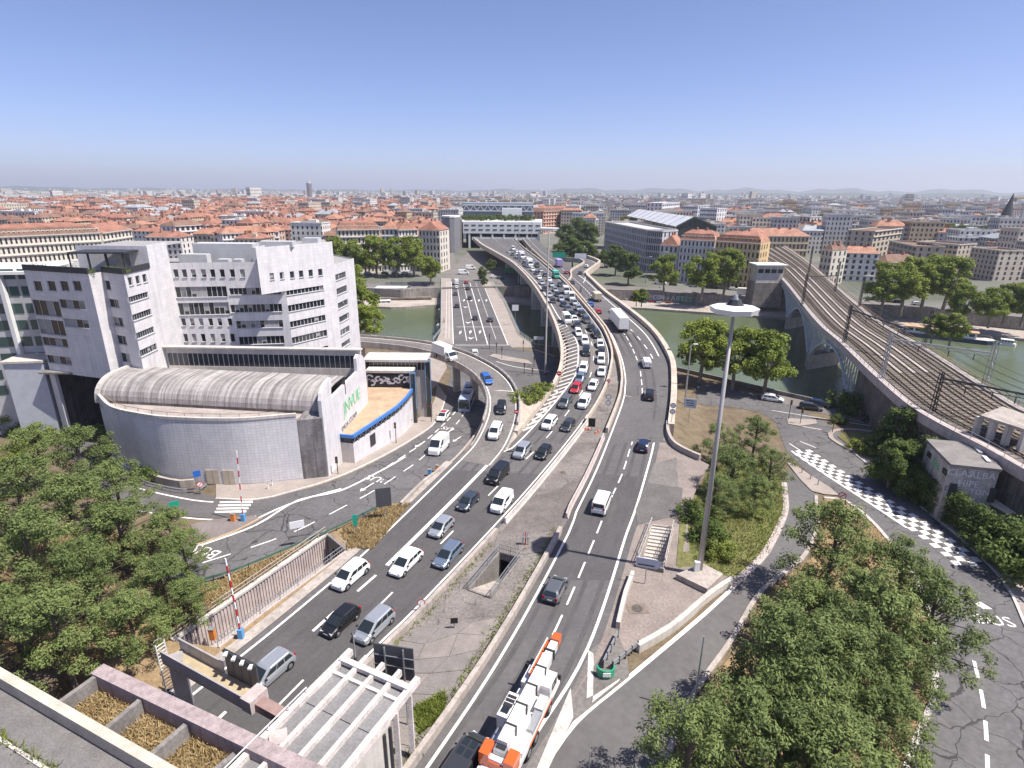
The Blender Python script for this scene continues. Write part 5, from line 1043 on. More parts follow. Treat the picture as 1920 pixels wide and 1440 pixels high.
def apt(name, label, e0, e1, ze, depth, floors, bays, wall, roof='hip', rc=0, rise=3.5, group=None, bal=False, base=-4.0, dorm=0, cham=True, wfrac=(.42, .6), cat_='building', side=True, stripe=False):
    a = P(e0[0], e0[1], ze) if len(e0) == 2 else V3(e0); b = P(e1[0], e1[1], ze) if len(e1) == 2 else V3(e1); a.z = b.z = 0
    d = (b-a).normalized(); n = V3((-d.y, d.x, 0)); n = n if n.dot((a+b)/2) > 0 else -n
    c = ccw([a, b, b+n*depth, a+n*depth]); t = thing(name, label, cat_, V3((a.x, a.y, base)), group)
    mb = MB(); walls(mb, c, base, ze, 0); mb.build('wall', wall, t)
    mb = MB(); cs = [p.copy() for p in c]
    if roof == 'hip': r0, r1 = hip(mb, cs, ze+.05, rise, 0); ro = mb.build('roof', ROOFC[rc], t)
    elif roof == 'mansard':
        ctr = sum(c, V3())/4; k = [ctr+(p-ctr)*(1-2.2/depth) for p in c]; walls_ = [(p, q, r, s) for p, q, r, s in zip(c, c[1:]+c[:1], k[1:]+k[:1], k)]
        for p, q, r, s in walls_: mb.face([V3((p.x, p.y, ze)), V3((q.x, q.y, ze)), V3((r.x, r.y, ze+rise)), V3((s.x, s.y, ze+rise))])
        ro = mb.build('roof', ROOFC[rc], t); m2 = MB(); r0, r1 = hip(m2, k, ze+rise, 1.6, 0, 0); m2.build('upper_roof', ROOFC[0 if rc != 3 else 3], t); r0.z = r1.z = ze+rise+1.2
    else:
        mb.face([V3((p.x, p.y, ze-.6)) for p in c]); ro = mb.build('roof', ROOFC[4 if rc == 0 else rc], t); m2 = MB(); ctr = sum(c, V3())/4
        for p, q in zip(c, c[1:]+c[:1]): m2.bar(V3((p.x, p.y, ze)), V3((q.x, q.y, ze)), .5, .7)
        m2.build('parapet', wall, t); r0 = c[0].lerp(c[2], .35)+V3((0, 0, ze)); r1 = c[0].lerp(c[2], .65)+V3((0, 0, ze))
    fh = (ze-base)/floors; bw = (b-a).length/bays; mb = MB(); nf = -n*.06; sl = MB()
    for f in range(floors):
        z0 = base+fh*f+fh*.22; z1 = z0+fh*wfrac[1]
        for k in range(bays):
            p = a+d*(bw*(k+.5-wfrac[0]/2)); q = a+d*(bw*(k+.5+wfrac[0]/2)); mb.face([p+nf+V3((0, 0, z0)), q+nf+V3((0, 0, z0)), q+nf+V3((0, 0, z1)), p+nf+V3((0, 0, z1))])
        if cham and (f in (1, floors-1) or bal): sl.bar(a-n*.3+V3((0, 0, base+fh*f)), b-n*.3+V3((0, 0, base+fh*f)), .6, .3)
        if stripe: sl.bar(a-n*.1+V3((0, 0, base+fh*f)), b-n*.1+V3((0, 0, base+fh*f)), .2, .5)
    o = mb.build('windows', SHUT, t); o['kind'] = 'stuff'
    if sl.v: sl.bar(a-n*.35+V3((0, 0, ze-.1)), b-n*.35+V3((0, 0, ze-.1)), .7, .4); o = sl.build('cornices', CONC_L, t); o['kind'] = 'stuff'
    if side:
        mb = MB()
        for p0, s_ in ((a, -1), (b, 1)):
            for f in range(floors):
                z0 = base+fh*f+fh*.22
                for k in range(max(1, int(depth/4))): p = p0+n*(4*k+1.6)+d*s_*.06; mb.face([p+V3((0, 0, z0)), p+n*1.2+V3((0, 0, z0)), p+n*1.2+V3((0, 0, z0+fh*.6)), p+V3((0, 0, z0+fh*.6))])
        o = mb.build('side_windows', SHUT, t); o['kind'] = 'stuff'
    if dorm:
        for k in range(dorm): p = a+d*((b-a).length*(k+.5)/dorm)+n*1.3; mb = MB(); mb.box((p.x, p.y, ze+1.2), (1.3, 1.6, 1.7), math.atan2(d.y, d.x)); o = mb.build('dormer', wall, ro); q = p-n*.82; m2 = MB(); m2.bar(q-d*.4+V3((0, 0, ze+1.2)), q+d*.4+V3((0, 0, ze+1.2)), .05, 1.1); m2.build('dormer_window', SHUT, ro)
    if roof != 'flat':
        for k in range(max(2, bays//4)):
            p = r0.lerp(r1, (k+.5)/max(2, bays//4)); mb = MB(); mb.box((p.x, p.y+crnd.uniform(-1.5, 1.5), p.z+.3), (1.6, .7, 2.2), math.atan2(d.y, d.x)+math.pi/2); mb.build('chimney', CHIM, ro)
    return t
W = lambda n_, c: mat('wall_'+n_, c, .85, .12, .2, fine=.06, streak=.2)
apt('apartment_house', 'long cream apartment house with dormers behind the white office block at far left', (-25, 445), (187, 436), 20, 16, 6, 24, W('cream', (.66, .6, .51)), 'mansard', 2, 3.2, bal=True, dorm=24)
apt('apartment_house', 'cream wing with balconies right of the long dormered house', (190, 437), (246, 430), 19, 14, 6, 8, W('ivory', (.64, .59, .5)), 'hip', 0, 4)
apt('gabled_house', 'small white house with red roof directly above the pergola', (196, 450), (240, 447), 14, 12, 5, 5, W('chalk', (.68, .65, .62)), 'hip', 1, 3)
apt('gabled_house', 'small white house with red roof above the plain white stair wall', (272, 444), (338, 445), 13, 12, 5, 7, W('chalk', (.68, .65, .62)), 'hip', 0, 3)
apt('apartment_house', 'white house with wide red roof and dark glazed top floor', (327, 424), (384, 421), 18, 14, 6, 6, W('white', (.7, .68, .66)), 'hip', 2, 3, wfrac=(.6, .6))
apt('apartment_house', 'narrow white house beside the dark glazed top floor', (385, 422), (414, 421), 18, 14, 6, 4, W('white', (.7, .68, .66)), 'hip', 0, 3)
apt('apartment_house', 'long white house with even windows above the office roof terrace', (416, 438), (522, 434), 15, 14, 5, 14, W('white', (.7, .68, .66)), 'hip', 1, 3.5)
apt('gabled_house', 'low house with bright orange roof beside the riverside planes', (572, 452), (626, 449), 7, 14, 3, 6, W('ochre', (.5, .38, .27)), 'hip', 1, 4)
apt('hotel_building', 'cream six storey block with dormers, leftmost of the riverfront row', (632, 431), (712, 430), 19.4, 15, 6, 11, W('cream', (.66, .6, .51)), 'mansard', 1, 3.4, dorm=11, bal=True)
apt('apartment_house', 'narrow pale blue grey house second in the riverfront row', (714, 429), (745, 429), 19.4, 15, 6, 4, W('bluegrey', (.56, .57, .58)), 'hip', 1, 4)
apt('apartment_house', 'white house third in the riverfront row above the planes', (747, 431), (783, 430), 19, 15, 6, 6, W('white', (.7, .68, .66)), 'hip', 1, 4.5)
apt('apartment_house', 'cream corner house, last of the riverfront row beside the street', (785, 431), (824, 432), 19, 15, 6, 6, W('ivory', (.64, .59, .5)), 'hip', 0, 4.5)
mb = MB(); mb.strip([P(x, y, -3.95) for x, y in ((836, 524), (833, 450), (831, 400), (829.5, 372))], [P(x, y, -3.95) for x, y in ((862, 524), (845, 450), (837, 400), (832.5, 372))]); structure(mb.build('straight_street', ASPH_PALE))
flat('far_square', [P(x, y, -4) for x, y in ((830, 528), (862, 490), (880, 470), (930, 470), (1000, 512), (990, 534))], [], -3.93, ASPH_PALE)['kind'] = 'structure'
# station exchange over the motorway
ex_ = thing('transit_centre', 'long white transit centre with slot windows bridging the end of the viaduct', 'building', (-8, 470, -4))
zt, zb = PY(940, 416, 470).z, PY(940, 438, 470).z; x0, x1 = PY(868, 430, 470).x, PY(1015, 430, 470).x
mb = MB(); mb.prism([(x0, 470), (x1, 470), (x1+3, 520), (x0-8, 520)], zb, zt); mb.build('upper_storey', WHITEP, ex_); nw = 11
for r_ in range(2):
    for k in range(nw): mb = MB(); w_ = (x1-x0)/nw; zz = lerp(zt, zb, .3+.38*r_); mb.box((x0+w_*(k+.5), 469.95, zz), (w_*.6, .2, .9)); mb.build('slot_window', SHUT, ex_)
for k in range(7): mb = MB(); xx = lerp(x0+5, x1-2, k/6); mb.box((xx, 471, (zb-4)/2), (1.5, 1.5, zb+4)); mb.build('column', WHITEP, ex_)
mb = MB(); mb.box(((x0+x1)/2+3, 472, PY(940, 447, 472).z), (x1-x0-8, 3, 2.4)); mb.build('lower_beam', WHITEP, ex_)
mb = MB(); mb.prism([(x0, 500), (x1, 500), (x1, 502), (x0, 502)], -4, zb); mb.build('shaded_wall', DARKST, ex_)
mb = MB(); mb.prism([(x0-8, 466), (x0-1, 470), (x0-4, 520), (x0-14, 520)], -4, zt+2); mb.build('stair_tower', CONC_D, ex_)
mb = MB(); mb.prism([(x1, 466), (x1+14, 463), (x1+14, 475), (x1, 478)], PY(1030, 433, 466).z, PY(1030, 428, 466).z); mb.build('canopy', WHITEP, ex_)
te = thing('exhibition_hall', 'blue grey hall with white roof truss behind the transit centre', 'building', (-15, 560, -4)); z1 = PY(930, 381, 560).z; xa, xb = PY(868, 390, 560).x, PY(1000, 390, 560).x
mb = MB(); mb.prism([(xa, 560), (xb, 560), (xb, 610), (xa, 610)], -4, z1); mb.build('wall', mat('bluegrey_cladding', (.22, .25, .29), .6, .15, .1), te); mb = MB(); n5 = 10
for k in range(n5): u0, u1 = xa+(xb-xa)*k/n5, xa+(xb-xa)*(k+1)/n5; um = (u0+u1)/2; mb.bar(V3((u0, 559.5, z1-7)), V3((um, 559.5, z1-2)), .6, .6); mb.bar(V3((um, 559.5, z1-2)), V3((u1, 559.5, z1-7)), .6, .6)
mb.bar(V3((xa, 559.5, z1-7)), V3((xb, 559.5, z1-7)), .8, .8); mb.bar(V3((xa, 559.5, z1-1.8)), V3((xb, 559.5, z1-1.8)), .8, .8); mb.build('roof_truss', WHITEP, te)
mb = MB(); mb.box((PY(960, 395, 540).x, 540, PY(960, 400, 540).z), (18, 8, 9)); mb.build('white_annex', WHITEP, te)
gd = thing('curved_tower', 'dark grey windowless building beside the street left of the transit centre', 'building', P(846, 470, -4)); c_ = PY(846, 430, 440); mb = MB(); pl = [(c_.x+6.5*math.cos(k*.5236), c_.y+9*math.sin(k*.5236)) for k in range(12)]; mb.prism(pl, -4, PY(846, 407, 440).z); mb.build('wall', mat('dark_grey_panel', (.2, .2, .21), .7, .15, .2), gd); mb = MB(); mb.prism([(c_.x+(p[0]-c_.x)*1.03, c_.y+(p[1]-c_.y)*1.03) for p in pl], PY(846, 407, 440).z+.05, PY(846, 404, 440).z); mb.build('roof', WHITEP, gd)
apt('apartment_house', 'salmon pink corner block with mansard roof above the big park trees', (1019, 397), (1084, 394), 19, 20, 6, 14, W('salmon', (.62, .34, .24)), 'mansard', 2, 3.5, dorm=12, bal=True)
apt('office_block', 'long grey stone block receding along the embankment behind the trees', (1135, 416), (1213, 431), 19.5, 18, 6, 26, W('greystone', (.47, .46, .46)), 'flat', 0, 0, bal=True)
apt('office_block', 'grey grid fronted block at the near end of the long stone front', (1214, 432), (1243, 434), 19.2, 14, 6, 8, W('gridgrey', (.5, .5, .5)), 'flat', 3, 0, bal=True, wfrac=(.6, .7))
apt('gabled_house', 'white house with steep orange roof left of the yellow block', (1238, 459), (1272, 461), 13.5, 12, 4, 4, W('chalk', (.68, .65, .62)), 'hip', 1, 5)
apt('apartment_house', 'white six storey block with red roof and dormers beside the yellow block', (1276, 449), (1341, 452), 17.4, 15, 6, 9, W('white', (.7, .68, .66)), 'mansard', 1, 3.2, dorm=9, bal=True)
apt('apartment_house', 'yellow six storey block with red roof facing the river', (1342, 452), (1427, 457), 17.8, 15, 6, 11, W('yellow', (.62, .46, .24)), 'mansard', 1, 3.2, dorm=11, bal=True)
# station train shed
ts = thing('train_shed', 'huge pale gabled station train shed behind the yellow block', 'building', PY(1306, 430, 400))
gz, ge = PY(1302, 407, 385).z, PY(1302, 425, 385).z; gl_, gr_ = PY(1268, 425, 385), PY(1344, 428, 385); rd_ = PY(1302, 407, 385); fr_ = P(1198, 392, gz); dv = V3((fr_.x-rd_.x, fr_.y-rd_.y, 0))
for nm, u in (('left', gl_), ('right', gr_)):
    u = V3((u.x, u.y, ge)); mb = MB(); n6 = 9
    for k in range(n6):
        o0, o1 = dv*(k/n6+.004), dv*((k+1)/n6-.004); mb = MB(); mb.face([u+o0, u+o1, V3((rd_.x, rd_.y, gz))+o1, V3((rd_.x, rd_.y, gz))+o0]); mb.build('roof_panel', mat('shed_roof', (.58, .58, .6), .5, .12, .1), ts)
mb = MB(); mb.face([V3((gl_.x, gl_.y, ge)), V3((gr_.x, gr_.y, ge)), V3((rd_.x, rd_.y, gz))]); mb.face([V3((gl_.x, gl_.y, -4)), V3((gr_.x, gr_.y, -4)), V3((gr_.x, gr_.y, ge)), V3((gl_.x, gl_.y, ge))]); mb.build('gable_glazing', mat('shed_glass', (.05, .055, .05), .4, .3, .3), ts)
mb = MB()
for k in range(9): p = V3((lerp(gl_.x, gr_.x, (k+.5)/9), gl_.y-.3, ge)); h_ = gz-ge; hh = h_*(1-abs((k+.5)/9-.5)*2); mb.bar(p, p+V3((0, 0, hh)), .25, .25)
for e_ in (gl_, gr_): mb.bar(V3((e_.x, e_.y-.4, ge)), V3((rd_.x, rd_.y-.4, gz)), .9, .9)
mb.build('gable_truss', mat('shed_green_iron', (.08, .1, .085), .6, .2, .5), ts)
for (a_, b_, ze_, lb) in (((1242, 381), (1275, 379), 29, 'leftmost of three tall white office slabs beyond the train shed'), ((1279, 385), (1309, 386), 27, 'middle of three tall white office slabs beyond the train shed'), ((1313, 390), (1345, 391), 26, 'rightmost of three tall white office slabs, nearest the crane side')):
    apt('office_slab', lb, a_, b_, ze_, 16, 8, 9, W('officewhite', (.68, .68, .69)), 'flat', 0, 0, cham=False, wfrac=(.7, .45))
apt('station_building', 'long yellowish station building with red roof beyond the tracks', (1398, 442), (1518, 443), 11, 16, 3, 16, W('sand', (.56, .46, .3)), 'hip', 1, 5)
apt('apartment_house', 'cream house with brown roof behind the signal box', (1541, 468), (1562, 470), 13, 12, 5, 3, W('ivory', (.64, .59, .5)), 'hip', 2, 3)
apt('apartment_house', 'white five storey house with orange roof beside the railway bridge', (1585, 474), (1650, 476), 10.5, 14, 5, 5, W('white', (.7, .68, .66)), 'hip', 1, 3)
apt('apartment_house', 'beige modern flats with long balconies right of the white five storey house', (1668, 451), (1720, 462), 12, 14, 5, 7, W('beige', (.47, .4, .31)), 'flat', 2, 0, bal=True, wfrac=(.7, .5))
apt('apartment_house', 'tall beige modern flats set back behind the balcony flats', (1640, 434), (1692, 428), 17, 16, 6, 7, W('beige', (.47, .4, .31)), 'flat', 2, 0, wfrac=(.5, .6))
apt('apartment_house', 'broad beige modern block with loggias above the riverside planes', (1720, 453), (1798, 459), 13, 18, 6, 9, W('sandstone', (.54, .47, .38)), 'flat', 2, 0, bal=True, wfrac=(.68, .5))
apt('apartment_house', 'stepped beige modern block, rightmost of the loggia flats', (1822, 464), (1876, 470), 12, 16, 6, 7, W('sandstone', (.54, .47, .38)), 'flat', 2, 0, bal=True)
apt('apartment_house', 'low house with reddish brown roof between planes and loggia flats', (1665, 492), (1728, 490), 5, 12, 3, 5, W('ochre', (.5, .38, .27)), 'hip', 2, 3.5)
apt('office_block', 'grey striped office block at the right edge of the city', (1868, 447), (1965, 458), 15, 20, 7, 24, W('stripegrey', (.46, .46, .46)), 'flat', 3, 0, cham=False, wfrac=(.55, .8), stripe=True)
apt('house', 'white house between the tracks and the orange roofed station wing', (1480, 405), (1520, 407), 20, 14, 5, 6, WALLC[1], 'flat', 0, 0)
# church spire, tower, crane
ch = thing('church_spire', 'slender dark church spire on the right skyline', 'church', PY(1884, 430, 520)); b0 = PY(1882, 420, 520); zs = PY(1886, 404, 520).z; tz = PY(1890, 362, 520).z
mb = MB(); mb.box((b0.x, b0.y, (zs-4)/2), (7, 7, zs+4)); mb.build('bell_tower', CONC, ch); mb = MB(); mb.tube(V3((b0.x, b0.y, zs)), V3((b0.x+1.5, b0.y, tz)), 4.2, .15, 8); mb.build('spire', mat('slate', (.06, .06, .07), .7, .2, 1), ch); mb = MB(); mb.box((b0.x+4, b0.y+18, 7), (12, 26, 22)); mb.build('nave', CONC, ch)
cr = thing('tower_crane', 'yellowish tower crane arm cut by the right picture edge', 'crane', PY(1928, 430, 480)); p = PY(1926, 372, 480); mb = MB(); mb.box((p.x, p.y, (p.z-4)/2), (1.6, 1.6, p.z+4)); mb.build('mast', STEEL, cr); mb = MB(); mb.bar(V3((p.x-11, p.y, p.z)), V3((p.x+30, p.y, p.z+1)), 1.2, 1.4); mb.build('jib', mat('crane_ochre', (.45, .33, .15), .6, .2, 1), cr); mb = MB(); mb.box((p.x-10, p.y, p.z-1), (3, 2, 3)); mb.build('counterweight', CONC_D, cr)
tw = thing('round_tower', 'lone dark cylindrical skyscraper on the left skyline', 'tower', PY(580, 356, 3000)); p = PY(580, 352, 3000); mb = MB(); zt = PY(580, 338, 3000).z; mb.tube(V3((p.x, p.y, -4)), V3((p.x, p.y, zt-14)), 13, 13, 14); mb.build('shaft', mat('tower_brown', (.2, .17, .16), .8, .2, .02), tw); mb = MB(); mb.tube(V3((p.x, p.y, zt-14)), V3((p.x, p.y, zt)), 13, 3, 14); mb.build('pyramid_cap', mat('tower_cap', (.3, .3, .32), .6, .2, .02), tw)
# signal box at the far end of the railway
sx = thing('signal_box', 'white flat roofed signal box on the far bridge abutment', 'building', PY(1452, 550, 243)); c = PY(1452, 530, 243); mb = MB(); mb.box((c.x-3, c.y+2, 7.7), (11, 7, 7.2)); mb.build('wall', CONC_L, sx); mb = MB(); mb.box((c.x-3, c.y+2, -1), (12, 8, 10.4)); mb.build('abutment', CONC_D, sx); mb = MB(); mb.box((c.x-3, c.y+2, 11.5), (13, 9, .5)); mb.build('roof', WHITEP, sx)
for k in range(4): mb = MB(); mb.box((c.x-7+k*2.7, c.y-1.52, 9), (2.1, .1, 1.6)); mb.build('window', GLASS, sx)

# ---------------------------------------------------------------- generic houses: the nearest stand alone, the rest is one mass
HV = []
for i in range(12):
    w_, d_, h_ = crnd.uniform(14, 24), crnd.uniform(11, 15), crnd.uniform(15, 21); mb = MB(); c = [V3((-w_/2, -d_/2, 0)), V3((w_/2, -d_/2, 0)), V3((w_/2, d_/2, 0)), V3((-w_/2, d_/2, 0))]
    walls(mb, c, 0, h_, 0); r0, r1 = hip(mb, c, h_+.05, crnd.uniform(2.8, 4.2), 1, .5, .5)
    for k in range(3): p = r0.lerp(r1, crnd.random()); mb.box((p.x, p.y+crnd.uniform(-2, 2), p.z), (2.2, .8, 2.6), crnd.choice((0, 1.57)), 2)
    if i % 4 == 3: mb.box((crnd.uniform(-4, 4), -d_/2+2.5, h_+1.6), (2, 3, 2), 0, 0)
    HV.append((mb, w_, d_, h_))
FV = []
for i in range(6):
    w_, d_, h_ = crnd.uniform(18, 40), crnd.uniform(12, 18), crnd.uniform(14, 27); mb = MB(); c = [V3((-w_/2, -d_/2, 0)), V3((w_/2, -d_/2, 0)), V3((w_/2, d_/2, 0)), V3((-w_/2, d_/2, 0))]
    walls(mb, c, 0, h_, 0); mb.face([p+V3((0, 0, h_-.5)) for p in c], 1)
    for p, q in zip(c, c[1:]+c[:1]): mb.bar(p+V3((0, 0, h_)), q+V3((0, 0, h_)), .5, .6, 0)
    for k in range(3): mb.box((crnd.uniform(-w_*.3, w_*.3), crnd.uniform(-3, 3), h_+.6), (3, 2.4, 2.2), 0, 0)
    FV.append((mb, w_, d_, h_))
hmesh = {}
def hme(kind, i, wi, ri):
    k = (kind, i, wi, ri)
    if k not in hmesh: hmesh[k] = (HV if kind == 'h' else FV)[i][0].mesh('house', [WALLC[wi], ROOFC[ri], CHIM])
    return hmesh[k]
def reserved(x, y):
    if y < bank_far(x)+46: return True
    if abs(x+.1235*y+1) < 7.5 and y > 330: return True            # the straight street
    if -.13*y+4 < x < 75 and y < 640: return True                 # station square, park
    if 40 < x < 190 and y < 470: return True                      # train shed and its forecourt
    if x > 110 and y < 330+.0*x: return True
    if 130 < x < 300 and y < 440: return True
    if -120 < x < -30 and y < 345: return True
    if -150 < x < -80 and 455 < y < 545: return True              # park with trees
    if x < -90 and y < 330 and x > -230: return True
    return False
def bank_far(x): return tab([(a, b) for a, b in FAR], x)+17
cand = []; gaps = []; ang = R(-9)
for i in range(-70, 70):
    for j in range(10, 150):
        if i % 5 == 0 or j % 6 == 0: continue
        u, v = i*19.0+crnd.uniform(-2, 2), j*15.5+crnd.uniform(-1.5, 1.5); x, y = u*math.cos(ang)-v*math.sin(ang), u*math.sin(ang)+v*math.cos(ang)
        if y < 200 or abs(x) > y*.98 or reserved(x, y): continue
        if y > 620 and crnd.random() < .12: continue
        if x > -.1*y and crnd.random() < .22: gaps.append((x, y)); continue
        cand.append((math.hypot(x, y), x, y))
cand.sort(); solo = cand[:290]; rest = [c for c in cand[290:] if c[0] < 1900]
HW_ = ('cream', 'white', 'ochre', 'grey', 'pinkish'); HR_ = ('red tiled', 'orange tiled', 'brown tiled', 'zinc', 'pale flat'); HD_ = ('first', 'middle', 'farther')
def choose(x, y):
    left = x < -.1*y
    kind = 'h' if crnd.random() < (.95 if left else .42) else 'f'
    if kind == 'h': return kind, crnd.randrange(12), crnd.choices(range(5), (5, 5, 2, 1, 2))[0], crnd.choices(range(5), (6, 4, 5, 2, 0) if left else (4, 3, 3, 4, 0))[0], left
    return kind, crnd.randrange(6), crnd.choices(range(5), (4, 7, 1, 2, 0))[0], crnd.choice((3, 4, 4)), left
for r_, x, y in solo:
    kind, i, wi, ri, left = choose(x, y); sc = crnd.uniform(.9, 1.1)
    o = link('house', hme(kind, i, wi, ri)); o.location = (x, y, -4); o.rotation_euler = (0, 0, ang+crnd.choice((0, math.pi/2))*(1 if kind == 'h' else 0)+crnd.uniform(-.05, .05)); o.scale = (sc, sc, crnd.uniform(.85, 1.1))
    tag(o, '%s %s with %s roof, %s streets of %s' % (HW_[wi], ('small', 'wide', 'tall', 'narrow')[i % 4]+(' house' if kind == 'h' else ' block'), HR_[ri], HD_[0 if r_ < 420 else 1 if r_ < 520 else 2], ('left old quarter' if x < -.45*y else 'old quarter near the street') if left else ('station quarter' if x < .45*y else 'right quarter')), 'house', {('h', 0): 'houses of the old quarter', ('h', 1): 'tiled houses behind the station', ('f', 0): 'flat roofed blocks of the old quarter', ('f', 1): 'flat roofed blocks behind the station'}[(kind, 0 if left else 1)])
def mass(lst, name, label, slots):
    mb = MB()
    for (src, x, y, rz, s, sz, mm) in lst:
        b = len(mb.v); cs, sn = math.cos(rz), math.sin(rz)
        mb.v += [(x+(vx*cs-vy*sn)*s, y+(vx*sn+vy*cs)*s, -4+vz*sz) for vx, vy, vz in src.v]; f0 = len(mb.f)
        mb.f += [tuple(b+k for k in f) for f in src.f]; mb.m += [mm[k] for k in src.m]
        for fi, uv in src.uv.items(): mb.uv[f0+fi] = uv
    o = mb.build(name, slots); tag(o, label, 'city', kind='stuff'); return o
slots = WALLC+ROOFC+[CHIM]; lst = []
for r_, x, y in rest:
    kind, i, wi, ri, left = choose(x, y); lst.append(((HV if kind == 'h' else FV)[i][0], x, y, ang+crnd.choice((0, math.pi/2)), crnd.uniform(.9, 1.1), crnd.uniform(.75, 1.15), (wi, 5+ri, 10)))
mass(lst, 'far_quarters', 'mass of small roofs filling the plain behind the first streets', slots)
lst = []                                                     # the outermost city, thinning out
sm = []
for i in range(4):
    w_, d_, h_ = crnd.uniform(20, 34), crnd.uniform(14, 22), crnd.uniform(10, 20); mb = MB(); c = [V3((-w_/2, -d_/2, 0)), V3((w_/2, -d_/2, 0)), V3((w_/2, d_/2, 0)), V3((-w_/2, d_/2, 0))]; walls(mb, c, 0, h_, 0); mb.face([p+V3((0, 0, h_)) for p in c], 1); sm.append(mb)
for k in range(5200):
    d = 1750*math.exp(crnd.random()**.8*1.75); an = R(crnd.uniform(-44, 46)); x, y = d*math.sin(an), d*math.cos(an)
    tall = crnd.random() < .05; s = crnd.uniform(.8, 1.8)
    lst.append((sm[crnd.randrange(4)], x, y, crnd.uniform(0, 1.5), s*(.7 if tall else 1), crnd.uniform(.5, 1.3)*(2.2 if tall else 1), (crnd.choices((0, 1, 3, 4), (3, 7, 3, 1))[0], 5+crnd.choices((0, 1, 3, 4), (4 if an < -.12 else 1, 2, 2, 6))[0])))
mass(lst, 'outer_city', 'faint pale buildings of the outer city towards the horizon', slots)
for k, (px_, py_, w_) in enumerate(((340, 342, 9), (352, 341, 8), (364, 342, 9), (376, 343, 8))):
    pass
# hills along the horizon
def hills(name, dist, prof, m):
    mb = MB(); n7 = 120; a = []
    for k in range(n7+1):
        an = R(-48+100*k/n7); f = k/n7; h = tab(prof, f)*(.8+.2*math.sin(k*.7)+.15*math.sin(k*1.9+1)); a.append((V3((dist*math.sin(an), dist*math.cos(an), -6)), V3((dist*1.12*math.sin(an), dist*1.12*math.cos(an), h))))
    mb.strip([p for p, q in a], [q for p, q in a]); return structure(mb.build(name, m))
HILL = mat('wooded_hills', (.055, .075, .04), .95, .4, .0015, fine=.2)
hills('near_hills', 7000, ((0, 20), (.25, 10), (.45, 14), (.6, 34), (.8, 50), (1, 60)), HILL)
hills('far_hills', 11000, ((0, 60), (.2, 40), (.4, 50), (.55, 105), (.75, 125), (1, 110)), HILL)
# ================================================================== TREES, HEDGES, SHRUBS
import numpy as np
def leaf_mat(name, c1, c2, trans=.25, rough=.7):
    m = bpy.data.materials.new(name); m.use_nodes = True; nt = m.node_tree; N = nt.nodes; L = nt.links; N.remove(N['Principled BSDF'])
    g = N.new('ShaderNodeNewGeometry'); oi = N.new('ShaderNodeObjectInfo'); r = N.new('ShaderNodeValToRGB'); r.color_ramp.elements[0].color = (*c1, 1); r.color_ramp.elements[1].color = (*c2, 1)
    n = N.new('ShaderNodeTexNoise'); n.inputs['Scale'].default_value = .45; n.inputs['Detail'].default_value = 2; L.new(g.outputs['Position'], n.inputs['Vector'])
    a = N.new('ShaderNodeMath'); a.operation = 'MULTIPLY_ADD'; a.inputs[1].default_value = .45; L.new(g.outputs['Random Per Island'], a.inputs[0])
    b = N.new('ShaderNodeMath'); b.operation = 'MULTIPLY_ADD'; b.inputs[1].default_value = .9; b.inputs[2].default_value = -.22; L.new(n.outputs['Fac'], b.inputs[0]); L.new(b.outputs[0], a.inputs[2])
    e = N.new('ShaderNodeMath'); e.operation = 'MULTIPLY_ADD'; e.inputs[1].default_value = .25; L.new(oi.outputs['Random'], e.inputs[0]); L.new(a.outputs[0], e.inputs[2]); L.new(e.outputs[0], r.inputs[0])
    d = N.new('ShaderNodeBsdfPrincipled'); d.inputs['Roughness'].default_value = rough; d.inputs['Specular IOR Level'].default_value = .25; L.new(r.outputs[0], d.inputs['Base Color'])
    t = N.new('ShaderNodeBsdfTranslucent'); L.new(r.outputs[0], t.inputs['Color']); mx = N.new('ShaderNodeMixShader'); mx.inputs[0].default_value = trans
    L.new(d.outputs[0], mx.inputs[1]); L.new(t.outputs[0], mx.inputs[2]); L.new(mx.outputs[0], N['Material Output'].inputs[0]); return m
PINEL = leaf_mat('pine_needles', (.042, .066, .02), (.22, .27, .085), .15)
PLANEL = leaf_mat('plane_leaves', (.06, .1, .016), (.3, .35, .06), .3)
DARKL = leaf_mat('dark_leaves', (.03, .055, .014), (.15, .2, .045), .25)
HEDGEL = leaf_mat('hedge_leaves', (.05, .08, .016), (.26, .3, .06), .25)
BARK = mat('bark', (.11, .085, .065), .95, .35, 2, fine=.3)
BARKP = mat('plane_bark', (.25, .22, .17), .9, .4, 1.5, fine=.25)
def leaves(clumps, per, size, ratio, rng, up=.5, spread=1.0):
    """leaf quads scattered through clumps (centre, radius); faces lean outwards and up"""
    V = []; n = 0
    for c, r in clumps:
        k = int(per*(r**2)) if per else 0; d = rng.normal(size=(k, 3)); d /= np.linalg.norm(d, axis=1)[:, None]; rad = r*np.power(rng.random(k), .45)[:, None]*spread
        p = np.array(c)+d*rad*np.array((1, 1, .8)); nr = d+rng.normal(size=(k, 3))*.6+np.array((0, 0, up)); nr /= np.linalg.norm(nr, axis=1)[:, None]
        t = np.cross(nr, rng.normal(size=(k, 3))); t /= np.linalg.norm(t, axis=1)[:, None]+1e-9; b = np.cross(nr, t); s = size*(.6+.8*rng.random(k))[:, None]
        q = np.stack((p-t*s-b*s*ratio*.35, p+b*s*ratio*-.6, p+t*s-b*s*ratio*.2, p+b*s*ratio), axis=1); V.append(q)
    V = np.concatenate(V).reshape(-1, 3); return V
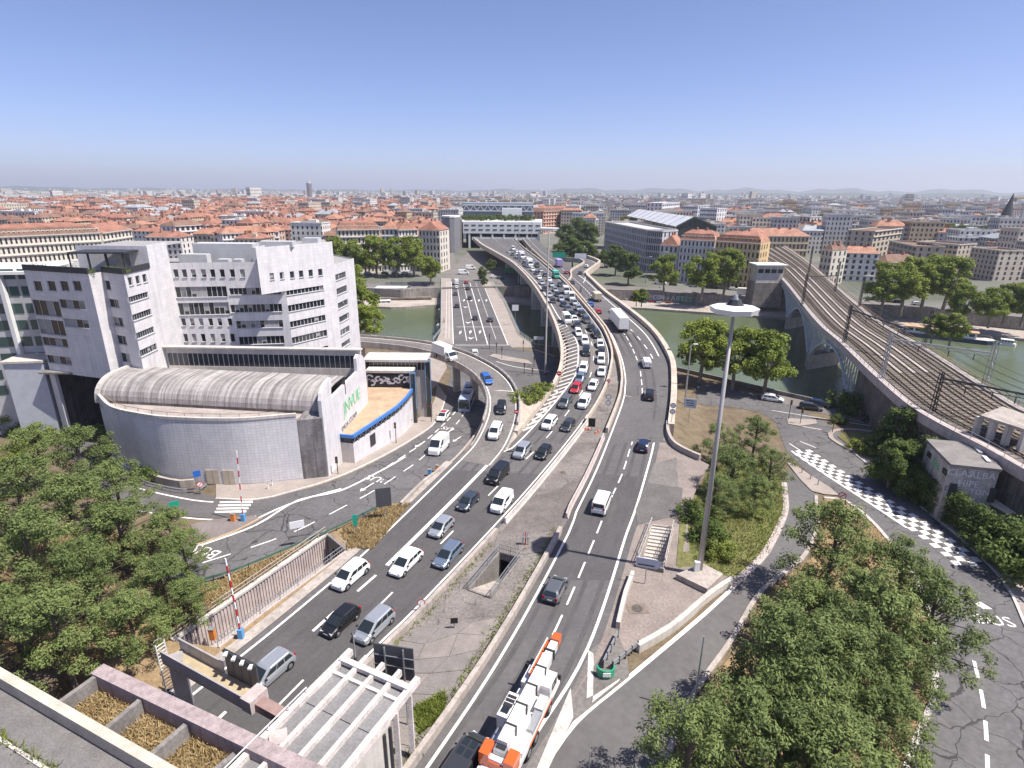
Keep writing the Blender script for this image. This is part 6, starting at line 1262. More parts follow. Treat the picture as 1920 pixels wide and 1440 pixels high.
def leafmesh(name, V, m):
    n = len(V)//4; me = bpy.data.meshes.new(name); me.vertices.add(n*4); me.vertices.foreach_set('co', V.astype('f').ravel()); me.loops.add(n*4); me.loops.foreach_set('vertex_index', np.arange(n*4, dtype='i'))
    me.polygons.add(n); me.polygons.foreach_set('loop_start', np.arange(0, n*4, 4, dtype='i')); me.materials.append(m); me.update(calc_edges=True); return me
def make_tree(kind, seed):
    rng = np.random.default_rng(seed); rr = random.Random(seed); cl = []; tr = MB()
    if kind == 'pine':           # nominal height 11, crown radius 5, several leading stems
        H = 11; tr.tube(V3((0, 0, -1)), V3((.2, .1, H*.55)), .32, .2, 7); tr.tube(V3((.2, .1, H*.55)), V3((.1, .3, H*.93)), .2, .06, 6)
        for k in range(58):
            a = rr.random()*6.283; h = rr.random()**.8; z = 2.2+h*(H-2.6); env = 4.6*math.sqrt(max(.03, 1-((h-.32)/.72)**2)); rad = env*math.sqrt(rr.random())*rr.uniform(.8, 1.2); c = (rad*math.cos(a), rad*math.sin(a), z); cl.append((c, rr.uniform(.55, 1.2)))
            if k % 3 == 0: tr.tube(V3((.15, .1, z*.75)), V3(c), .09, .025, 5, cap=False)
        for k in range(10): a = rr.random()*6.283; rad = rr.uniform(0, 2.6); cl.append(((rad*math.cos(a), rad*math.sin(a), H-rad*.5+rr.uniform(-.3, .5)), .6))
        return leafmesh('crown', leaves(cl, 240, .15, .45, rng, .9), PINEL), tr.mesh('trunk', [BARK])
    if kind == 'plane':          # nominal height 16, crown radius 7, forked trunk
        H = 16; tr.tube(V3((0, 0, -1)), V3((.2, .2, 5)), .5, .38, 8)
        for k in range(6):
            a = k*1.05+rr.random()*.5; e = V3((3.6*math.cos(a), 3.6*math.sin(a), rr.uniform(9, 13))); m_ = V3((1.2*math.cos(a), 1.2*math.sin(a), 7)); tr.tube(V3((.2, .2, 4.8)), m_, .28, .2, 6, cap=False); tr.tube(m_, e, .2, .06, 5, cap=False)
        for k in range(70):
            a = rr.random()*6.283; h = rr.random(); z = 4.6+h*(H-5.6); env = 6.4*math.sqrt(max(.05, 1-((h-.42)/.64)**2)); rad = env*math.sqrt(rr.random())*rr.uniform(.7, 1.1); cl.append(((rad*math.cos(a), rad*math.sin(a), z), rr.uniform(.9, 1.9)))
        return leafmesh('crown', leaves(cl, 72, .27, .85, rng, .7), PLANEL), tr.mesh('trunk', [BARKP])
    if kind == 'bush':
        for k in range(26):
            a = rr.random()*6.283; rad = 2.6*math.sqrt(rr.random()); cl.append(((rad*math.cos(a), rad*math.sin(a), .7+rr.random()*(2.6-rad*.5)), rr.uniform(.6, 1.1)))
        tr.tube(V3((0, 0, -.3)), V3((0, 0, 1.5)), .12, .05, 5); tr.tube(V3((0, 0, .2)), V3((.9, .4, 1.8)), .07, .03, 5); tr.tube(V3((0, 0, .2)), V3((-.8, -.3, 1.9)), .07, .03, 5)
        return leafmesh('crown', leaves(cl, 150, .15, .8, rng, .6), DARKL), tr.mesh('stem', [BARK])
TREE = {k: [make_tree(k, 100+i*7+len(k)) for i in range(n)] for k, n in (('pine', 4), ('plane', 4), ('bush', 3))}
def recolour(kind, m): return [(lambda me: (me.materials.clear(), me.materials.append(m), me)[2])(a.copy()) for a, b in TREE[kind]]
ALT = {'plane_dark': recolour('plane', DARKL), 'bush_light': recolour('bush', HEDGEL), 'pine_far': TREE['pine']}
trnd = random.Random(21); ti = [0]
def tree(kind, label, base, sc, group=None, szs=1.0, name=None, alt=None, catg='tree', far=False):
    i = ti[0] = ti[0]+1; cm, tm = TREE[kind][i % len(TREE[kind])]
    if alt: cm = ALT[alt][i % len(TREE[kind])]
    t = thing(name or kind+'_tree', label, catg, base, group, w=False, rz=trnd.random()*6.28); t.scale = (sc, sc, sc*szs)
    link('crown', cm, t); link('trunk' if kind != 'bush' else 'stem', tm, t); return t
def crown_at(px, py, zc):                # the ground point under a crown centre seen at a pixel
    p = P(px, py, zc); return V3((p.x, p.y, GG(p.x, p.y) if p.y < bank(p.x) else -4))
LP = ((70, 835, .95, 'pine at the upper left of the left pine grove, by the street passage'), (150, 850, .95, 'pine beside the side street below the curved hall wall'), (215, 905, .85, 'pine touching the guard rail curve at the curved wall'), (40, 930, 1.0, 'pine on the left picture edge in the middle of the left grove'), (130, 960, 1.05, 'broad pine in the middle of the left grove'), (225, 985, .95, 'pine right of the middle of the left grove'), (315, 985, .55, 'small pine at the right tip of the left grove by the traffic island'), (345, 1040, .6, 'small pine overhanging the BUS lettering at the left grove'), (300, 1085, .7, 'pine beside the bus road at the lower right of the left grove'), (60, 1055, 1.0, 'pine at the left edge beside the bus road'), (165, 1080, .8, 'pine in front of the hidden stretch of the bus road'), (355, 1115, .55, 'small pine on the dry bank above the ribbed wall'), (240, 1165, .7, 'pine at the bottom of the left grove above the planter walls'), (110, 1185, .8, 'pine low in the left grove near the planter walls'), (20, 1160, .85, 'pine at the left picture edge above the tunnel roof wall'), (185, 805, .6, 'small pine top right of the street passage'))
for x, y, s, lab in LP: tree('pine', lab, crown_at(x, y, 6.5*s), s, 'pines of the left grove', szs=trnd.uniform(.85, 1.05))
for x, y, s, lab in ((20, 770, .8, 'bright leafy bush at the left edge above the pines'), (60, 800, .7, 'pale green bush beside the wall at the street passage'), (12, 855, .9, 'bright bush at the left edge among pines')): tree('bush', lab, crown_at(x, y, 2*s), 1.4*s, 'bright bushes at left', alt='bush_light', name='leafy_bush', catg='bush')
for x, y, s, lab in ((20, 700, .85, 'dark tree at the left edge below the grey annex'), (55, 735, .6, 'dark tree beside the street passage wall')): tree('plane', lab, crown_at(x, y, 7*s), s*.7, alt='plane_dark', name='dark_tree')
for x, y, s, lab in ((1350, 800, .75, 'pine with open crown at the top of the mound by the white sign'), (1420, 790, .8, 'pine behind the tall mast on the mound'), (1450, 855, .75, 'pine at the right side of the mound by the exit road'), (1375, 870, .85, 'pine in the middle of the mound left of the tall mast'), (1340, 935, .6, 'low pine on the mound beside the stairs'), (1415, 930, .6, 'low bushy pine right of the mast on the mound')): tree('pine', lab, crown_at(x, y, 6.0*s-1.5), s, 'pines on the mound', szs=.9)
for x, y, s, lab in ((1555, 1045, .95, 'tall pine nearest the exit road bend'), (1690, 1075, .85, 'pine at the top right of the pine island by the chequered strip'), (1755, 1140, .85, 'pine at the right of the pine island beside the BUS lettering'), (1640, 1150, 1.0, 'big pine in the middle of the pine island'), (1510, 1150, .75, 'dark pine on the left flank of the pine island'), (1470, 1270, .95, 'pine low left on the pine island by the thin pole'), (1560, 1240, .9, 'pine in the lower middle of the pine island'), (1660, 1330, .75, 'pine low right on the pine island above the kerb'), (1400, 1390, .85, 'pine at the bottom of the pine island'), (1560, 1400, .9, 'pine at the bottom right of the pine island'), (1290, 1450, .75, 'pine top at the bottom picture edge beside the exit road'), (1600, 1215, .9, 'pine between the big middle pine and the lower pines'), (1705, 1235, .65, 'slim pine at the right kerb of the pine island'), (1490, 1370, .8, 'pine filling the bottom left of the pine island')): tree('pine', lab, crown_at(x, y, 7.2*s-2), s*1.12, 'pines of the right island', szs=trnd.uniform(.95, 1.12))
for x, y, s, lab in ((1700, 800, .62, 'dark tree against the railway wall above the planted island'), (1735, 850, .55, 'dark tree between railway wall and hedge'), (1680, 850, .5, 'dark tree at the left end of the hedge'), (1765, 868, .42, 'dark tree touching the left wall of the graffiti hut')): tree('plane', lab, crown_at(x, y, 2), s, alt='plane_dark', name='dark_tree')
for x, y, s, lab in ((1320, 640, 1.0, 'left of the three riverside planes on the near bank'), (1385, 650, .95, 'middle of the three riverside planes behind the mast head'), (1445, 655, .95, 'right of the three riverside planes on the near bank')): tree('plane', lab, crown_at(x, y, 6.5), s, 'near bank planes')
for x, y, s, lab in ((672, 578, 1.05, 'plane beside the right end of the white office block'), (660, 530, 1.0, 'plane rising behind the office block corner'), (690, 590, .75, 'plane nearest the water beside the office block')): tree('plane', lab, crown_at(x, y, 5), s, 'planes behind the office block')
for i, (x, y, s) in enumerate(((632, 485, 1.3), (668, 487, 1.25), (705, 486, 1.35), (742, 487, 1.3), (775, 486, 1.35), (806, 500, .9), (612, 482, 1.1))): tree('plane', ('first', 'second', 'third', 'fourth', 'fifth', 'sixth, smallest', 'outermost left')[i]+' plane of the row in front of the riverfront houses, from the left', crown_at(x, y, 5), s, 'far bank planes at left')
for x, y, s, lab in ((1248, 510, 1.1, 'plane left of the yellow block on the far embankment'), (1320, 515, 1.25, 'left of two big planes before the yellow block'), (1362, 510, 1.35, 'right of two big planes before the yellow block'), (1180, 500, 1.0, 'dark tree in front of the long grey block'), (1155, 485, 1.05, 'dark tree at the corner of the slip road'), (1135, 478, .7, 'small dark tree between slip road and park'), (1205, 545, .45, 'small quay tree left of the promenade tables'), (1195, 545, .4, 'tiny quay tree beside the orange barrier')): tree('plane', lab, crown_at(x, y, 5*s), s, alt='plane_dark' if 'dark' in lab else None)
for i, (x, y, s) in enumerate(((1660, 540, 1.25), (1700, 538, 1.35), (1738, 534, 1.4), (1778, 536, 1.35), (1812, 555, .9), (1868, 558, .85), (1895, 552, .9), (1930, 556, .95), (1760, 585, .6), (1795, 590, .65))): tree('plane', ('first', 'second', 'third', 'fourth', 'fifth', 'sixth', 'seventh', 'last', 'low left', 'low right')[i]+' plane along the far quay beyond the railway bridge, counted from the bridge', crown_at(x, y, 6), s, 'far quay planes at right')
for i, (x, y, s) in enumerate(((1062, 440, 1.2), (1085, 432, 1.35), (1105, 440, 1.25), (1075, 462, 1.0), (1100, 465, 1.0), (1050, 458, .8))): tree('plane', ('upper left', 'topmost', 'upper right', 'lower left', 'lower right', 'leftmost small')[i]+' tree of the big clump beyond the end of the viaduct', crown_at(x, y, 9), s*1.1, 'park trees at the station', alt='plane_dark', name='park_tree')
for x, y, s, lab in ((905, 505, .45, 'slim poplar on the square beyond the road bridge'), (922, 492, .5, 'dark tree under the start of the far viaduct'), (908, 518, .3, 'tiny tree on the far square')): tree('plane', lab, crown_at(x, y, 4*s), s, alt='plane_dark', name='square_tree')
for i in range(14): x = 872+i*9.5; p = PY(x, 413, 480); tree('bush', 'rooftop garden shrub on the white transit centre', V3((p.x, p.y+crnd.uniform(2, 20), PY(940, 416, 470).z)), 1.5, 'roof garden shrubs', name='roof_shrub', catg='bush')
for i in range(40): x = trnd.uniform(512, 705); y = trnd.uniform(455, 545); p = PY(x, 390, y); tree('plane', 'one of the trees of the wooded square behind the riverfront houses', V3((p.x, p.y, -4)), trnd.uniform(.85, 1.15), 'trees of the wooded square', alt='plane_dark' if i % 3 else None, name='square_tree')
for i, (x, y) in enumerate(sorted(gaps, key=lambda g: g[0]**2+g[1]**2)[:170]):
    tree('plane', 'street tree in the %s %s the station' % (('nearest streets', 'middle streets', 'far streets')[min(2, int(i/57))], 'just right of' if x < .35*y else 'right of'), V3((x, y, -4)), trnd.uniform(.9, 1.5), 'distant street trees', alt='plane_dark', name='street_tree')
# bushes
for x, y, z, s, lab, alt in ((1598, 738, -2, 1.7, 'big bush on the river bank beside the bridge pier', None), (1706, 820, -1, 2.0, 'large dark shrub between quay road and railway wall', None), (1690, 880, -2, 1.5, 'dark shrub at the foot of the railway wall', None), (1740, 860, -1, 1.2, 'shrub left of the graffiti hut', None), (1620, 830, -3, .8, 'flowering shrub on the planted island', 'bush_light'), (1650, 842, -3, .7, 'low shrub on the planted island near the kerb', 'bush_light'), (978, 744, 1.6, .9, 'left bush on the slope between ramp and viaduct', 'bush_light'), (1000, 735, 1.6, 1.0, 'middle bush on the slope between ramp and viaduct', 'bush_light'), (1018, 726, 1.6, .8, 'right bush on the slope between ramp and viaduct', 'bush_light'), (275, 872, 1, .8, 'green bush at the foot of the curved tiled wall', None), (1330, 1000, 0, .9, 'bush behind the stairs on the mound', None), (1300, 960, 0, .8, 'bush overhanging the right shoulder', None), (1350, 1030, 0, .7, 'bush at the foot of the tall mast', 'bush_light'), (1905, 985, -1, 1.6, 'dark bush at the right edge below the sheds', None), (1925, 1020, -1, 1.6, 'dark bush cut by the right picture edge', None), (1575, 780, -3, .6, 'small bush under the bridge pier', None)):
    p = P(x, y, z+s); tree('bush', lab, V3((p.x, p.y, .9 if 'slope' in lab else min(GG(p.x, p.y), -.1) if p.y < bank(p.x) else -5)), s, 'bushes', alt=alt, name='bush', catg='bush')
# hedge along the right pavement
hp = [P(x, y, -1) for x, y in ((1680, 880), (1725, 908), (1775, 938), (1825, 970), (1885, 1010), (1945, 1055))]; rng = np.random.default_rng(5); cl = []
for p in resamp(cat(hp, 1), 70):
    for k in range(6): cl.append(((p.x+rng.uniform(-.6, .6), p.y+rng.uniform(-.6, .6), -4.0+.6+k*.8), .85))
t = thing('hedge', 'long clipped dark hedge between the right pavement and the graffiti hut', 'hedge', V3((hp[0].x, hp[0].y, -4))); link('foliage', leafmesh('foliage', leaves(cl, 90, .14, .8, rng, .5), DARKL), t)
mb = MB()
for p in resamp(cat(hp, 1), 24): mb.tube(V3((p.x, p.y, -4.3)), V3((p.x, p.y, -2.6)), .05, .03, 5)
o = mb.build('stems', BARK, t); o['kind'] = 'stuff'
# roof terrace planting
cl = []
for a, b in ((A_, B_), (B2, C_)):
    for k in range(16): u = k/15; cl.append(((lerp(a[0], b[0], u)+.2, lerp(a[1], b[1], u)+.6, 27.6+rng.random()*.7), rng.uniform(.35, .7)))
t = thing('terrace_planting', 'row of planted greenery on the roof terrace of the white office block', 'plants', V3((-70, 90, 27))); link('foliage', leafmesh('foliage', leaves(cl, 200, .1, .8, rng, .5), HEDGEL), t)
# dry grass and weeds
DRYB = leaf_mat('dry_blades', (.22, .15, .06), (.5, .38, .2), .2)
def blades(name, label, pts, h, m, n=0):
    k = len(pts); p = np.array([(q.x, q.y, q.z) for q in pts]); a = rng.random(k)*6.28; w = .035+.03*rng.random(k); hh = h*(.5+rng.random(k)); dx = np.stack((np.cos(a)*w, np.sin(a)*w, np.zeros(k)), 1); lean = np.stack((rng.normal(size=k)*.5*hh, rng.normal(size=k)*.5*hh, hh), 1)
    V = np.stack((p-dx, p+dx, p+lean+dx*.3, p+lean-dx*.3), 1).reshape(-1, 3); o = link(name, leafmesh(name, V, m)); tag(o, label, 'grass', kind='stuff'); return o
def inpoly(x, y, pl):
    c = False; j = len(pl)-1
    for i in range(len(pl)):
        if (pl[i][1] > y) != (pl[j][1] > y) and x < (pl[j][0]-pl[i][0])*(y-pl[i][1])/(pl[j][1]-pl[i][1])+pl[i][0]: c = not c
        j = i
    return c
def scatter(px, n, z=None, avoid=None):
    pl = [PG(*q) for q in px]; xs_ = [p.x for p in pl]; ys_ = [p.y for p in pl]; out = []; pl2 = [(p.x, p.y) for p in pl]; tries = 0
    while len(out) < n and tries < n*20:
        tries += 1; x = trnd.uniform(min(xs_), max(xs_)); y = trnd.uniform(min(ys_), max(ys_))
        if inpoly(x, y, pl2) and not (avoid and inpoly(x, y, avoid)): out.append(V3((x, y, GG(x, y)+.05 if z is None else z)))
    return out
trp = [(p.x, p.y) for p in TR]
blades('verge_grass', 'dry yellow grass on the verge above the ribbed wall', scatter(((640, 995), (715, 955), (770, 945), (700, 1030), (655, 1030)), 7000, .04)+scatter(((330, 1125), (480, 1064), (600, 1010), (612, 1000), (322, 1200), (250, 1230)), 9000, .04, trp), .35, DRYB)
blades('bank_grass', 'dry brown grass and litter under the left pines', scatter(((0, 1010), (300, 1000), (330, 1110), (180, 1260), (0, 1255)), 16000), .35, DRYB)
blades('mound_grass', 'green and yellow grass on the mound round the tall mast', scatter(((1385, 1085), (1440, 1040), (1475, 960), (1470, 905), (1400, 850), (1330, 880), (1290, 980), (1300, 1060)), 15000), .3, HEDGEL)
blades('island_grass', 'dry grass under the pines of the right island', scatter(((1545, 935), (1640, 985), (1715, 1085), (1744, 1300), (1685, 1460), (1260, 1460), (1435, 1120), (1520, 1050)), 16000), .3, DRYB)
wd = [V3((q.x+trnd.gauss(0, .35), q.y+trnd.gauss(0, .35), .05)) for q in resamp(offs(frm(RC_LEFT, 28, 62), -1.7), 160) for _ in range(9) if trnd.random() < .55]+scatter(((775, 1330), (835, 1300), (835, 1340), (785, 1380)), 2600, .06)+[V3((q.x+trnd.gauss(0, .3), q.y+trnd.gauss(0, .3), .05)) for q in resamp(offs(frm(LC_RIGHT, 36, 60), 1.5), 120) for _ in range(6) if trnd.random() < .5]
blades('median_weeds', 'weeds growing in the joints of the paved median', wd, .28, HEDGEL)
# ================================================================== VEHICLES
def paintm(name, c, metal=0.0, rough=.3): return plain('paint_'+name, c, rough, metal, .5, .6)
PC = {'white': paintm('white', (.75, .75, .74)), 'black': paintm('black', (.012, .012, .014)), 'silver': paintm('silver', (.42, .44, .47), .5, .35), 'grey': paintm('grey', (.14, .15, .165), .4, .35), 'dark grey': paintm('darkgrey', (.05, .052, .058), .3), 'dark blue': paintm('darkblue', (.012, .02, .06), .2), 'blue': paintm('blue', (.03, .13, .45), .2), 'red': paintm('red', (.42, .02, .03)), 'slate': paintm('slate', (.06, .075, .1), .4), 'blue grey': paintm('bluegrey', (.2, .25, .33), .5, .35), 'beige': paintm('beige', (.55, .48, .36)), 'green': paintm('green', (.03, .38, .25)), 'purple': paintm('purple', (.2, .15, .45))}
LAMP = plain('headlamp_glass', (.55, .56, .58), .15, 0, .8); TAIL = plain('tail_lamp', (.35, .01, .01), .25); PLATE = plain('number_plate', (.6, .6, .58), .5); RIM = plain('wheel_rim', (.35, .35, .36), .35, .7); TRIM = plain('black_trim', (.02, .02, .022), .6); CGL = plain('car_glass', (.018, .024, .026), .05, 0, .9)
def loft(mb, rings, mi=0, cap0=True, cap1=True):
    i = len(mb.v); m = len(rings[0])
    for r in rings: mb.v += [tuple(p) for p in r]
    for k in range(len(rings)-1):
        for j in range(m): a = i+k*m+j; b = i+k*m+(j+1) % m; mb.f.append((a, b, b+m, a+m)); mb.m.append(mi)
    if cap0: mb.f.append(tuple(i+j for j in reversed(range(m)))); mb.m.append(mi)
    if cap1: e = i+(len(rings)-1)*m; mb.f.append(tuple(e+j for j in range(m))); mb.m.append(mi)
SPEC = {  # length, width, height, bonnet length, bonnet height, belt height, windscreen run, roof end from tail, tail run, wheel radius
    'hatchback': (4.05, 1.76, 1.48, .85, .86, .95, .85, .35, .28, .31), 'estate car': (4.65, 1.8, 1.47, 1.05, .84, .93, .95, .35, .35, .32), 'saloon': (4.5, 1.8, 1.44, 1.05, .84, .93, .95, 1.05, .6, .32), 'suv': (4.5, 1.86, 1.68, .95, 1.0, 1.08, .8, .25, .3, .36), 'minivan': (4.4, 1.82, 1.66, .7, .98, 1.05, 1.0, .2, .25, .32), 'small van': (4.4, 1.83, 1.84, .75, 1.05, 1.12, .75, .05, .06, .32), 'minibus': (5.0, 1.92, 1.98, .55, 1.15, 1.18, .7, .06, .1, .34), 'large van': (5.9, 2.04, 2.6, .6, 1.3, 1.35, .85, .04, .05, .36), 'people carrier': (4.9, 1.9, 1.9, .6, 1.1, 1.15, .8, .08, .12, .34)}
def build_car(kind):
    L, Wd, H, bl, bh, be, ws, re, tr_, wr = SPEC[kind]; hw = Wd/2; xf = L/2; xr = -L/2; P_ = {}
    def ring(x, zt, k=1.0, zb=.22): w = hw*k; return [V3((x, -w*.9, zb)), V3((x, -w, zb+.16)), V3((x, -w, zb+(zt-zb)*.62)), V3((x, -w*.94, zt-.07)), V3((x, -w*.8, zt)), V3((x, w*.8, zt)), V3((x, w*.94, zt-.07)), V3((x, w, zb+(zt-zb)*.62)), V3((x, w, zb+.16)), V3((x, w*.9, zb))]
    xw = xf-bl; xc = xw-ws; xd = xr+re+.02; xe = xr+.02
    mb = MB(); tailz = be if kind != 'saloon' else be+.03
    loft(mb, [ring(xr, tailz-.22, .86, .34), ring(xr+.08, tailz-.05, .95, .26), ring(xr+.4, tailz, 1), ring(0, be, 1), ring(xw, be, 1), ring(xw+.12, bh+.03, 1), ring(xf-.45, bh-.06, .97), ring(xf-.15, bh-.16, .9), ring(xf, bh-.34, .78, .3)])
    wt = hw*.80; wb = hw*.93; xbk = xr+.06 if kind != 'saloon' else xr+.55
    lv = [(be-.04, xbk, xw+.12, wb), (be+(H-be)*.55, lerp(xbk, xr+re+tr_*.6, .55), lerp(xw+.12, xc, .55), lerp(wb, wt, .5)), (H-.06, xr+re+tr_*.6, xc, wt), (H, xr+re+tr_*.6+.14, xc-.16, wt*.86)]
    if kind in ('small van', 'minibus', 'large van', 'people carrier'): wt = hw*.9; lv = [(be-.04, xr+.04, xw+.12, wb), (be+(H-be)*.55, xr+.06, lerp(xw+.12, xc, .6), hw*.93), (H-.1, xr+.1, xc, wt), (H, xr+.25, xc-.2, wt*.88)]
    def cr(z, x0, x1, w): c = min(.14, (x1-x0)*.1); return [V3((x0+c, -w, z)), V3((x1-c, -w, z)), V3((x1, -w+c*1.5, z)), V3((x1+.015, 0, z)), V3((x1, w-c*1.5, z)), V3((x1-c, w, z)), V3((x0+c, w, z)), V3((x0, w-c*1.5, z)), V3((x0-.02, 0, z)), V3((x0, -w+c*1.5, z))]
    loft(mb, [cr(*l) for l in lv], 0, False, True)
    if kind == 'suv' or kind == 'estate car':
        for s in (-1, 1): mb.bar(V3((xc-.3, s*wt*.82, H+.03)), V3((xr+re+.5, s*wt*.82, H+.03)), .05, .06)
    P_['body'] = ('body', mb, 0)
    # panes: strips of the cabin walls, set just proud of it
    def pane(a, b, c, d, inset=.07, off=.018):
        n = (b-a).cross(d-a).normalized(); ctr = (a+b+c+d)/4; q = [ctr+(p-ctr)*(1-inset)+n*off for p in (a, b, c, d)]; m = MB(); m.face(q); return m
    def at(t, side, f):          # point on the cabin side at height share t, length share f
        k = 0 if t < .55 else 1; tt = t/.55 if k == 0 else (t-.55)/.45; z0, a0, b0, w0 = lv[k]; z1, a1, b1, w1 = lv[k+1]; z = lerp(z0, z1, tt); a = lerp(a0, a1, tt); b = lerp(b0, b1, tt); w = lerp(w0, w1, tt); return V3((lerp(a+.14, b-.14, f), side*(w+.012), z))
    def atx(t, front, f):
        k = 0 if t < .55 else 1; tt = t/.55 if k == 0 else (t-.55)/.45; z0, a0, b0, w0 = lv[k]; z1, a1, b1, w1 = lv[k+1]; z = lerp(z0, z1, tt); x = lerp(b0, b1, tt)+.03 if front else lerp(a0, a1, tt)-.02; w = lerp(w0, w1, tt)-.1; return V3((x, lerp(-w, w, f), z))
    P_['windscreen'] = ('windscreen', pane(atx(.1, True, 0), atx(.1, True, 1), atx(.93, True, 1), atx(.93, True, 0), .03, .06), 1)
    if kind not in ('large van', 'small van'): P_['rear_window'] = ('rear_window', pane(atx(.18, False, 1), atx(.18, False, 0), atx(.88, False, 0), atx(.88, False, 1), .06, .05), 1)
    cuts = [(.5, .97)] if kind in ('small van',) else [(.72, .97)] if kind == 'large van' else [(.03, .3), (.32, .6), (.62, .97)] if kind in ('minibus', 'people carrier', 'minivan', 'estate car', 'suv') else [(.1, .5), (.52, .97)]
    for s in (-1, 1):
        for i, (f0, f1) in enumerate(cuts):
            q = [at(.16, s, f0), at(.16, s, f1), at(.86, s, f1), at(.86, s, f0)]; m = pane(*(q if s < 0 else [q[1], q[0], q[3], q[2]]), .05); P_['sw%d%d' % (s, i)] = ('side_window', m, 1)
    for i, (x, s) in enumerate(((xf-.78, -1), (xf-.78, 1), (xr+.75, -1), (xr+.75, 1))):
        m = MB(); y = s*(hw-.1); m.tube(V3((x, y-.11, wr)), V3((x, y+.11, wr)), wr, wr, 14); P_['w%d' % i] = ('wheel', m, 2); m = MB(); m.tube(V3((x, y+s*.10, wr)), V3((x, y+s*.125, wr)), wr*.64, wr*.58, 10); P_['r%d' % i] = ('rim', m, 3, 'w%d' % i)
        m = MB(); m.tube(V3((x, y+s*.06, wr+.02)), V3((x, y+s*.104, wr+.02)), wr*1.17, wr*1.17, 14); P_['a%d' % i] = ('wheel_arch', m, 4)
    for s in (-1, 1):
        m = MB(); m.box((xf-.17, s*hw*.62, bh-.26), (.24, .36, .14), s*-.3); P_['h%d' % s] = ('headlight', m, 5)
        m = MB(); m.box((xr+.05, s*hw*.76, be-.12 if kind not in ('minibus', 'large van', 'small van') else be-.05), (.12, .22, .3), 0); P_['t%d' % s] = ('tail_light', m, 6)
        m = MB(); m.box((xw-.25, s*(hw+.09), be+.08), (.16, .18, .14)); P_['m%d' % s] = ('door_mirror', m, 4)
    m = MB(); m.box((xf-.02, 0, .48), (.05, .5, .11)); P_['p0'] = ('number_plate', m, 7); m = MB(); m.box((xr-.01, 0, .62), (.05, .5, .11)); P_['p1'] = ('number_plate', m, 7)
    m = MB(); m.box((xf-.06, 0, .34), (.1, Wd*.62, .2)); P_['g'] = ('grille', m, 4); m = MB(); m.box((xr+.02, 0, .38), (.1, Wd*.8, .18)); P_['b'] = ('bumper', m, 4)
    return P_
CM = [PC['white'], CGL, BLACK, RIM, TRIM, LAMP, TAIL, PLATE]
CARS = {}
def proto(kind):
    if kind not in CARS:
        P_ = build_car(kind); meshes = {k: v[1].mesh(v[0], [CM[v[2]]], smooth=False) for k, v in P_.items()}
        for k in ('body',): meshes[k].polygons.foreach_set('use_smooth', [False]*len(meshes[k].polygons))
        one = MB()
        for k, v in P_.items():
            if v[2] in (3,): continue
            b = len(one.v); one.v += v[1].v; one.f += [tuple(b+i for i in f) for f in v[1].f]; one.m += [v[2]]*len(v[1].f)
        CARS[kind] = (P_, meshes, one.mesh('car', CM))
    return CARS[kind]
def car(kind, colour, pos, d, label, detail=True, group=None, name=None):
    P_, meshes, one = proto(kind); rz = math.atan2(d.y, d.x); nm = name or kind.replace(' ', '_'); pitch = -math.atan2(d.z, math.hypot(d.x, d.y))
    if not detail:
        o = link(nm, one); o.location = pos; o.rotation_euler = (0, pitch, rz); o.material_slots[0].link = 'OBJECT'; o.material_slots[0].material = PC[colour]; return tag(o, label, 'van' if 'van' in kind else 'car', group)
    t = thing(nm, label, 'van' if 'van' in kind or kind == 'minibus' else 'car', pos, group, w=False, rz=rz); t.rotation_euler = (0, pitch, rz); made = {}
    for k, v in P_.items():
        o = link(v[0], meshes[k], made[v[3]] if len(v) > 3 else t); made[k] = o
        if k == 'body': o.material_slots[0].link = 'OBJECT'; o.material_slots[0].material = PC[colour]
    return t
LCM = [a.lerp(b, .5) for a, b in zip(resamp(frm(LC_LEFT, 84), 300), resamp(frm(LC_RIGHT, 84), 300))]
LC0 = [a.lerp(b, .5) for a, b in zip(resamp(upto(LEFT_LINE, 84), 80), resamp(upto(LC_RIGHT, 84), 80))]
def tangent(pts, p):
    i = min(range(len(pts)), key=lambda k: (pts[k].x-p.x)**2+(pts[k].y-p.y)**2); return (pts[min(i+1, len(pts)-1)]-pts[max(i-1, 0)]).normalized()
def on_lc(px, py): p = PM(px, py, .02); return p, -tangent(LCM if p.y > 84 else LC0, p)
def on_rc(px, py): p = PM(px, py, .02); return p, tangent(RC_CTR, p)
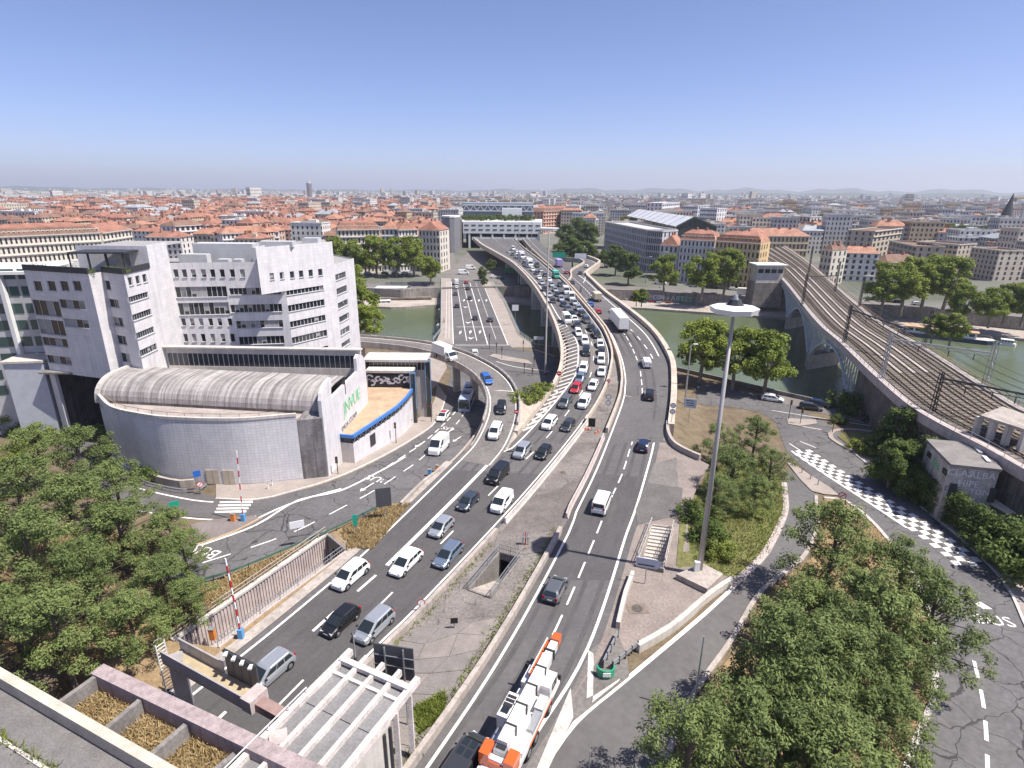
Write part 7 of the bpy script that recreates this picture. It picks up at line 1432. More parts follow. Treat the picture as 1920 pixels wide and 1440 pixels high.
NEAR = [('suv', 'silver', 506, 1270, 'silver SUV with black sunroof passing under the sign gantry'), ('hatchback', 'black', 640, 1172, 'black hatchback in the lane beside the silver minivan, near the tunnel'), ('minivan', 'silver', 703, 1182, 'silver minivan nearest the tunnel in the right hand jam lane'), ('suv', 'white', 658, 1087, 'white SUV in the left merging lane'), ('estate car', 'white', 762, 1062, 'white estate car with dark roof glass in the middle lane'), ('estate car', 'blue grey', 841, 1047, 'blue grey estate car right of the white estate'), ('hatchback', 'silver', 828, 995, 'silver hatchback behind the white estate car'), ('hatchback', 'slate', 878, 947, 'slate blue hatchback left of the small white van'), ('small van', 'white', 941, 950, 'small white panel van behind the blue grey estate'), ('people carrier', 'black', 934, 897, 'black people carrier beside the gore of the ramp'), ('suv', 'silver', 979, 852, 'silver SUV leading the pair below the viaduct'), ('hatchback', 'black', 1019, 854, 'black hatchback right of the silver SUV below the viaduct'), ('suv', 'white', 1030, 799, 'white SUV at the start of the viaduct'), ('hatchback', 'dark grey', 1065, 803, 'dark grey hatchback right of the white SUV at the viaduct start'), ('suv', 'grey', 1060, 759, 'grey SUV in front of the red hatchback'), ('small van', 'white', 1095, 760, 'small white van beside the grey SUV'), ('hatchback', 'red', 1080, 732, 'red hatchback in the left lane of the jam'), ('hatchback', 'white', 1112, 727, 'white hatchback right of the red hatchback'), ('hatchback', 'blue grey', 1088, 713, 'blue grey hatchback directly behind the red hatchback'), ('suv', 'white', 1094, 695, 'white SUV second behind the red hatchback'), ('saloon', 'white', 1128, 700, 'white saloon behind the white hatchback in the right lane')]
for kind, c, x, y, lab in NEAR: p, d = on_lc(x, y); car(kind, c, p, d, lab, True, 'cars in the jam')
sr_ = bpy.data.objects.new('x', None)
JAM = ((1127, 678, 'white'), (1128, 663, 'dark grey'), (1125, 649, 'white'), (1099, 663, 'black'), (1096, 643, 'white'), (1118, 631, 'black'), (1084, 627, 'white'), (1109, 619, 'black'), (1082, 614, 'dark grey'), (1099, 604, 'slate'), (1077, 602, 'white'), (1062, 604, 'white', 'large van'), (1091, 592, 'dark grey'), (1073, 592, 'black'), (1065, 583, 'grey'), (1085, 582, 'silver'), (1057, 574, 'dark blue'), (1077, 571, 'silver'), (1071, 562, 'white', 'large van'), (1052, 564, 'silver'), (1036, 567, 'black'), (1046, 555, 'black'), (1030, 556, 'silver'), (1061, 550, 'white', 'large van'), (1041, 546, 'silver'), (1021, 545, 'black'), (1034, 537, 'silver'), (1050, 537, 'dark grey'), (1016, 533, 'silver'), (1030, 527, 'white'), (1011, 523, 'white'), (1022, 518, 'dark grey'), (1006, 514, 'black'), (1014, 509, 'silver'), (999, 508, 'white'), (1006, 501, 'dark grey', 'large van'), (990, 501, 'white'), (998, 494, 'silver'), (983, 495, 'black'), (991, 487, 'white'), (976, 489, 'grey'), (984, 482, 'silver'), (970, 484, 'white', 'large van'), (977, 477, 'white'), (961, 479, 'dark grey'), (969, 473, 'white'), (954, 474, 'silver'), (962, 469, 'white', 'large van'))
ORD = lambda k: ['first', 'second', 'third', 'fourth', 'fifth', 'sixth', 'seventh', 'eighth', 'ninth', 'tenth', 'eleventh', 'twelfth', 'thirteenth', 'fourteenth', 'fifteenth', 'sixteenth', 'seventeenth', 'eighteenth', 'nineteenth', 'twentieth'][k] if k < 20 else 'number %d' % (k+1)
cnt = {}
for i, it in enumerate(JAM):
    x, y, c = it[:3]; kind = it[3] if len(it) > 3 else trnd.choice(('hatchback', 'suv', 'estate car', 'hatchback', 'minivan')); p, d = on_lc(x, y); key = (c, 'van' if kind == 'large van' else 'car'); k = cnt.get(key, 0); cnt[key] = k+1
    car(kind, c, p, d, '%s %s %s in the viaduct jam behind the white saloon, counted up the picture' % (ORD(k), c, key[1]), i < 10, 'cars in the jam')
for kind, c, x, y, lab in (('minibus', 'white', 1128, 951, 'white minibus seen from behind on the outbound carriageway'), ('hatchback', 'grey', 1041, 1112, 'grey hatchback following the minibus beside the mast shadow'), ('estate car', 'dark blue', 1206, 840, 'dark blue car ahead of the white minibus'), ('suv', 'black', 1217, 745, 'black SUV ahead of the dark blue car'), ('small van', 'white', 1211, 685, 'small white van on the outbound viaduct bend'), ('hatchback', 'red', 1121, 587, 'red car ahead of the long white lorry'), ('hatchback', 'blue', 1107, 574, 'bright blue car behind the beige lorry')): p, d = on_rc(x, y); car(kind, c, p, d, lab, True, 'outbound cars')
for kind, c, x, y, lab in (('hatchback', 'dark grey', 1072, 532, 'dark car far out on the outbound viaduct'), ('hatchback', 'red', 1062, 513, 'red car where the slip road leaves the viaduct')): p, d = on_rc(x, y); car(kind, c, p, d, lab, False, 'outbound cars')
for kind, c, k, lab in (('hatchback', 'dark grey', 12, 'dark car entering the far slip road'), ('hatchback', 'white', 24, 'white car on the bend of the far slip road')): p = sr[k]; car(kind, c, p+V3((.8, 0, .02)), tangent(sr, p), lab, False, 'outbound cars')
p = P(872, 1410, 1.8); car('people carrier', 'dark grey', V3((p.x, p.y, .02)), tangent(RC_CTR, p), 'dark people carrier with roof windows cut by the bottom edge beside the crane', True, 'outbound cars')
t_ = [o for o in col.objects if o.get('label', '').startswith('dark people carrier')][0]
for i, (x, y) in enumerate(((.7, -.32), (.7, .32), (-.1, -.32), (-.1, .32))): mb = MB(); mb.box((x, y, 1.91), (.62, .48, .03)); mb.build('roof_window', CGL, t_)
# ramp, bus road, bridge, right road
for kind, c, x, y, lab in (('hatchback', 'blue', 912, 715, 'blue hatchback on the left ramp below the box lorry'), ('hatchback', 'black', 940, 769, 'black hatchback on the left ramp'), ('suv', 'white', 929, 814, 'white SUV at the foot of the left ramp')):
    q = P(x, y, 3.4 if y < 730 else 1.8 if y < 790 else .7); r_ = min(RAMP, key=lambda r: (r.x-q.x)**2+(r.y-q.y)**2); q = P(x, y, r_.z+.02); car(kind, c, q, -tangent(RAMP, q), lab, True, 'cars on the left ramp')
busln = pxg(((380, 1045), (480, 1012), (560, 982), (650, 940), (760, 874), (830, 812), (868, 768), (882, 730)), .05)
for kind, c, x, y, lab in (('large van', 'white', 823, 846, 'large white van on the bus road beside the ramp wall'), ('estate car', 'white', 831, 786, 'white car with red roof parked at the pavement of the low wing')):
    q = PG(x, y); o = car(kind, c, q+V3((0, 0, .06)), -tangent(busln, q), lab, True, 'vehicles on the bus road')
    if kind == 'estate car': mb = MB(); mb.box((-.5, 0, 1.49), (1.5, 1.2, .05)); mb.build('red_roof_panel', PC['red'], o)
bd = V3((P(881, 560, -4)-P(905, 640, -4)).x, (P(881, 560, -4)-P(905, 640, -4)).y, 0) if False else V3((-.11, .99, 0))
for i, (x, y, c, lab, kind) in enumerate(((857, 576, 'black', 'black car in the left lane of the road bridge, nearest', 'hatchback'), (891, 599, 'black', 'black car in the third lane of the road bridge', 'hatchback'), (919, 602, 'dark grey', 'dark car alone in the right lanes of the road bridge', 'estate car'), (881, 561, 'dark grey', 'dark car in the middle of the road bridge', 'hatchback'), (854, 553, 'slate', 'slate car behind the nearest left lane car on the bridge', 'hatchback'), (877, 543, 'black', 'black car at the far end of the bridge', 'hatchback'), (856, 541, 'white', 'white car at the far end of the bridge, left lane', 'hatchback'), (856, 533, 'white', 'white van at the far end of the bridge, left lane', 'large van'), (874, 531, 'red', 'red car on the far crossing', 'hatchback'), (905, 523, 'black', 'black car turning on the far square', 'hatchback'), (869, 514, 'white', 'white lorry sized van beyond the far crossing', 'large van'), (882, 505, 'white', 'second white van in the street beyond the bridge', 'large van'), (926, 521, 'white', 'white car parked on the far square', 'hatchback'), (938, 523, 'grey', 'grey car parked on the far square', 'hatchback'))):
    q = P(x, y, -3.86); car(kind, c, q, bd if y > 525 else V3((1, .1, 0)), lab, i < 3, 'cars at the road bridge')
q = PG(890, 666); car('suv', 'white', q+V3((0, 0, .07)), V3((-.15, .99, 0)), 'white car waiting at the crossing before the bridge', True, 'cars at the road bridge')
for x, y, c, lab in ((1520, 768, 'dark grey', 'dark car on the riverside road beside the bridge, nearer lane'), (1536, 762, 'dark blue', 'dark blue car on the riverside road, farther lane'), (1640, 793, 'black', 'black car half under the railway bridge'), (1448, 752, 'white', 'white car on the quay behind the pines')): q = PG(x, y); car('estate car', c, q+V3((0, 0, .08)), V3((.9, -.42, 0)), lab, True, 'cars on the right quay')
for i, x in enumerate((722, 741, 760, 812, 690, 668)): q = P(x, 514, -3.95); car('hatchback', ('black', 'grey', 'white', 'dark grey', 'silver', 'white')[i], q, V3((1, .05, 0)), '%s car parked under the riverfront planes, %s from the left' % (('black', 'grey', 'white', 'dark', 'silver', 'white')[i], ('third', 'fourth', 'fifth', 'last', 'second', 'first')[i]), False, 'cars on the far quay')
for i, (x, y) in enumerate(((1238, 541), (1262, 543), (1300, 546), (1335, 549), (1375, 552), (1640, 571), (1662, 574), (1684, 576), (1720, 580), (1850, 590))): q = P(x, y-8, -3.95); car('hatchback' if i % 3 else 'large van', ('white', 'dark grey', 'silver', 'black', 'white', 'silver', 'white', 'black', 'white', 'grey')[i], q, V3((.93, -.36, 0)), '%s vehicle parked on the far right quay, %s from the left' % (('white', 'dark', 'silver', 'black', 'white', 'silver', 'white', 'black', 'white', 'grey')[i], ORD(i)), False, 'cars on the far right quay')

# ---------------------------------------------------------------- lorries, bus, crane
def wheels(t, xs_, hw, r, w=.3):
    for x in xs_:
        for s in (-1, 1): mb = MB(); mb.tube(V3((x, s*(hw-w), r)), V3((x, s*hw, r)), r, r, 14); o = mb.build('wheel', BLACK, t); mb = MB(); mb.tube(V3((x, s*hw, r)), V3((x, s*(hw+.02), r)), r*.55, r*.5, 10); mb.build('rim', RIM, o)
def lorry(label, pos, d, L, Wd, H, boxm, cabc, cabL=2.0, cabH=2.5, gap=.25, cat_='lorry', name='lorry', axles=None, group=None, door=True):
    t = thing(name, label, cat_, pos, group, w=False, rz=math.atan2(d.y, d.x)); t.rotation_euler = (0, -math.atan2(d.z, math.hypot(d.x, d.y)), math.atan2(d.y, d.x)); hw = Wd/2; xf = L/2
    mb = MB(); mb.box((-(cabL+gap)/2, 0, .95+(H-.95)/2), (L-cabL-gap, Wd, H-.95)); bx = mb.build('box_body', boxm, t)
    for s in (-1, 1): mb = MB(); mb.box((-(cabL+gap)/2, s*(hw+.01), .98), (L-cabL-gap, .05, .12)); mb.build('side_rail', STEEL, bx)
    if door:
        for s in (-1, 1): mb = MB(); mb.box((-xf-.02, s*hw*.49, .95+(H-.95)/2), (.05, hw*.94, (H-.95)*.96)); mb.build('rear_door', boxm, bx)
    mb = MB(); mb.box((0, 0, .8), (L*.96, Wd*.45, .25)); mb.build('chassis', DARKST, t)
    mb = MB(); q = lambda x, z, w: [V3((x, -w, .5)), V3((x, -w, z-.15)), V3((x, -w*.85, z)), V3((x, w*.85, z)), V3((x, w, z-.15)), V3((x, w, .5))]
    loft(mb, [q(xf-cabL, cabH, hw*.95), q(xf-.8, cabH, hw*.95), q(xf-.32, cabH*.62, hw*.93), q(xf, cabH*.5, hw*.88)]); mb.build('cab', PC[cabc], t)
    mb = MB(); n = V3((.5, 0, .35)); mb.face([V3((xf-.78, hw*.82, cabH-.08)), V3((xf-.78, -hw*.82, cabH-.08)), V3((xf-.3, -hw*.82, cabH*.64)), V3((xf-.3, hw*.82, cabH*.64))][::-1]); mb.v = [(x+.03, y, z+.03) for x, y, z in mb.v]; mb.build('windscreen', CGL, t)
    for s in (-1, 1):
        mb = MB(); mb.box((xf-1.05, s*(hw*.95+.01), cabH*.76), (.8, .03, cabH*.28)); mb.build('side_window', CGL, t); mb = MB(); mb.box((xf-.5, s*(hw+.15), cabH*.75), (.12, .2, .4)); mb.build('door_mirror', TRIM, t); mb = MB(); mb.box((xf-.02, s*hw*.65, .85), (.1, .35, .2)); mb.build('headlight', LAMP, t); mb = MB(); mb.box((-xf-.03, s*hw*.8, .8), (.06, .3, .15)); mb.build('tail_light', TAIL, t)
    wheels(t, axles or (xf-.8, -xf+1.3), hw, .45); return t
BOXW = mat('lorry_box_white', (.74, .73, .70), .5, .06, .4)
q = P(834, 672, 4.7); r_ = min(RAMP, key=lambda r: (r.x-q.x)**2+(r.y-q.y)**2); q = P(834, 672, r_.z+.02); lorry('white box lorry rounding the top of the left ramp', q, -tangent(RAMP, q), 6.6, 2.2, 3.1, BOXW, 'white', 1.9, 2.2)
p, d = on_rc(1158, 611); t = lorry('long white articulated lorry seen from behind on the viaduct', p, d, 15.5, 2.55, 4.0, BOXW, 'white', 2.4, 3.2, .7, axles=(6.6, 2.6, -4.0, -5.3, -6.6))
p, d = on_rc(1118, 563); lorry('beige flatbed lorry ahead of the red car', p, d, 7.5, 2.4, 2.9, mat('beige_canvas', (.5, .43, .33), .8, .2, 1), 'beige')
p, d = on_rc(1047, 500); lorry('purple and white lorry at the far end of the outbound viaduct', p, d, 9, 2.5, 3.8, mat('purple_canvas', (.33, .28, .5), .7, .2, 1), 'purple')
p, d = on_lc(1042, 521); lorry('turquoise lorry in the middle of the jam', p, d, 7, 2.3, 3.0, mat('turquoise_canvas', (.1, .42, .34), .7, .15, 1), 'green')
p, d = on_lc(993, 500); lorry('tall white lorry in the jam below the transit centre', p, d, 9, 2.5, 3.8, BOXW, 'white', 2.2, 3.0)
p, d = on_lc(978, 485); lorry('second tall white lorry at the far end of the jam', p, d, 9, 2.5, 3.8, BOXW, 'white', 2.2, 3.0)
q = P(960, 514, -3.9); lorry('green refuse lorry on the far square under the viaduct', q, V3((1, -.2, 0)), 9, 2.5, 3.2, mat('green_panel', (.05, .25, .1), .6, .2, 1), 'green')
q = P(1404, 556, -3.9); lorry('white removal lorry on the far quay by the yellow block', q, V3((1, -.25, 0)), 10, 2.5, 3.7, BOXW, 'white')
# bus under the ramp
q = PG(877, 757); d = -tangent(busln, q); bs = thing('bus', 'light blue grey single deck bus emerging from under the ramp', 'bus', q+V3((0, 0, .06)), w=False, rz=math.atan2(d.y, d.x)); BUSM = paintm('bus', (.42, .5, .62)); L, hw, H = 11.5, 1.25, 3.05
mb = MB(); rg = lambda x, k, z0=.3: [V3((x, -hw*k, z0)), V3((x, -hw*k, H-.25)), V3((x, -hw*k*.88, H)), V3((x, hw*k*.88, H)), V3((x, hw*k, H-.25)), V3((x, hw*k, z0))]; loft(mb, [rg(-L/2, .96), rg(-L/2+.2, 1), rg(L/2-.3, 1), rg(L/2, .94)]); mb.build('body', BUSM, bs)
mb = MB(); mb.box((L/2+.0, 0, 1.75), (.08, 2.1, 1.5)); mb.build('windscreen', CGL, bs); mb = MB(); mb.box((L/2+.02, 0, 2.75), (.06, 1.7, .3)); mb.build('destination_board', TRIM, bs)
for s in (-1, 1):
    for k in range(6): mb = MB(); mb.box((-L/2+1.2+k*1.75, s*(hw+.005), 1.85), (1.6, .04, 1.1)); mb.build('side_window', CGL, bs)
    mb = MB(); mb.box((L/2+.1, s*(hw+.15), 2.2), (.2, .16, .45)); mb.build('door_mirror', TRIM, bs); mb = MB(); mb.box((L/2-.02, s*.85, .75), (.1, .35, .2)); mb.build('headlight', LAMP, bs)
for x in (-2.5, 1.5): mb = MB(); mb.box((x, 0, H+.12), (1.8, 1.5, .28)); mb.build('roof_unit', PC['dark grey'], bs)
wheels(bs, (L/2-2.4, -L/2+2.8), hw, .48)
# mobile crane on the outbound carriageway
CW_ = paintm('crane_white', (.72, .7, .68)); CO = paintm('crane_orange', (.62, .11, .02)); a = P(945, 1402, 2.4); b = P(1043, 1200, 3.0); d = V3((b.x-a.x, b.y-a.y, 0)); Lc = d.length; d.normalize(); o_ = V3((a.x, a.y, .02))
mc = thing('mobile_crane', 'white and orange mobile crane lorry with long boom folded forward', 'crane lorry', o_, w=False, rz=math.atan2(d.y, d.x)); S_ = Lc/13.6
def part(nm, m, boxes, parent=mc):
    mb = MB()
    for c, s, *r in boxes: mb.box([k*S_ if i == 0 else k for i, k in enumerate(c)], s, *(r or (0,)))
    return mb.build(nm, m, parent)
ch_ = part('chassis_deck', CW_, [((3.4, 0, 1.25), (14.2*S_, 2.55, .5))])
for k, (x, y, sx, sy, z, h) in enumerate(((1.6, -.95, 1.7, .6, 1.75, .5), (4.2, -.95, 1.8, .6, 1.75, .45), (6.3, -.9, 1.3, .7, 1.8, .6), (1.2, .95, 1.5, .6, 1.75, .5), (6.4, .95, 1.0, .6, 1.75, .5))): part('deck_locker', CW_ if k % 2 == 0 else STEEL, [((x, y, z), (sx, sy, h))])
part('driving_cab', CW_, [((8.6, -.72, 1.95), (1.7, 1.05, 1.5))]); part('engine_hood', CW_, [((8.6, .8, 1.85), (1.9, .85, 1.2))]); part('cab_window', CGL, [((9.42, -.72, 2.25), (.1, .9, .7))]); part('cab_window', CGL, [((8.7, -1.26, 2.3), (.9, .05, .6))])
sl_ = part('slewing_frame', CW_, [((1.2, 0, 2.1), (4.4, 1.5, .9))])
part('operator_cab', CW_, [((3.6, .98, 2.35), (2.3, .85, 1.5))]); part('operator_roof_grille', TRIM, [((4.0, .98, 3.13), (1.1, .7, .06))]); part('operator_window', CGL, [((2.9, .98, 3.13), (.55, .6, .06))]); part('operator_window', CGL, [((3.7, 1.42, 2.6), (1.6, .05, .7))])
part('grille_bar', CW_, [((3.75, .98, 3.17), (.06, .7, .04))]); part('grille_bar', CW_, [((4.25, .98, 3.17), (.06, .7, .04))])
part('boom_section', CW_, [((5.2, -.02, 2.95), (11.2*S_, .78, .9))]); part('boom_section', CW_, [((8.6, -.02, 2.95), (8.6*S_, .64, .76))]); part('boom_section', CW_, [((11.2, -.02, 2.95), (4.6*S_, .52, .62))])
for x in (1.4, 3.9, 6.4, 8.9, 11.4): part('boom_collar', DARKST, [((x, -.02, 3.0), (.14, .95, .95))])
part('boom_head', CO, [((13.5, -.02, 3.1), (.8, .7, .8))]); part('hook_block', CO, [((13.2, .5, 2.6), (.7, .25, .5))]); part('fly_jib', CO, [((10.6, .62, 2.9), (5.2*S_, .18, .3))]); part('fly_jib', WHITEP, [((10.8, .78, 2.9), (5.4*S_, .1, .24))])
part('counterweight', CO, [((-1.0, .95, 2.3), (1.2, .75, 1.2))]); part('counterweight', CO, [((-1.0, -.95, 2.3), (1.2, .75, 1.2))]); part('counterweight_beam', CO, [((-1.35, 0, 2.0), (.6, 2.6, .7))]); part('winch', STEEL, [((-.5, 0, 2.6), (.9, .9, .7))]); part('winch_drum', TRIM, [((-.5, 0, 2.98), (.5, .7, .12))])
part('outrigger_box', CW_, [((-2.6, 0, 1.3), (1.2, 2.6, .8))]); part('rear_deck', mat('crane_deck_lilac', (.5, .47, .52), .6, .1, 1), [((-2.0, 0, 1.75), (1.6, 2.2, .1))])
for k, x in enumerate((-2.2, -.6, 2.2, 3.9, 7.6)): wheels(mc, (x*S_,), 1.29, .55, .4)
for s in (-1, 1): part('door_mirror', TRIM, [((9.6, s*1.45, 2.4), (.15, .25, .45))])
part('warning_stripe', CO, [((5.2, -1.29, 1.2), (6*S_, .03, .2))])

# ---------------------------------------------------------------- people: a cyclist on the bridge, a motorcyclist on the viaduct, a walker on the verge
SKIN = plain('skin', (.45, .28, .2), .6); CLOTH = {n: mat('cloth_'+n, c, .9, .1, 3) for n, c in (('pink', (.55, .3, .28)), ('dark', (.03, .03, .04)), ('blue', (.06, .1, .25)))}
def person(label, pos, rz, cloth, pose):
    J = {'stand': {'pel': (0, 0, .95), 'chest': (0, 0, 1.35), 'neck': (0, 0, 1.5), 'head': (.02, 0, 1.66), 'kL': (.12, .1, .5), 'fL': (.2, .1, .06), 'kR': (.0, -.1, .5), 'fR': (-.16, -.1, .06), 'eL': (.05, .27, 1.12), 'hL': (.2, .25, .92), 'eR': (-.08, -.27, 1.12), 'hR': (.02, -.27, .88), 'tL': (.32, .1, .04), 'tR': (-.03, -.1, .04)}, 'ride': {'pel': (-.2, 0, .98), 'chest': (.08, 0, 1.3), 'neck': (.18, 0, 1.44), 'head': (.25, 0, 1.58), 'kL': (.22, .11, .78), 'fL': (.06, .11, .36), 'kR': (.16, -.11, .62), 'fR': (.1, -.11, .2), 'eL': (.3, .24, 1.12), 'hL': (.5, .22, 1.02), 'eR': (.3, -.24, 1.12), 'hR': (.5, -.22, 1.02), 'tL': (.2, .11, .33), 'tR': (.24, -.11, .17)}}[pose]
    names = list(J); E_ = [('pel', 'chest'), ('chest', 'neck'), ('neck', 'head'), ('pel', 'kL'), ('kL', 'fL'), ('fL', 'tL'), ('pel', 'kR'), ('kR', 'fR'), ('fR', 'tR'), ('chest', 'eL'), ('eL', 'hL'), ('chest', 'eR'), ('eR', 'hR')]
    rad = {'pel': .15, 'chest': .17, 'neck': .06, 'head': .11, 'kL': .065, 'kR': .065, 'fL': .045, 'fR': .045, 'tL': .04, 'tR': .04, 'eL': .045, 'eR': .045, 'hL': .035, 'hR': .035}
    me = bpy.data.meshes.new('person'); me.from_pydata([J[n] for n in names], [(names.index(a), names.index(b)) for a, b in E_], []); me.materials.append(cloth); o = link('person', me); o.location = pos; o.rotation_euler = (0, 0, rz); sk = o.modifiers.new('skin', 'SKIN')
    for i, n in enumerate(names): me.skin_vertices[0].data[i].radius = (rad[n], rad[n])
    me.skin_vertices[0].data[0].use_root = True; ss = o.modifiers.new('sub', 'SUBSURF'); ss.levels = ss.render_levels = 1; tag(o, label, 'person')
    h = J['head']; mb = MB(); mb.tube(V3((h[0], 0, h[2]-.02)), V3((h[0]-.02, 0, h[2]+.12)), .125, .08, 10); mb.build('helmet' if pose == 'ride' else 'hair', CLOTH['dark'], o); mb = MB(); mb.tube(V3((h[0]+.03, 0, h[2]-.12)), V3((h[0]+.04, 0, h[2]+.0)), .085, .1, 10); mb.build('face', SKIN, o); return o
def cycle(label, pos, rz, motor=False):
    t = thing('motorcycle' if motor else 'bicycle', label, 'motorcycle' if motor else 'bicycle', pos, w=False, rz=rz); r = .31 if motor else .34
    for x in (-.55, .6): mb = MB(); mb.tube(V3((x, -.06 if motor else -.02, r)), V3((x, .06 if motor else .02, r)), r, r, 16); mb.build('wheel', BLACK, t)
    mb = MB()
    for a, b in (((-.55, 0, r), (-.2, 0, .85)), ((-.2, 0, .85), (.45, 0, .85)), ((.45, 0, .95), (.6, 0, r)), ((-.1, 0, .35), (.45, 0, .8)), ((-.55, 0, r), (-.1, 0, .35))): mb.bar(V3(a), V3(b), .12 if motor else .04, .12 if motor else .04)
    mb.build('frame', DARKST, t); mb = MB(); mb.bar(V3((.48, -.25, 1.0)), V3((.48, .25, 1.0)), .04, .04); mb.build('handlebar', TRIM, t); mb = MB(); mb.box((-.22, 0, .88), (.3 if not motor else .6, .16, .08)); mb.build('saddle', TRIM, t)
    if motor: mb = MB(); mb.box((.1, 0, .6), (.6, .3, .4)); mb.build('engine', PC['black'], t)
q = P(833, 604, -3.88); cycle('bicycle ridden on the left pavement of the road bridge', q, 1.65); person('person in pinkish top riding a bicycle on the bridge pavement', q, 1.65, CLOTH['pink'], 'ride')
p, d = on_rc(1089, 546); rz = math.atan2(d.y, d.x); cycle('motorcycle on the outbound viaduct behind the beige lorry', p, rz, True); person('person in dark clothing riding a motorcycle on the viaduct', p, rz, CLOTH['dark'], 'ride')
p = PM(1041, 726); person('person in dark clothing walking on the gore beside the viaduct parapet', V3((p.x-.6, p.y, p.z)), .6, CLOTH['blue'], 'stand')
bpy.data.objects.remove(sr_)
# ================================================================== MASTS, SIGNS, TUNNEL PORTAL AND SMALL THINGS
# high mast light
mb_ = P(1312, 1064, .9); hm = thing('high_mast_light', 'very tall lighting mast with octagonal white head on the mound', 'street lamp', V3((mb_.x, mb_.y, 0)))
mb = MB(); hz = PY(1385, 586, mb_.y).z; mb.tube(V3((mb_.x, mb_.y, .5)), V3((mb_.x, mb_.y, hz)), .31, .16, 16); mb.build('mast', mat('mast_grey', (.4, .38, .37), .5, .12, .5, metal=.3), hm, smooth=True)
mb = MB(); R0 = 2.25; n8 = 8
pt = lambda r, z, k: V3((mb_.x+r*math.cos(2*math.pi*(k+.5)/n8), mb_.y+r*math.sin(2*math.pi*(k+.5)/n8), z))
for k in range(n8):
    mb.face([pt(R0*.93, hz, k), pt(R0*.93, hz, k+1), pt(R0, hz+.5, k+1), pt(R0, hz+.5, k)]); mb.face([pt(R0, hz+.5, k), pt(R0, hz+.5, k+1), pt(R0*.4, hz+.75, k+1), pt(R0*.4, hz+.75, k)]); mb.face([pt(.1, hz+.1, k), pt(.1, hz+.1, k+1), pt(R0*.93, hz, k+1), pt(R0*.93, hz, k)])
mb.build('lamp_housing', WHITEP, hm)
mb = MB(); mb.tube(V3((mb_.x, mb_.y, hz+.5)), V3((mb_.x, mb_.y, hz+1.25)), .9, .5, 8); mb.build('winch_cap', DARKST, hm); mb = MB(); mb.tube(V3((mb_.x, mb_.y, hz+1.2)), V3((mb_.x, mb_.y, hz+1.7)), .3, .12, 8); mb.build('top_fitting', STEEL, hm)
mb = MB(); mb.box((mb_.x-.45, mb_.y-.3, 1.3), (.55, .45, 1.2)); mb.build('control_box', WHITEP, hm)
flat_p = [P(x, y, .7) for x, y in ((1268, 1076), (1318, 1056), (1356, 1076), (1326, 1104))]; mb = MB(); mb.prism([(p.x, p.y) for p in flat_p], -2, .7); mb.build('plinth', CONC, hm)
def lamp(foot, head, z0, label, arm=None, r=.13, m=STEEL, headm=WHITEP, group='slim lamp columns'):
    f = P(*foot, z0); h = PY(head[0], head[1], f.y).z; t = thing('lamp_column', label, 'street lamp', f, group); mb = MB(); mb.tube(f-V3((0, 0, .4)), V3((f.x, f.y, h)), r, r*.55, 10); mb.build('column', m, t); mb = MB(); mb.tube(f, f+V3((0, 0, .5)), r*1.8, r*1.3, 8); mb.build('base', DARKST, t)
    if arm:
        mb = MB(); e = V3((f.x+arm, f.y, h+.3)); mb.tube(V3((f.x, f.y, h-.1)), e, r*.4, r*.35, 6); mb.build('arm', m, t); mb = MB(); mb.box((e.x+.3*(1 if arm > 0 else -1), e.y, e.z), (.9, .4, .18)); mb.build('lamp_head', headm, t)
    return t
lamp((1022, 703), (1031, 434), -4, 'very tall slim pole between the crossroads and the viaduct', 1.0, .24, CONC_L)
lamp((972, 533), (975, 405), -4, 'slim pole left of the far viaduct end', .8, .2); lamp((996, 484), (997, 405), 5, 'slim pole on the far viaduct in front of the transit centre', .8, .2)
lamp((1282, 772), (1296, 648), -3.5, 'dark based lamp column right of the viaduct bend', .6, .2); lamp((1210, 530), (1212, 482), -4, 'lamp column on the far embankment before the grey grid block', 1.5, .15); lamp((1167, 500), (1170, 457), -4, 'lamp column by the slip road bend', 1.2, .15)
lamp((1237, 540), (1246, 473), -4, 'white topped double lamp column on the far promenade', 1.5, .15)
lamp((667, 1240), (668, 1188), 0, 'short grey camera pole at the corner of the canopy', None, .09); lamp((1300, 1332), (1317, 1193), -.2, 'slim pole with small sign beside the exit road', None, .1)
lamp((1103, 1460), (1104, 1408), 0, 'thin pole at the bottom edge right of the crane', None, .06)
# signs
SBK = mat('sign_back', (.1, .1, .11), .5, .1, 1, metal=.3); RED = plain('sign_red', (.5, .02, .03), .5); SW = plain('sign_white', (.75, .75, .75), .5); SB = plain('sign_blue', (.02, .12, .45), .5); SG = plain('sign_green', (.01, .3, .2), .5); SK = plain('sign_black', (.01, .01, .01), .6)
def facing(p): d = V3((-p.x, -p.y, 0)).normalized(); return d
def disc(t, c, r, n, layers, text=None, ts=.5, tm=None):
    x = V3((0, 0, 1)).cross(n).normalized(); u = n.cross(x)
    for i, (k, m) in enumerate(layers):
        mb = MB(); pts = [c+n*(.02*i+.02)+x*(r*k*math.cos(g*.3927))+u*(r*k*math.sin(g*.3927)) for g in range(16)]; mb.face(pts); o = mb.build('sign_face', m, t)
    if text: o = link('lettering', textmesh(text, r*ts*1.6, tm or SK), t); o.matrix_parent_inverse = Matrix.Translation(-t.location); put(o, c+n*(.02*len(layers)+.03), x, u)
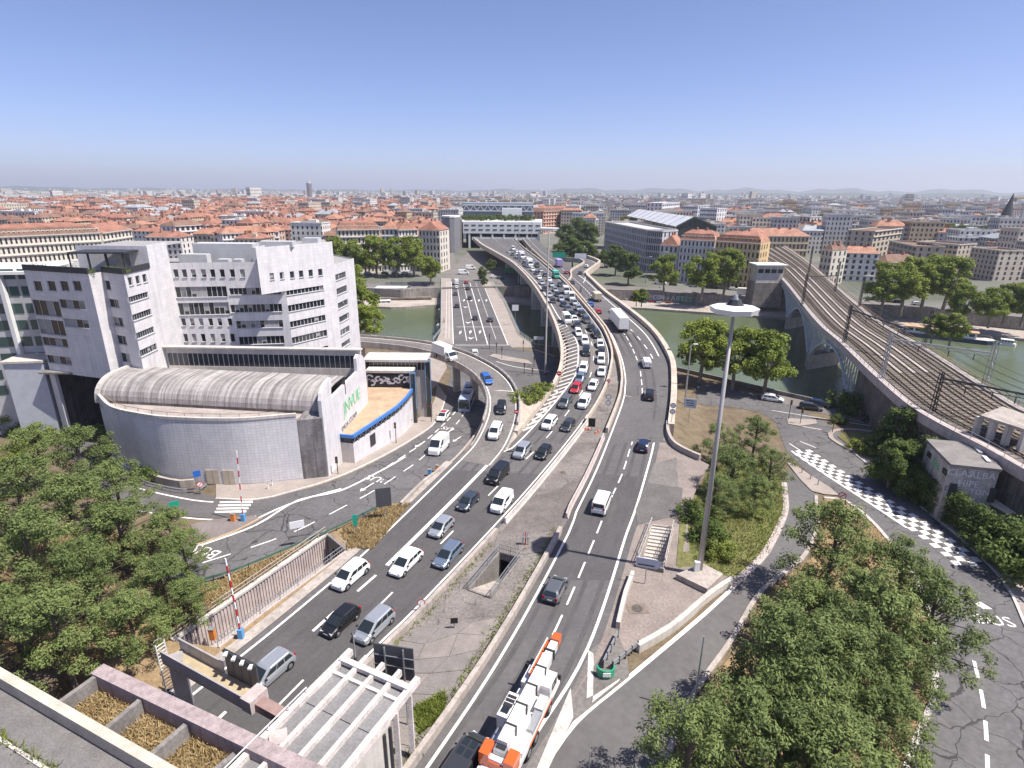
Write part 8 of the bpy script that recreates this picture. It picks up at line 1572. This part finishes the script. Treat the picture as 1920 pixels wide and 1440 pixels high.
def sign(label, foot, head, z0, kind, text=None, r=.45, group=None, w=None, h=None, away=False, second=None, m=None):
    f = P(*foot, z0) if z0 is not None else PG(*foot); hz = PY(head[0], head[1], f.y).z; n = facing(f)*(-1 if away else 1); t = thing('road_sign', label, 'sign', f, group); mb = MB(); mb.tube(f-V3((0, 0, .2)), V3((f.x, f.y, hz)), .05, .05, 6); mb.build('post', STEEL, t); c = V3((f.x, f.y, hz))+n*.06; x = V3((0, 0, 1)).cross(n).normalized()
    if kind == 'limit': disc(t, c, r, n, ((1, RED), (.78, SW)), text)
    if kind == 'info': disc(t, c, r, n, ((1, SK), (.82, SW)), text)
    if kind == 'noentry':
        disc(t, c, r, n, ((1, RED),)); mb = MB(); mb.bar(c+n*.05-x*r*.65, c+n*.05+x*r*.65, .03, r*.28); mb.build('bar', SW, t)
    if kind == 'ban':
        disc(t, c, r, n, ((1, RED), (.76, SW))); mb = MB(); u = V3((0, 0, 1)); mb.bar(c+n*.06+(x+u)*-r*.5, c+n*.06+(x+u)*r*.5, .03, r*.2); mb.build('bar', RED, t)
    if kind == 'board': mb = MB(); mb.bar(c-x*w/2, c+x*w/2, .08, h); b = mb.build('panel', m or SBK, t)
    if second: disc(t, c-V3((0, 0, r*2.3)), r, n, ((1, SK), (.82, SW)), second)
    return t, c, n, x
sign('round red rimmed speed limit sign on the beige median wall', (790, 1140), (790, 1129), .3, 'limit', '70', .42)
sign('upper and lower black rimmed speed signs on the planted median tip', (1139, 775), (1141, 744), .2, 'info', '90', .5, second='70'); sign('pair of black rimmed speed signs at the parapet right of the outbound lanes', (1258, 800), (1259, 760), .4, 'info', '90', .5, second='70')
t, c, n, x = sign('white lettered information board on the edge of the mound', (1290, 795), (1290, 756), -1.2, 'board', w=2.2, h=1.8, m=mat('board_pale', (.5, .56, .62), .5, .1, 1))
for k in range(3): mb = MB(); mb.bar(c+n*.06-x*(.85-k*.1)+V3((0, 0, .5-k*.45)), c+n*.06+x*(.5+k*.12)+V3((0, 0, .5-k*.45)), .02, .13); mb.build('printed_line', SK, t)
t, c, n, x = sign('pale arrow shaped direction sign in front of the shoulder stairs', (1209, 1094), (1213, 1055), .05, 'board', w=2.2, h=1.15, m=mat('sign_lilac', (.5, .52, .62), .5, .06, 1))
mb = MB(); mb.face([c+x*1.1+V3((0, 0, -.575)), c+x*1.75, c+x*1.1+V3((0, 0, .575))]); mb.build('arrow_tip', mat('sign_lilac', (.5, .52, .62)), t)
o = link('lettering', textmesh('P 351', .38, SK), t); o.matrix_parent_inverse = Matrix.Translation(-t.location); put(o, c+n*.06+x*-.2+V3((0, 0, .25)), x, V3((0, 0, 1)))
mb = MB(); mb.bar(c+n*.06-x*.9+V3((0, 0, -.25)), c+n*.06+x*.8+V3((0, 0, -.25)), .02, .14); mb.build('printed_line', SK, t)
sign('large dark sign seen from behind on the dry grass verge', (722, 975), (722, 932), 0, 'board', w=1.9, h=2.6); sign('small green sign on the dry grass verge', (668, 1005), (669, 975), 0, 'board', w=.55, h=1.5, m=SG)
sign('white direction sign on a dark post beside the bus road', (562, 1025), (558, 983), 0, 'board', w=1.6, h=.9, m=SW); t, c, n, x = sign('blue square sign on the curve below the tiled wall', (376, 925), (374, 888), 0, 'board', w=.9, h=.9, m=SB); sign('white ban sign with red rim under the blue sign', (378, 926), (376, 908), 0, 'ban', None, .42)
sign('green arrow sign at the tip of the left grove', (332, 975), (335, 946), 0, 'board', w=1.1, h=.9, m=SG)
sign('no entry sign at the merge of the left ramp', (968, 795), (968, 772), 1, 'noentry', None, .42); sign('no entry sign between bush and viaduct parapet', (1047, 740), (1049, 700), 1, 'noentry', None, .5); sign('no entry sign on the median tip of the viaduct', (1140, 725), (1140, 714), 1.4, 'noentry', None, .42)
sign('red rimmed ban sign at the corner of the pine island', (1574, 955), (1576, 929), -4, 'ban', None, .55); sign('white sign panel on a pole at the bridge rail', (966, 610), (965, 577), -4, 'board', w=2.2, h=2.0, m=SW); sign('low white sign on the quay beside the viaduct', (1010, 650), (1010, 634), -4, 'board', w=3, h=1.0, m=SW)
sign('green direction sign over the far slip road', (1048, 490), (1047, 478), 5, 'board', w=7, h=2.6, m=SG); sign('white direction sign over the far slip road bend', (1088, 492), (1088, 480), 5, 'board', w=6, h=2.6, m=SW)
# traffic lights
def tlight(foot, head, z0, label):
    f = PG(*foot) if z0 is None else P(*foot, z0); hz = PY(head[0], head[1], f.y).z; t = thing('traffic_light', label, 'traffic light', f, 'traffic lights'); mb = MB(); mb.tube(f-V3((0, 0, .2)), V3((f.x, f.y, hz)), .07, .06, 8); mb.build('post', DARKST, t); mb = MB(); mb.box((f.x, f.y-.12, hz-.5), (.32, .28, 1.0)); h = mb.build('signal_head', TRIM, t)
    for k in range(3): mb = MB(); mb.tube(V3((f.x, f.y-.26, hz-.2-k*.3)), V3((f.x, f.y-.3, hz-.2-k*.3)), .1, .1, 8); mb.build('lens', (RED, plain('amber', (.4, .22, .02), .4), plain('lens_green', (.02, .2, .08), .4))[k], h)
for a, b, z, l in (((743, 832), (741, 792), None, 'traffic light with round disc in front of the low wing'), ((809, 792), (806, 757), None, 'traffic light at the corner of the blue edged wing'), ((634, 890), (631, 856), None, 'traffic light at the corner of the vaulted hall'), ((918, 655), (919, 626), -4, 'traffic light at the near end of the bridge, left of two'), ((941, 673), (942, 650), -4, 'traffic light on the crossing island'), ((931, 663), (932, 643), -4, 'traffic light beside the crossing bars'), ((981, 660), (982, 638), -4, 'traffic light by the bridge corner'), ((1001, 688), (1003, 668), -4, 'traffic light on the right of the crossroads'), ((983, 703), (984, 680), -4, 'traffic light before the bush'), ((998, 705), (999, 690), -4, 'low traffic light before the bush'), ((1560, 812), (1563, 786), -4, 'dark traffic light at the tip of the planted island'), ((1478, 787), (1481, 750), -4, 'blue headed signal on the small island'), ((1500, 795), (1503, 765), -4, 'signal post on the small island, right')): tlight(a, b, z, l)
# raised barrier booms, cabinets
def boom(foot, head, z0, label, cabm):
    f = P(*foot, z0); hz = PY(head[0], head[1], f.y); t = thing('barrier_boom', label, 'barrier', f, 'raised barrier booms'); mb = MB(); mb.box((f.x, f.y, z0+.55), (.45, .45, 1.1)); mb.build('cabinet', cabm, t); n9 = 10; a = V3((f.x, f.y, z0+1.0)); b = V3((hz.x, f.y+.1, hz.z))
    for k in range(n9): mb = MB(); mb.bar(a.lerp(b, k/n9), a.lerp(b, (k+1)/n9-.002), .12, .12); mb.build('boom_section', SW if k % 2 else RED, t)
CABB = mat('cabinet_blue', (.1, .3, .55), .5, .15, 1); CABO = mat('cabinet_orange', (.65, .22, .05), .5, .15, 1)
boom((457, 978), (443, 846), 0, 'raised red and white barrier boom with blue cabinet on the traffic island', CABB); boom((453, 1197), (421, 1048), 0, 'raised red and white barrier boom beside the footpath railing', CABB)
for x, y, m, l in ((438, 978, CABO, 'orange barrier cabinet beside the blue one on the traffic island'), (820, 885, CABO, 'ochre cabinet at the barrier between bus road and ramp'), (806, 893, CABB, 'pale blue cabinet at the barrier between bus road and ramp'), (400, 1197, CABO, 'orange box on the sunken footpath against the ribbed wall'), (806, 758, mat('yellow_plastic', (.6, .5, .05), .5, .1, 1), 'yellow box on the pavement by the wing')):
    f = PG(x, y) if y != 1197 else P(x, y, -1.5); t = thing('roadside_cabinet', l, 'cabinet', f); mb = MB(); mb.box((f.x, f.y, f.z+.55), (.5, .45, 1.2)); o = mb.build('housing', m, t); mb = MB(); mb.box((f.x, f.y, f.z+1.18), (.56, .5, .06)); mb.build('lid', STEEL, o)
# median clutter: temporary works near the viaduct and by the stairwell
CONE = mat('cone_orange', (.65, .16, .05), .6, .1, 1)
for x, y, l in ((1098, 805, 'left orange cone at the tip of the median works'), (1104, 806, 'middle orange cone at the tip of the median works'), (1117, 813, 'right orange cone at the tip of the median works'), (1122, 810, 'outer right orange cone at the median works')):
    f = PM(x, y); t = thing('traffic_cone', l, 'cone', f, 'cones on the median'); mb = MB(); mb.box((f.x, f.y, f.z+.05), (.42, .42, .06)); mb.build('foot', CONE, t); mb = MB(); mb.tube(f+V3((0, 0, .08)), f+V3((0, 0, .75)), .16, .03, 8); mb.build('body', CONE, t); mb = MB(); mb.tube(f+V3((0, 0, .35)), f+V3((0, 0, .5)), .11, .085, 8); mb.build('band', SW, t)
t, c, n, x = sign('black temporary arrow sign leaning on the median works', (1109, 806), (1110, 792), .3, 'board', w=1.2, h=1.6, m=SK); f = P(985, 1022, 0); t = thing('pump_stand', 'red and grey pipe stand beside the median stairwell', 'pump', f); mb = MB()
for dx in (-.35, 0, .35): mb = MB(); mb.tube(f+V3((dx, 0, 0)), f+V3((dx*.6, .1, 1.7)), .07, .07, 6); mb.build('pipe', RED if dx == 0 else STEEL, t)
mb = MB(); mb.box((f.x, f.y, 1.1), (1.0, .3, .12)); mb.build('cross_bar', STEEL, t)
t, c, n, x = sign('small black box sign on a post in the slab paved median', (852, 1178), (852, 1163), .05, 'board', w=.7, h=.6, m=SK)
for x, y, r in ((1195, 1141, .75), (1055, 886, .55)):
    f = P(x, y, .06); mb = MB(); mb.box((f.x, f.y, .05), (1.9 if r > .6 else 1.2, 1.4 if r > .6 else 1.2, .03), .1); o = tag(mb.build('manhole_cover', mat('cast_iron', (.2, .16, .13), .8, .3, 3)), 'round manhole in a square frame on the paved triangle' if r > .6 else 'manhole on the tarred part of the median', 'manhole'); mb = MB(); mb.tube(V3((f.x, f.y, .065)), V3((f.x, f.y, .09)), r*.75, r*.75, 16); mb.build('lid', mat('cast_iron_dark', (.1, .085, .075), .8, .3, 3), o)
for i, (x, y) in enumerate(((1503, 888), (1519, 900), (1533, 911), (503, 918), (511, 912), (517, 905))): f = PG(x, y); mb = MB(); mb.tube(f, f+V3((0, 0, .95)), .09, .08, 8); o = tag(mb.build('bollard', STEEL if i < 3 else WHITEP), '%s %s' % (('first', 'second', 'third')[i % 3], 'steel bollard on the triangle pavement, from the left' if i < 3 else 'white bollard on the pavement by the hall, from the left'), 'bollard', 'bollards'); mb = MB(); mb.tube(f+V3((0, 0, .95)), f+V3((0, 0, 1.0)), .1, .06, 8); mb.build('cap', DARKST, o)
# crash cushion at the exit nose
nz = P(1136, 1268, 0); cc_ = thing('crash_cushion', 'green nosed crash cushion with two splayed guard rails at the exit', 'crash cushion', nz)
for a, b, s in ((P(1130, 1252, 0), P(1158, 1195, 0), -1), (P(1148, 1255, 0), P(1195, 1216, 0), 1)):
    for z in (.45, .75): mb = MB(); mb.bar(a+V3((0, 0, z)), b+V3((0, 0, z)), .1, .2); mb.build('beam', STEEL, cc_)
    for k in range(5): p = a.lerp(b, k/4); mb = MB(); mb.bar(p, p+V3((0, 0, .85)), .14, .14); mb.build('post', DARKST, cc_)
mb = MB()
for k in range(9): g0, g1 = math.pi+k*math.pi/9, math.pi+(k+1)*math.pi/9; a = nz+V3((.75*math.cos(g0), .4+.75*math.sin(g0), .5)); b = nz+V3((.75*math.cos(g1), .4+.75*math.sin(g1), .5)); mb.bar(a, b, .12, .75)
mb.build('nose', plain('signal_green', (.02, .32, .16), .5), cc_); mb = MB(); mb.box((nz.x, nz.y-.42, .55), (.7, .05, .4)); mb.build('chevron_plate', SW, cc_)

# ---------------------------------------------------------------- tunnel portal: canopy, gantry, planter walls
CZ = 6.3; cs = [P(x, y, CZ) for x, y in ((650, 1232), (776, 1286))]; cd = (P(482, 1402, CZ)-P(650, 1232, CZ)); cd.z = 0; cd.normalize(); CLn = 22
cp = thing('tunnel_canopy', 'ribbed pale concrete canopy roof over the tunnel mouth', 'canopy', V3((cs[0].x, cs[0].y, 0))); q = [cs[0], cs[1], cs[1]+cd*CLn, cs[0]+cd*CLn]
ZINC = mat('canopy_zinc', (.2, .195, .195), .7, .2, .4, fine=.15); WB = mat('canopy_beam', (.62, .56, .52), .85, .25, .8, fine=.25, streak=.2)
for k in range(4):
    a = cs[0].lerp(cs[1], k/4+.02); b = cs[0].lerp(cs[1], (k+1)/4-.02)
    for j in range(5): u0, u1 = CLn*j/5+.03, CLn*(j+1)/5-.03; mb = MB(); mb.prism([(p.x, p.y) for p in (a+cd*u0, b+cd*u0, b+cd*u1, a+cd*u1)], CZ-.25, CZ-.02); mb.build('roof_panel', ZINC, cp)
for k in range(5): a = cs[0].lerp(cs[1], k/4); mb = MB(); mb.bar(a-cd*.5+V3((0, 0, CZ*0+.12)), a+cd*CLn+V3((0, 0, .12)), .42 if k in (0, 4) else .3, .5); mb.build('rib_beam', WB, cp)
mb = MB(); mb.bar(cs[0]+cd*.6+V3((0, 0, .32)), cs[1]+cd*.6+V3((0, 0, .32)), .45, .35); mb.build('cross_beam', WB, cp); mb = MB(); mb.bar(cs[0]+cd*1.6+V3((0, 0, .02)), cs[1]+cd*1.6+V3((0, 0, .02)), .25, .3); mb.build('cross_beam', WB, cp)
mb = MB(); e = cs[1]; mb.bar(V3((e.x, e.y, CZ/2-.2))+cd*3, V3((e.x, e.y, CZ/2-.2))+cd*CLn, .4, CZ); mb.build('side_wall', CONC_L, cp)
for u in (.6, 2.2): mb = MB(); p = e+cd*u; mb.bar(V3((p.x, p.y, 0)), V3((p.x, p.y, CZ-.2)), .35, .35); mb.build('column', WB, cp); 
for u in (3.2, 3.8, 6.5): mb = MB(); nrm = V3((cd.y, -cd.x, 0)); nrm = nrm if nrm.x > 0 else -nrm; p = e+cd*u+nrm*.32; mb.tube(V3((p.x, p.y, 0)), V3((p.x, p.y, CZ-.4)), .1, .1, 8); mb.build('drain_pipe', DARKST, cp)
p = cs[0]+cd*8; mb = MB(); mb.box((p.x+1.0, p.y+.3, CZ+.1), (1.1, 1.1, .25), .4); mb.build('roof_hatch', CONC_P, cp)
f = thing('canopy_handrail', 'thin pale handrail with small wheel along the left edge of the canopy', 'railing', cs[0]); fence(f, [cs[0]+cd*4+V3((0, 0, .35)), cs[0]+cd*14+V3((0, 0, .35))], .5, 1.5, WHITEP, 1, .05)
# big panel seen from behind in front of the canopy
c0 = P(702, 1290, 3.2); t = thing('large_sign', 'large dark panel seen from behind beside the canopy', 'sign', V3((c0.x, c0.y, 0))); a = PY(700, 1208, c0.y); b = PY(775, 1226, c0.y-.6); mb = MB(); zc = (a.z+PY(700, 1262, c0.y).z)/2; mb.bar(V3((a.x, a.y, zc)), V3((b.x, b.y, zc)), .1, a.z-PY(700, 1268, c0.y).z); mb.build('panel', SBK, t)
for u in (.28, .75): p = V3((a.x, a.y, 0)).lerp(V3((b.x, b.y, 0)), u); mb = MB(); mb.bar(V3((p.x, p.y-.1, 0)), V3((p.x, p.y-.1, a.z)), .1, .1); mb.build('post', STEEL, t)
for u in (.3, .62): mb = MB(); z_ = lerp(a.z, zc-(a.z-zc), u); mb.bar(V3((a.x, a.y-.08, z_)), V3((b.x, b.y-.08, z_)), .05, .06); mb.build('stiffener', STEEL, t)
# gantry
GZ = 6.0; g0 = P(300, 1222, GZ); g1 = P(455, 1308, GZ); gd_ = (g1-g0).normalized(); gn = V3((-gd_.y, gd_.x, 0)); gn = gn if gn.y > 0 else -gn; gt = thing('sign_gantry', 'steel sign gantry with railed walkway over the left lane at the tunnel', 'gantry', V3((g0.x, g0.y, 0)))
mb = MB(); mb.prism([(p.x, p.y) for p in (g0, g1, g1+gn*1.5, g0+gn*1.5)], GZ-1.2, GZ-1.0); mb.build('walkway', mat('grating_ochre', (.42, .34, .22), .8, .2, 1), gt)
GST = mat('gantry_steel', (.4, .37, .36), .6, .15, 1, metal=.2); Lg = (g1-g0).length; n10 = 7
for k in range(n10):
    a, b = g0+gd_*(Lg*k/n10+.03), g0+gd_*(Lg*(k+1)/n10-.03); mb = MB(); mb.bar(a+V3((0, 0, -.5)), b+V3((0, 0, -.5)), .06, 1.0); mb.build('railing_panel', GST, gt)
    if k < 4: mb = MB(); mb.bar(a+gn*1.5+V3((0, 0, -.5)), b+gn*1.5+V3((0, 0, -.5)), .06, 1.0); mb.build('railing_panel', GST, gt)
mb = MB(); mb.bar(g0+V3((0, 0, .03)), g1+V3((0, 0, .03)), .12, .12); mb.bar(g0+gn*1.5+V3((0, 0, .03)), g0+gn*1.5+gd_*Lg*.57+V3((0, 0, .03)), .12, .12); mb.build('handrail', GST, gt)
mb = MB(); p = g0+gn*.7+gd_*.6; mb.box((p.x, p.y, 2.3), (1.0, 1.2, 5.6), .5); mb.build('column', GST, gt); mb = MB(); p = g1+gn*.6+gd_*.4; mb.box((p.x, p.y, GZ-.5), (1.0, 1.5, 1.1), math.atan2(gd_.y, gd_.x)); mb.build('end_box', CONC_P, gt)
mb = MB(); a = g1+gn*.6+gd_*.9+V3((0, 0, -.7)); mb.bar(a, a+gd_*5.5, .8, .7); mb.build('cross_tube', mat('brown_tube', (.3, .2, .18), .7, .2, 1), gt)
sp0 = g0+gd_*Lg*.6+gn*1.55; sp1 = g0+gd_*Lg*.98+gn*1.55
for k in range(4): a = sp0.lerp(sp1, k/4+.01); b = sp0.lerp(sp1, (k+1)/4-.01); mb = MB(); mb.bar(a+V3((0, 0, .1)), b+V3((0, 0, .1)), .1, 2.4); mb.build('sign_board', SBK, gt)
for k in range(4): a = sp0.lerp(sp1, (k+.5)/4); mb = MB(); mb.box((a.x, a.y-.3, GZ+1.35), (.25, .4, .15)); mb.build('sign_lamp', WHITEP, gt)
mb = MB(); mb.bar(sp0+V3((0, -.05, 1.35)), sp1+V3((0, -.05, 1.35)), .25, .12); mb.build('sign_top_rail', DARKST, gt)
for k in range(5): zz = .8+k*1.3; mb = MB(); p = g0-gd_*.7+gn*.6; n11 = 10
mb = MB(); p = g0-gd_*.8+gn*.5
for s in (-.35, .35):
    q2 = p+gn*s; mb.bar(V3((q2.x, q2.y, 0)), V3((q2.x, q2.y, GZ+.1)), .07, .07)
for k in range(18): zz = .3+k*.33; mb.bar(V3((p.x, p.y, zz))-gn*.35, V3((p.x, p.y, zz))+gn*.35, .05, .05)
mb.build('ladder', WHITEP, gt)
mb = MB()
for k in range(5):
    zz = 2.2+k*1.0; pts = [V3((p.x, p.y, zz))+gn*(.45*math.cos(g*.6283))-gd_*(.45*abs(math.sin(g*.6283))) for g in range(11)]
    for a, b in zip(pts, pts[1:]): mb.bar(a, b, .05, .05)
mb.build('ladder_cage', WHITEP, gt)
# graffiti on the ribbed wall near the gantry
o = link('graffiti', textmesh('UAP', 1.9, mat('spray_paint_blue', (.05, .22, .3), .8, .3, 2)), tr); o.matrix_parent_inverse = Matrix.Translation(-tr.location); pz = TR[0].lerp(TR[1], .1); put(o, V3((pz.x, pz.y, -1.4))+nn*.3, dn, (0, 0, 1))
# planter walls on the tunnel roof
WZ = 7.0; RW_ = mat('mauve_concrete', (.36, .29, .285), .85, .2, .5, fine=.15, streak=.3); tb = thing('tunnel_roof_wall', 'thick mauve parapet wall with planter bays on the tunnel roof', 'wall', P(190, 1255, 0))
w0 = P(182, 1254, WZ); w1 = P(700, 1500, WZ); v0 = P(-60, 1228, WZ); v1 = P(380, 1482, WZ); wd_ = (w1-w0).normalized(); wn_ = V3((-wd_.y, wd_.x, 0))
mb = MB(); mb.bar(w0+V3((0, 0, -1.4)), w1+V3((0, 0, -1.4)), .95, 2.9); mb.build('front_parapet', RW_, tb); mb = MB(); mb.bar(v0+V3((0, 0, -1.0)), v1+V3((0, 0, -1.0)), .6, 2.2); mb.build('rear_parapet', mat('cream_coping', (.5, .44, .36), .85, .2, .6, fine=.15), tb)
for a, b in (((107, 1321), (187, 1264)), ((194, 1371), (262, 1314)), ((278, 1421), (348, 1360)), ((372, 1470), (440, 1415))): mb = MB(); A2, B2_ = P(*a, WZ-.2), P(*b, WZ-.2); mb.bar(A2+V3((0, 0, -.9)), B2_+V3((0, 0, -.9)), .35, 2.0); mb.build('bay_wall', CONC_D, tb)
z_ = 5.6; a, b, c, d = w0, w1, v1, P(100, 1325, WZ); mb = MB(); mb.prism([(p.x, p.y) for p in (w0, w1, v1, P(100, 1325, WZ))], 4.9, z_); mb.build('planter_soil', mat('planter_soil', (.26, .2, .12), .95, .45, 1.2, fine=.4, bump=.6), tb)
pl_ = [(p.x, p.y) for p in (w0, w1, v1, P(100, 1325, WZ))]; xs2 = [p[0] for p in pl_]; ys2 = [p[1] for p in pl_]; pts = []
while len(pts) < 9000:
    x = trnd.uniform(min(xs2), max(xs2)); y = trnd.uniform(min(ys2), max(ys2))
    if inpoly(x, y, pl_): pts.append(V3((x, y, z_)))
blades('planter_grass', 'dry straw and weeds filling the planter bays on the tunnel roof', pts, .3, DRYB)
k0 = v0-wn_*0; out_ = V3((wd_.y, -wd_.x, 0)); out_ = out_ if out_.y < 0 else -out_
mb = MB(); mb.prism([(p.x, p.y) for p in (v0+out_*.3, v1+out_*.3, v1+out_*5.2, v0+out_*5.2)], 5.2, 6.0); mb.build('roof_walk', mat('roof_felt', (.17, .16, .155), .9, .2, .5, fine=.2), tb); mb = MB(); mb.bar(v0+out_*2.6+V3((0, 0, -.95)), v1+out_*2.6+V3((0, 0, -.95)), .22, .12); mb.build('gravel_strip', CONC_L, tb)
wr_ = thing('white_roof', 'plain white roof corner at the bottom left edge', 'roof', v0); mb = MB(); mb.prism([(p.x, p.y) for p in (v0+out_*4.6-wd_*2, v1+out_*4.6, v1+out_*12, v0+out_*12-wd_*2)], 5, 7.2); mb.build('roof_slab', WHITEP, wr_); mb = MB(); mb.bar(v0+out_*4.6-wd_*2+V3((0, 0, .25)), v1+out_*4.6+V3((0, 0, .25)), .25, .12); mb.build('roof_edge', mat('edge_ivory', (.7, .66, .52), .6, .05, 1), wr_)
pts = [v0.lerp(v1, trnd.random())+out_*(2.5+trnd.gauss(0, .15))+V3((0, 0, -1)) for _ in range(500)]; blades('roof_weeds', 'small weeds along the gravel strip of the tunnel roof', pts, .35, HEDGEL)
# tunnel mouth: dark bore under the roof
mb = MB(); mb.prism([(p.x, p.y) for p in (w0+wn_*-.3, w1, v1+out_*4, v0+out_*4)], 4.2, 4.8); mb.build('soffit', CONC_D, tb)
# far dock with graffiti wall
dk = thing('timber_dock', 'weathered dock platform with graffiti wall across the river left of the bridge', 'dock', P(760, 572, -9)); a, b = P(690, 560, -7), P(808, 558, -7); mb = MB(); mb.prism([(p.x, p.y) for p in (a, b, b+V3((0, 24, 0)), a+V3((0, 24, 0)))], -7.6, -6.9); mb.build('platform', mat('dock_timber', (.2, .16, .13), .9, .3, .3, fine=.2), dk)
for k in range(9): p = a.lerp(b, k/8); mb = MB(); mb.bar(V3((p.x, p.y, -11)), V3((p.x, p.y, -7.5)), .4, .4); mb.build('pile', BARK, dk)
for k in range(8): p, q = a.lerp(b, k/8), a.lerp(b, (k+1)/8); mb = MB(); mb.bar(V3((p.x, p.y-.1, -9.5)), V3((q.x, q.y-.1, -7.6)), .2, .2); mb.build('brace', BARK, dk)
o_ = a.lerp(b, .45)+V3((0, 20, 0)); wl2 = MB(); wl2.box((o_.x+3, o_.y, -4.6), (24, .5, 4.4)); gw = wl2.build('graffiti_wall', mat('dock_wall', (.3, .28, .26), .9, .4, .4, fine=.3, streak=.4), dk)
for k in range(6): o = link('graffiti', textmesh(('KAZ', 'MEO', 'TRK', 'SOH', 'ELA', 'VIT')[k], 2.2, (MW, GW, mat('spray_paint_pink', (.5, .2, .25), .8, .3, 2))[k % 3]), gw); o.location = (o_.x-7+k*4, o_.y-.3, -5.2); o.rotation_euler = (math.pi/2, 0, 0)
mb = MB(); mb.box((a.x+8, a.y+14, -5.5), (14, 6, 2.8)); mb.build('boathouse', WHITEP, dk); mb = MB(); mb.box((a.x+8, a.y+14, -4.0), (15, 7, .25)); mb.build('boathouse_roof', mat('pale_metal_roof', (.5, .52, .54), .6, .1, .5), dk)
# far promenade: tables, barriers, mural on the embankment wall
for k in range(5): p = P(1225+k*13, 555+k*1.3, -6.5); p = V3((p.x, 0, 0)); y_ = bank_far(p.x); mb = MB(); o = link('graffiti', textmesh(('BLOC', 'OPERA', 'ZEN', 'ART', 'FRES')[k], 3.2, (MW, MW, GK, MW, GR)[k]), fw); o.matrix_parent_inverse = Matrix.Translation(-fw.location); o.location = (p.x, y_-.5, -5.8); o.rotation_euler = (math.pi/2, 0, -.3)
for k in range(7): p = P(1172+k*16, 563+k*1.5, -8); t = thing('quay_barrier', '%s red and white barrier on the far promenade, from the left' % ORD(k), 'barrier', p, 'promenade barriers'); mb = MB(); mb.box((p.x, p.y, -7.3), (2.6, .2, .5), -.3); mb.build('board', RED if k % 2 else SW, t); mb = MB(); mb.box((p.x, p.y, -7.75), (.2, .6, .5), -.3); mb.build('foot', DARKST, t)

# ---------------------------------------------------------------- the air
hz_ = MB(); hz_.box((0, 9000, 143), (46000, 22000, 314)); hm_ = bpy.data.materials.new('haze_air'); hm_.use_nodes = True; nt = hm_.node_tree; nt.nodes.remove(nt.nodes['Principled BSDF']); pv_ = nt.nodes.new('ShaderNodeVolumePrincipled'); pv_.inputs['Color'].default_value = (.86, .9, 1, 1); pv_.inputs['Density'].default_value = .00011; pv_.inputs['Anisotropy'].default_value = .2; nt.links.new(pv_.outputs[0], nt.nodes['Material Output'].inputs['Volume'])
tag(hz_.build('haze', hm_), 'thin summer haze over the whole plain', 'haze', kind='stuff')
for o in list(col.objects):
    if o.get('_w') is not None: del o['_w']
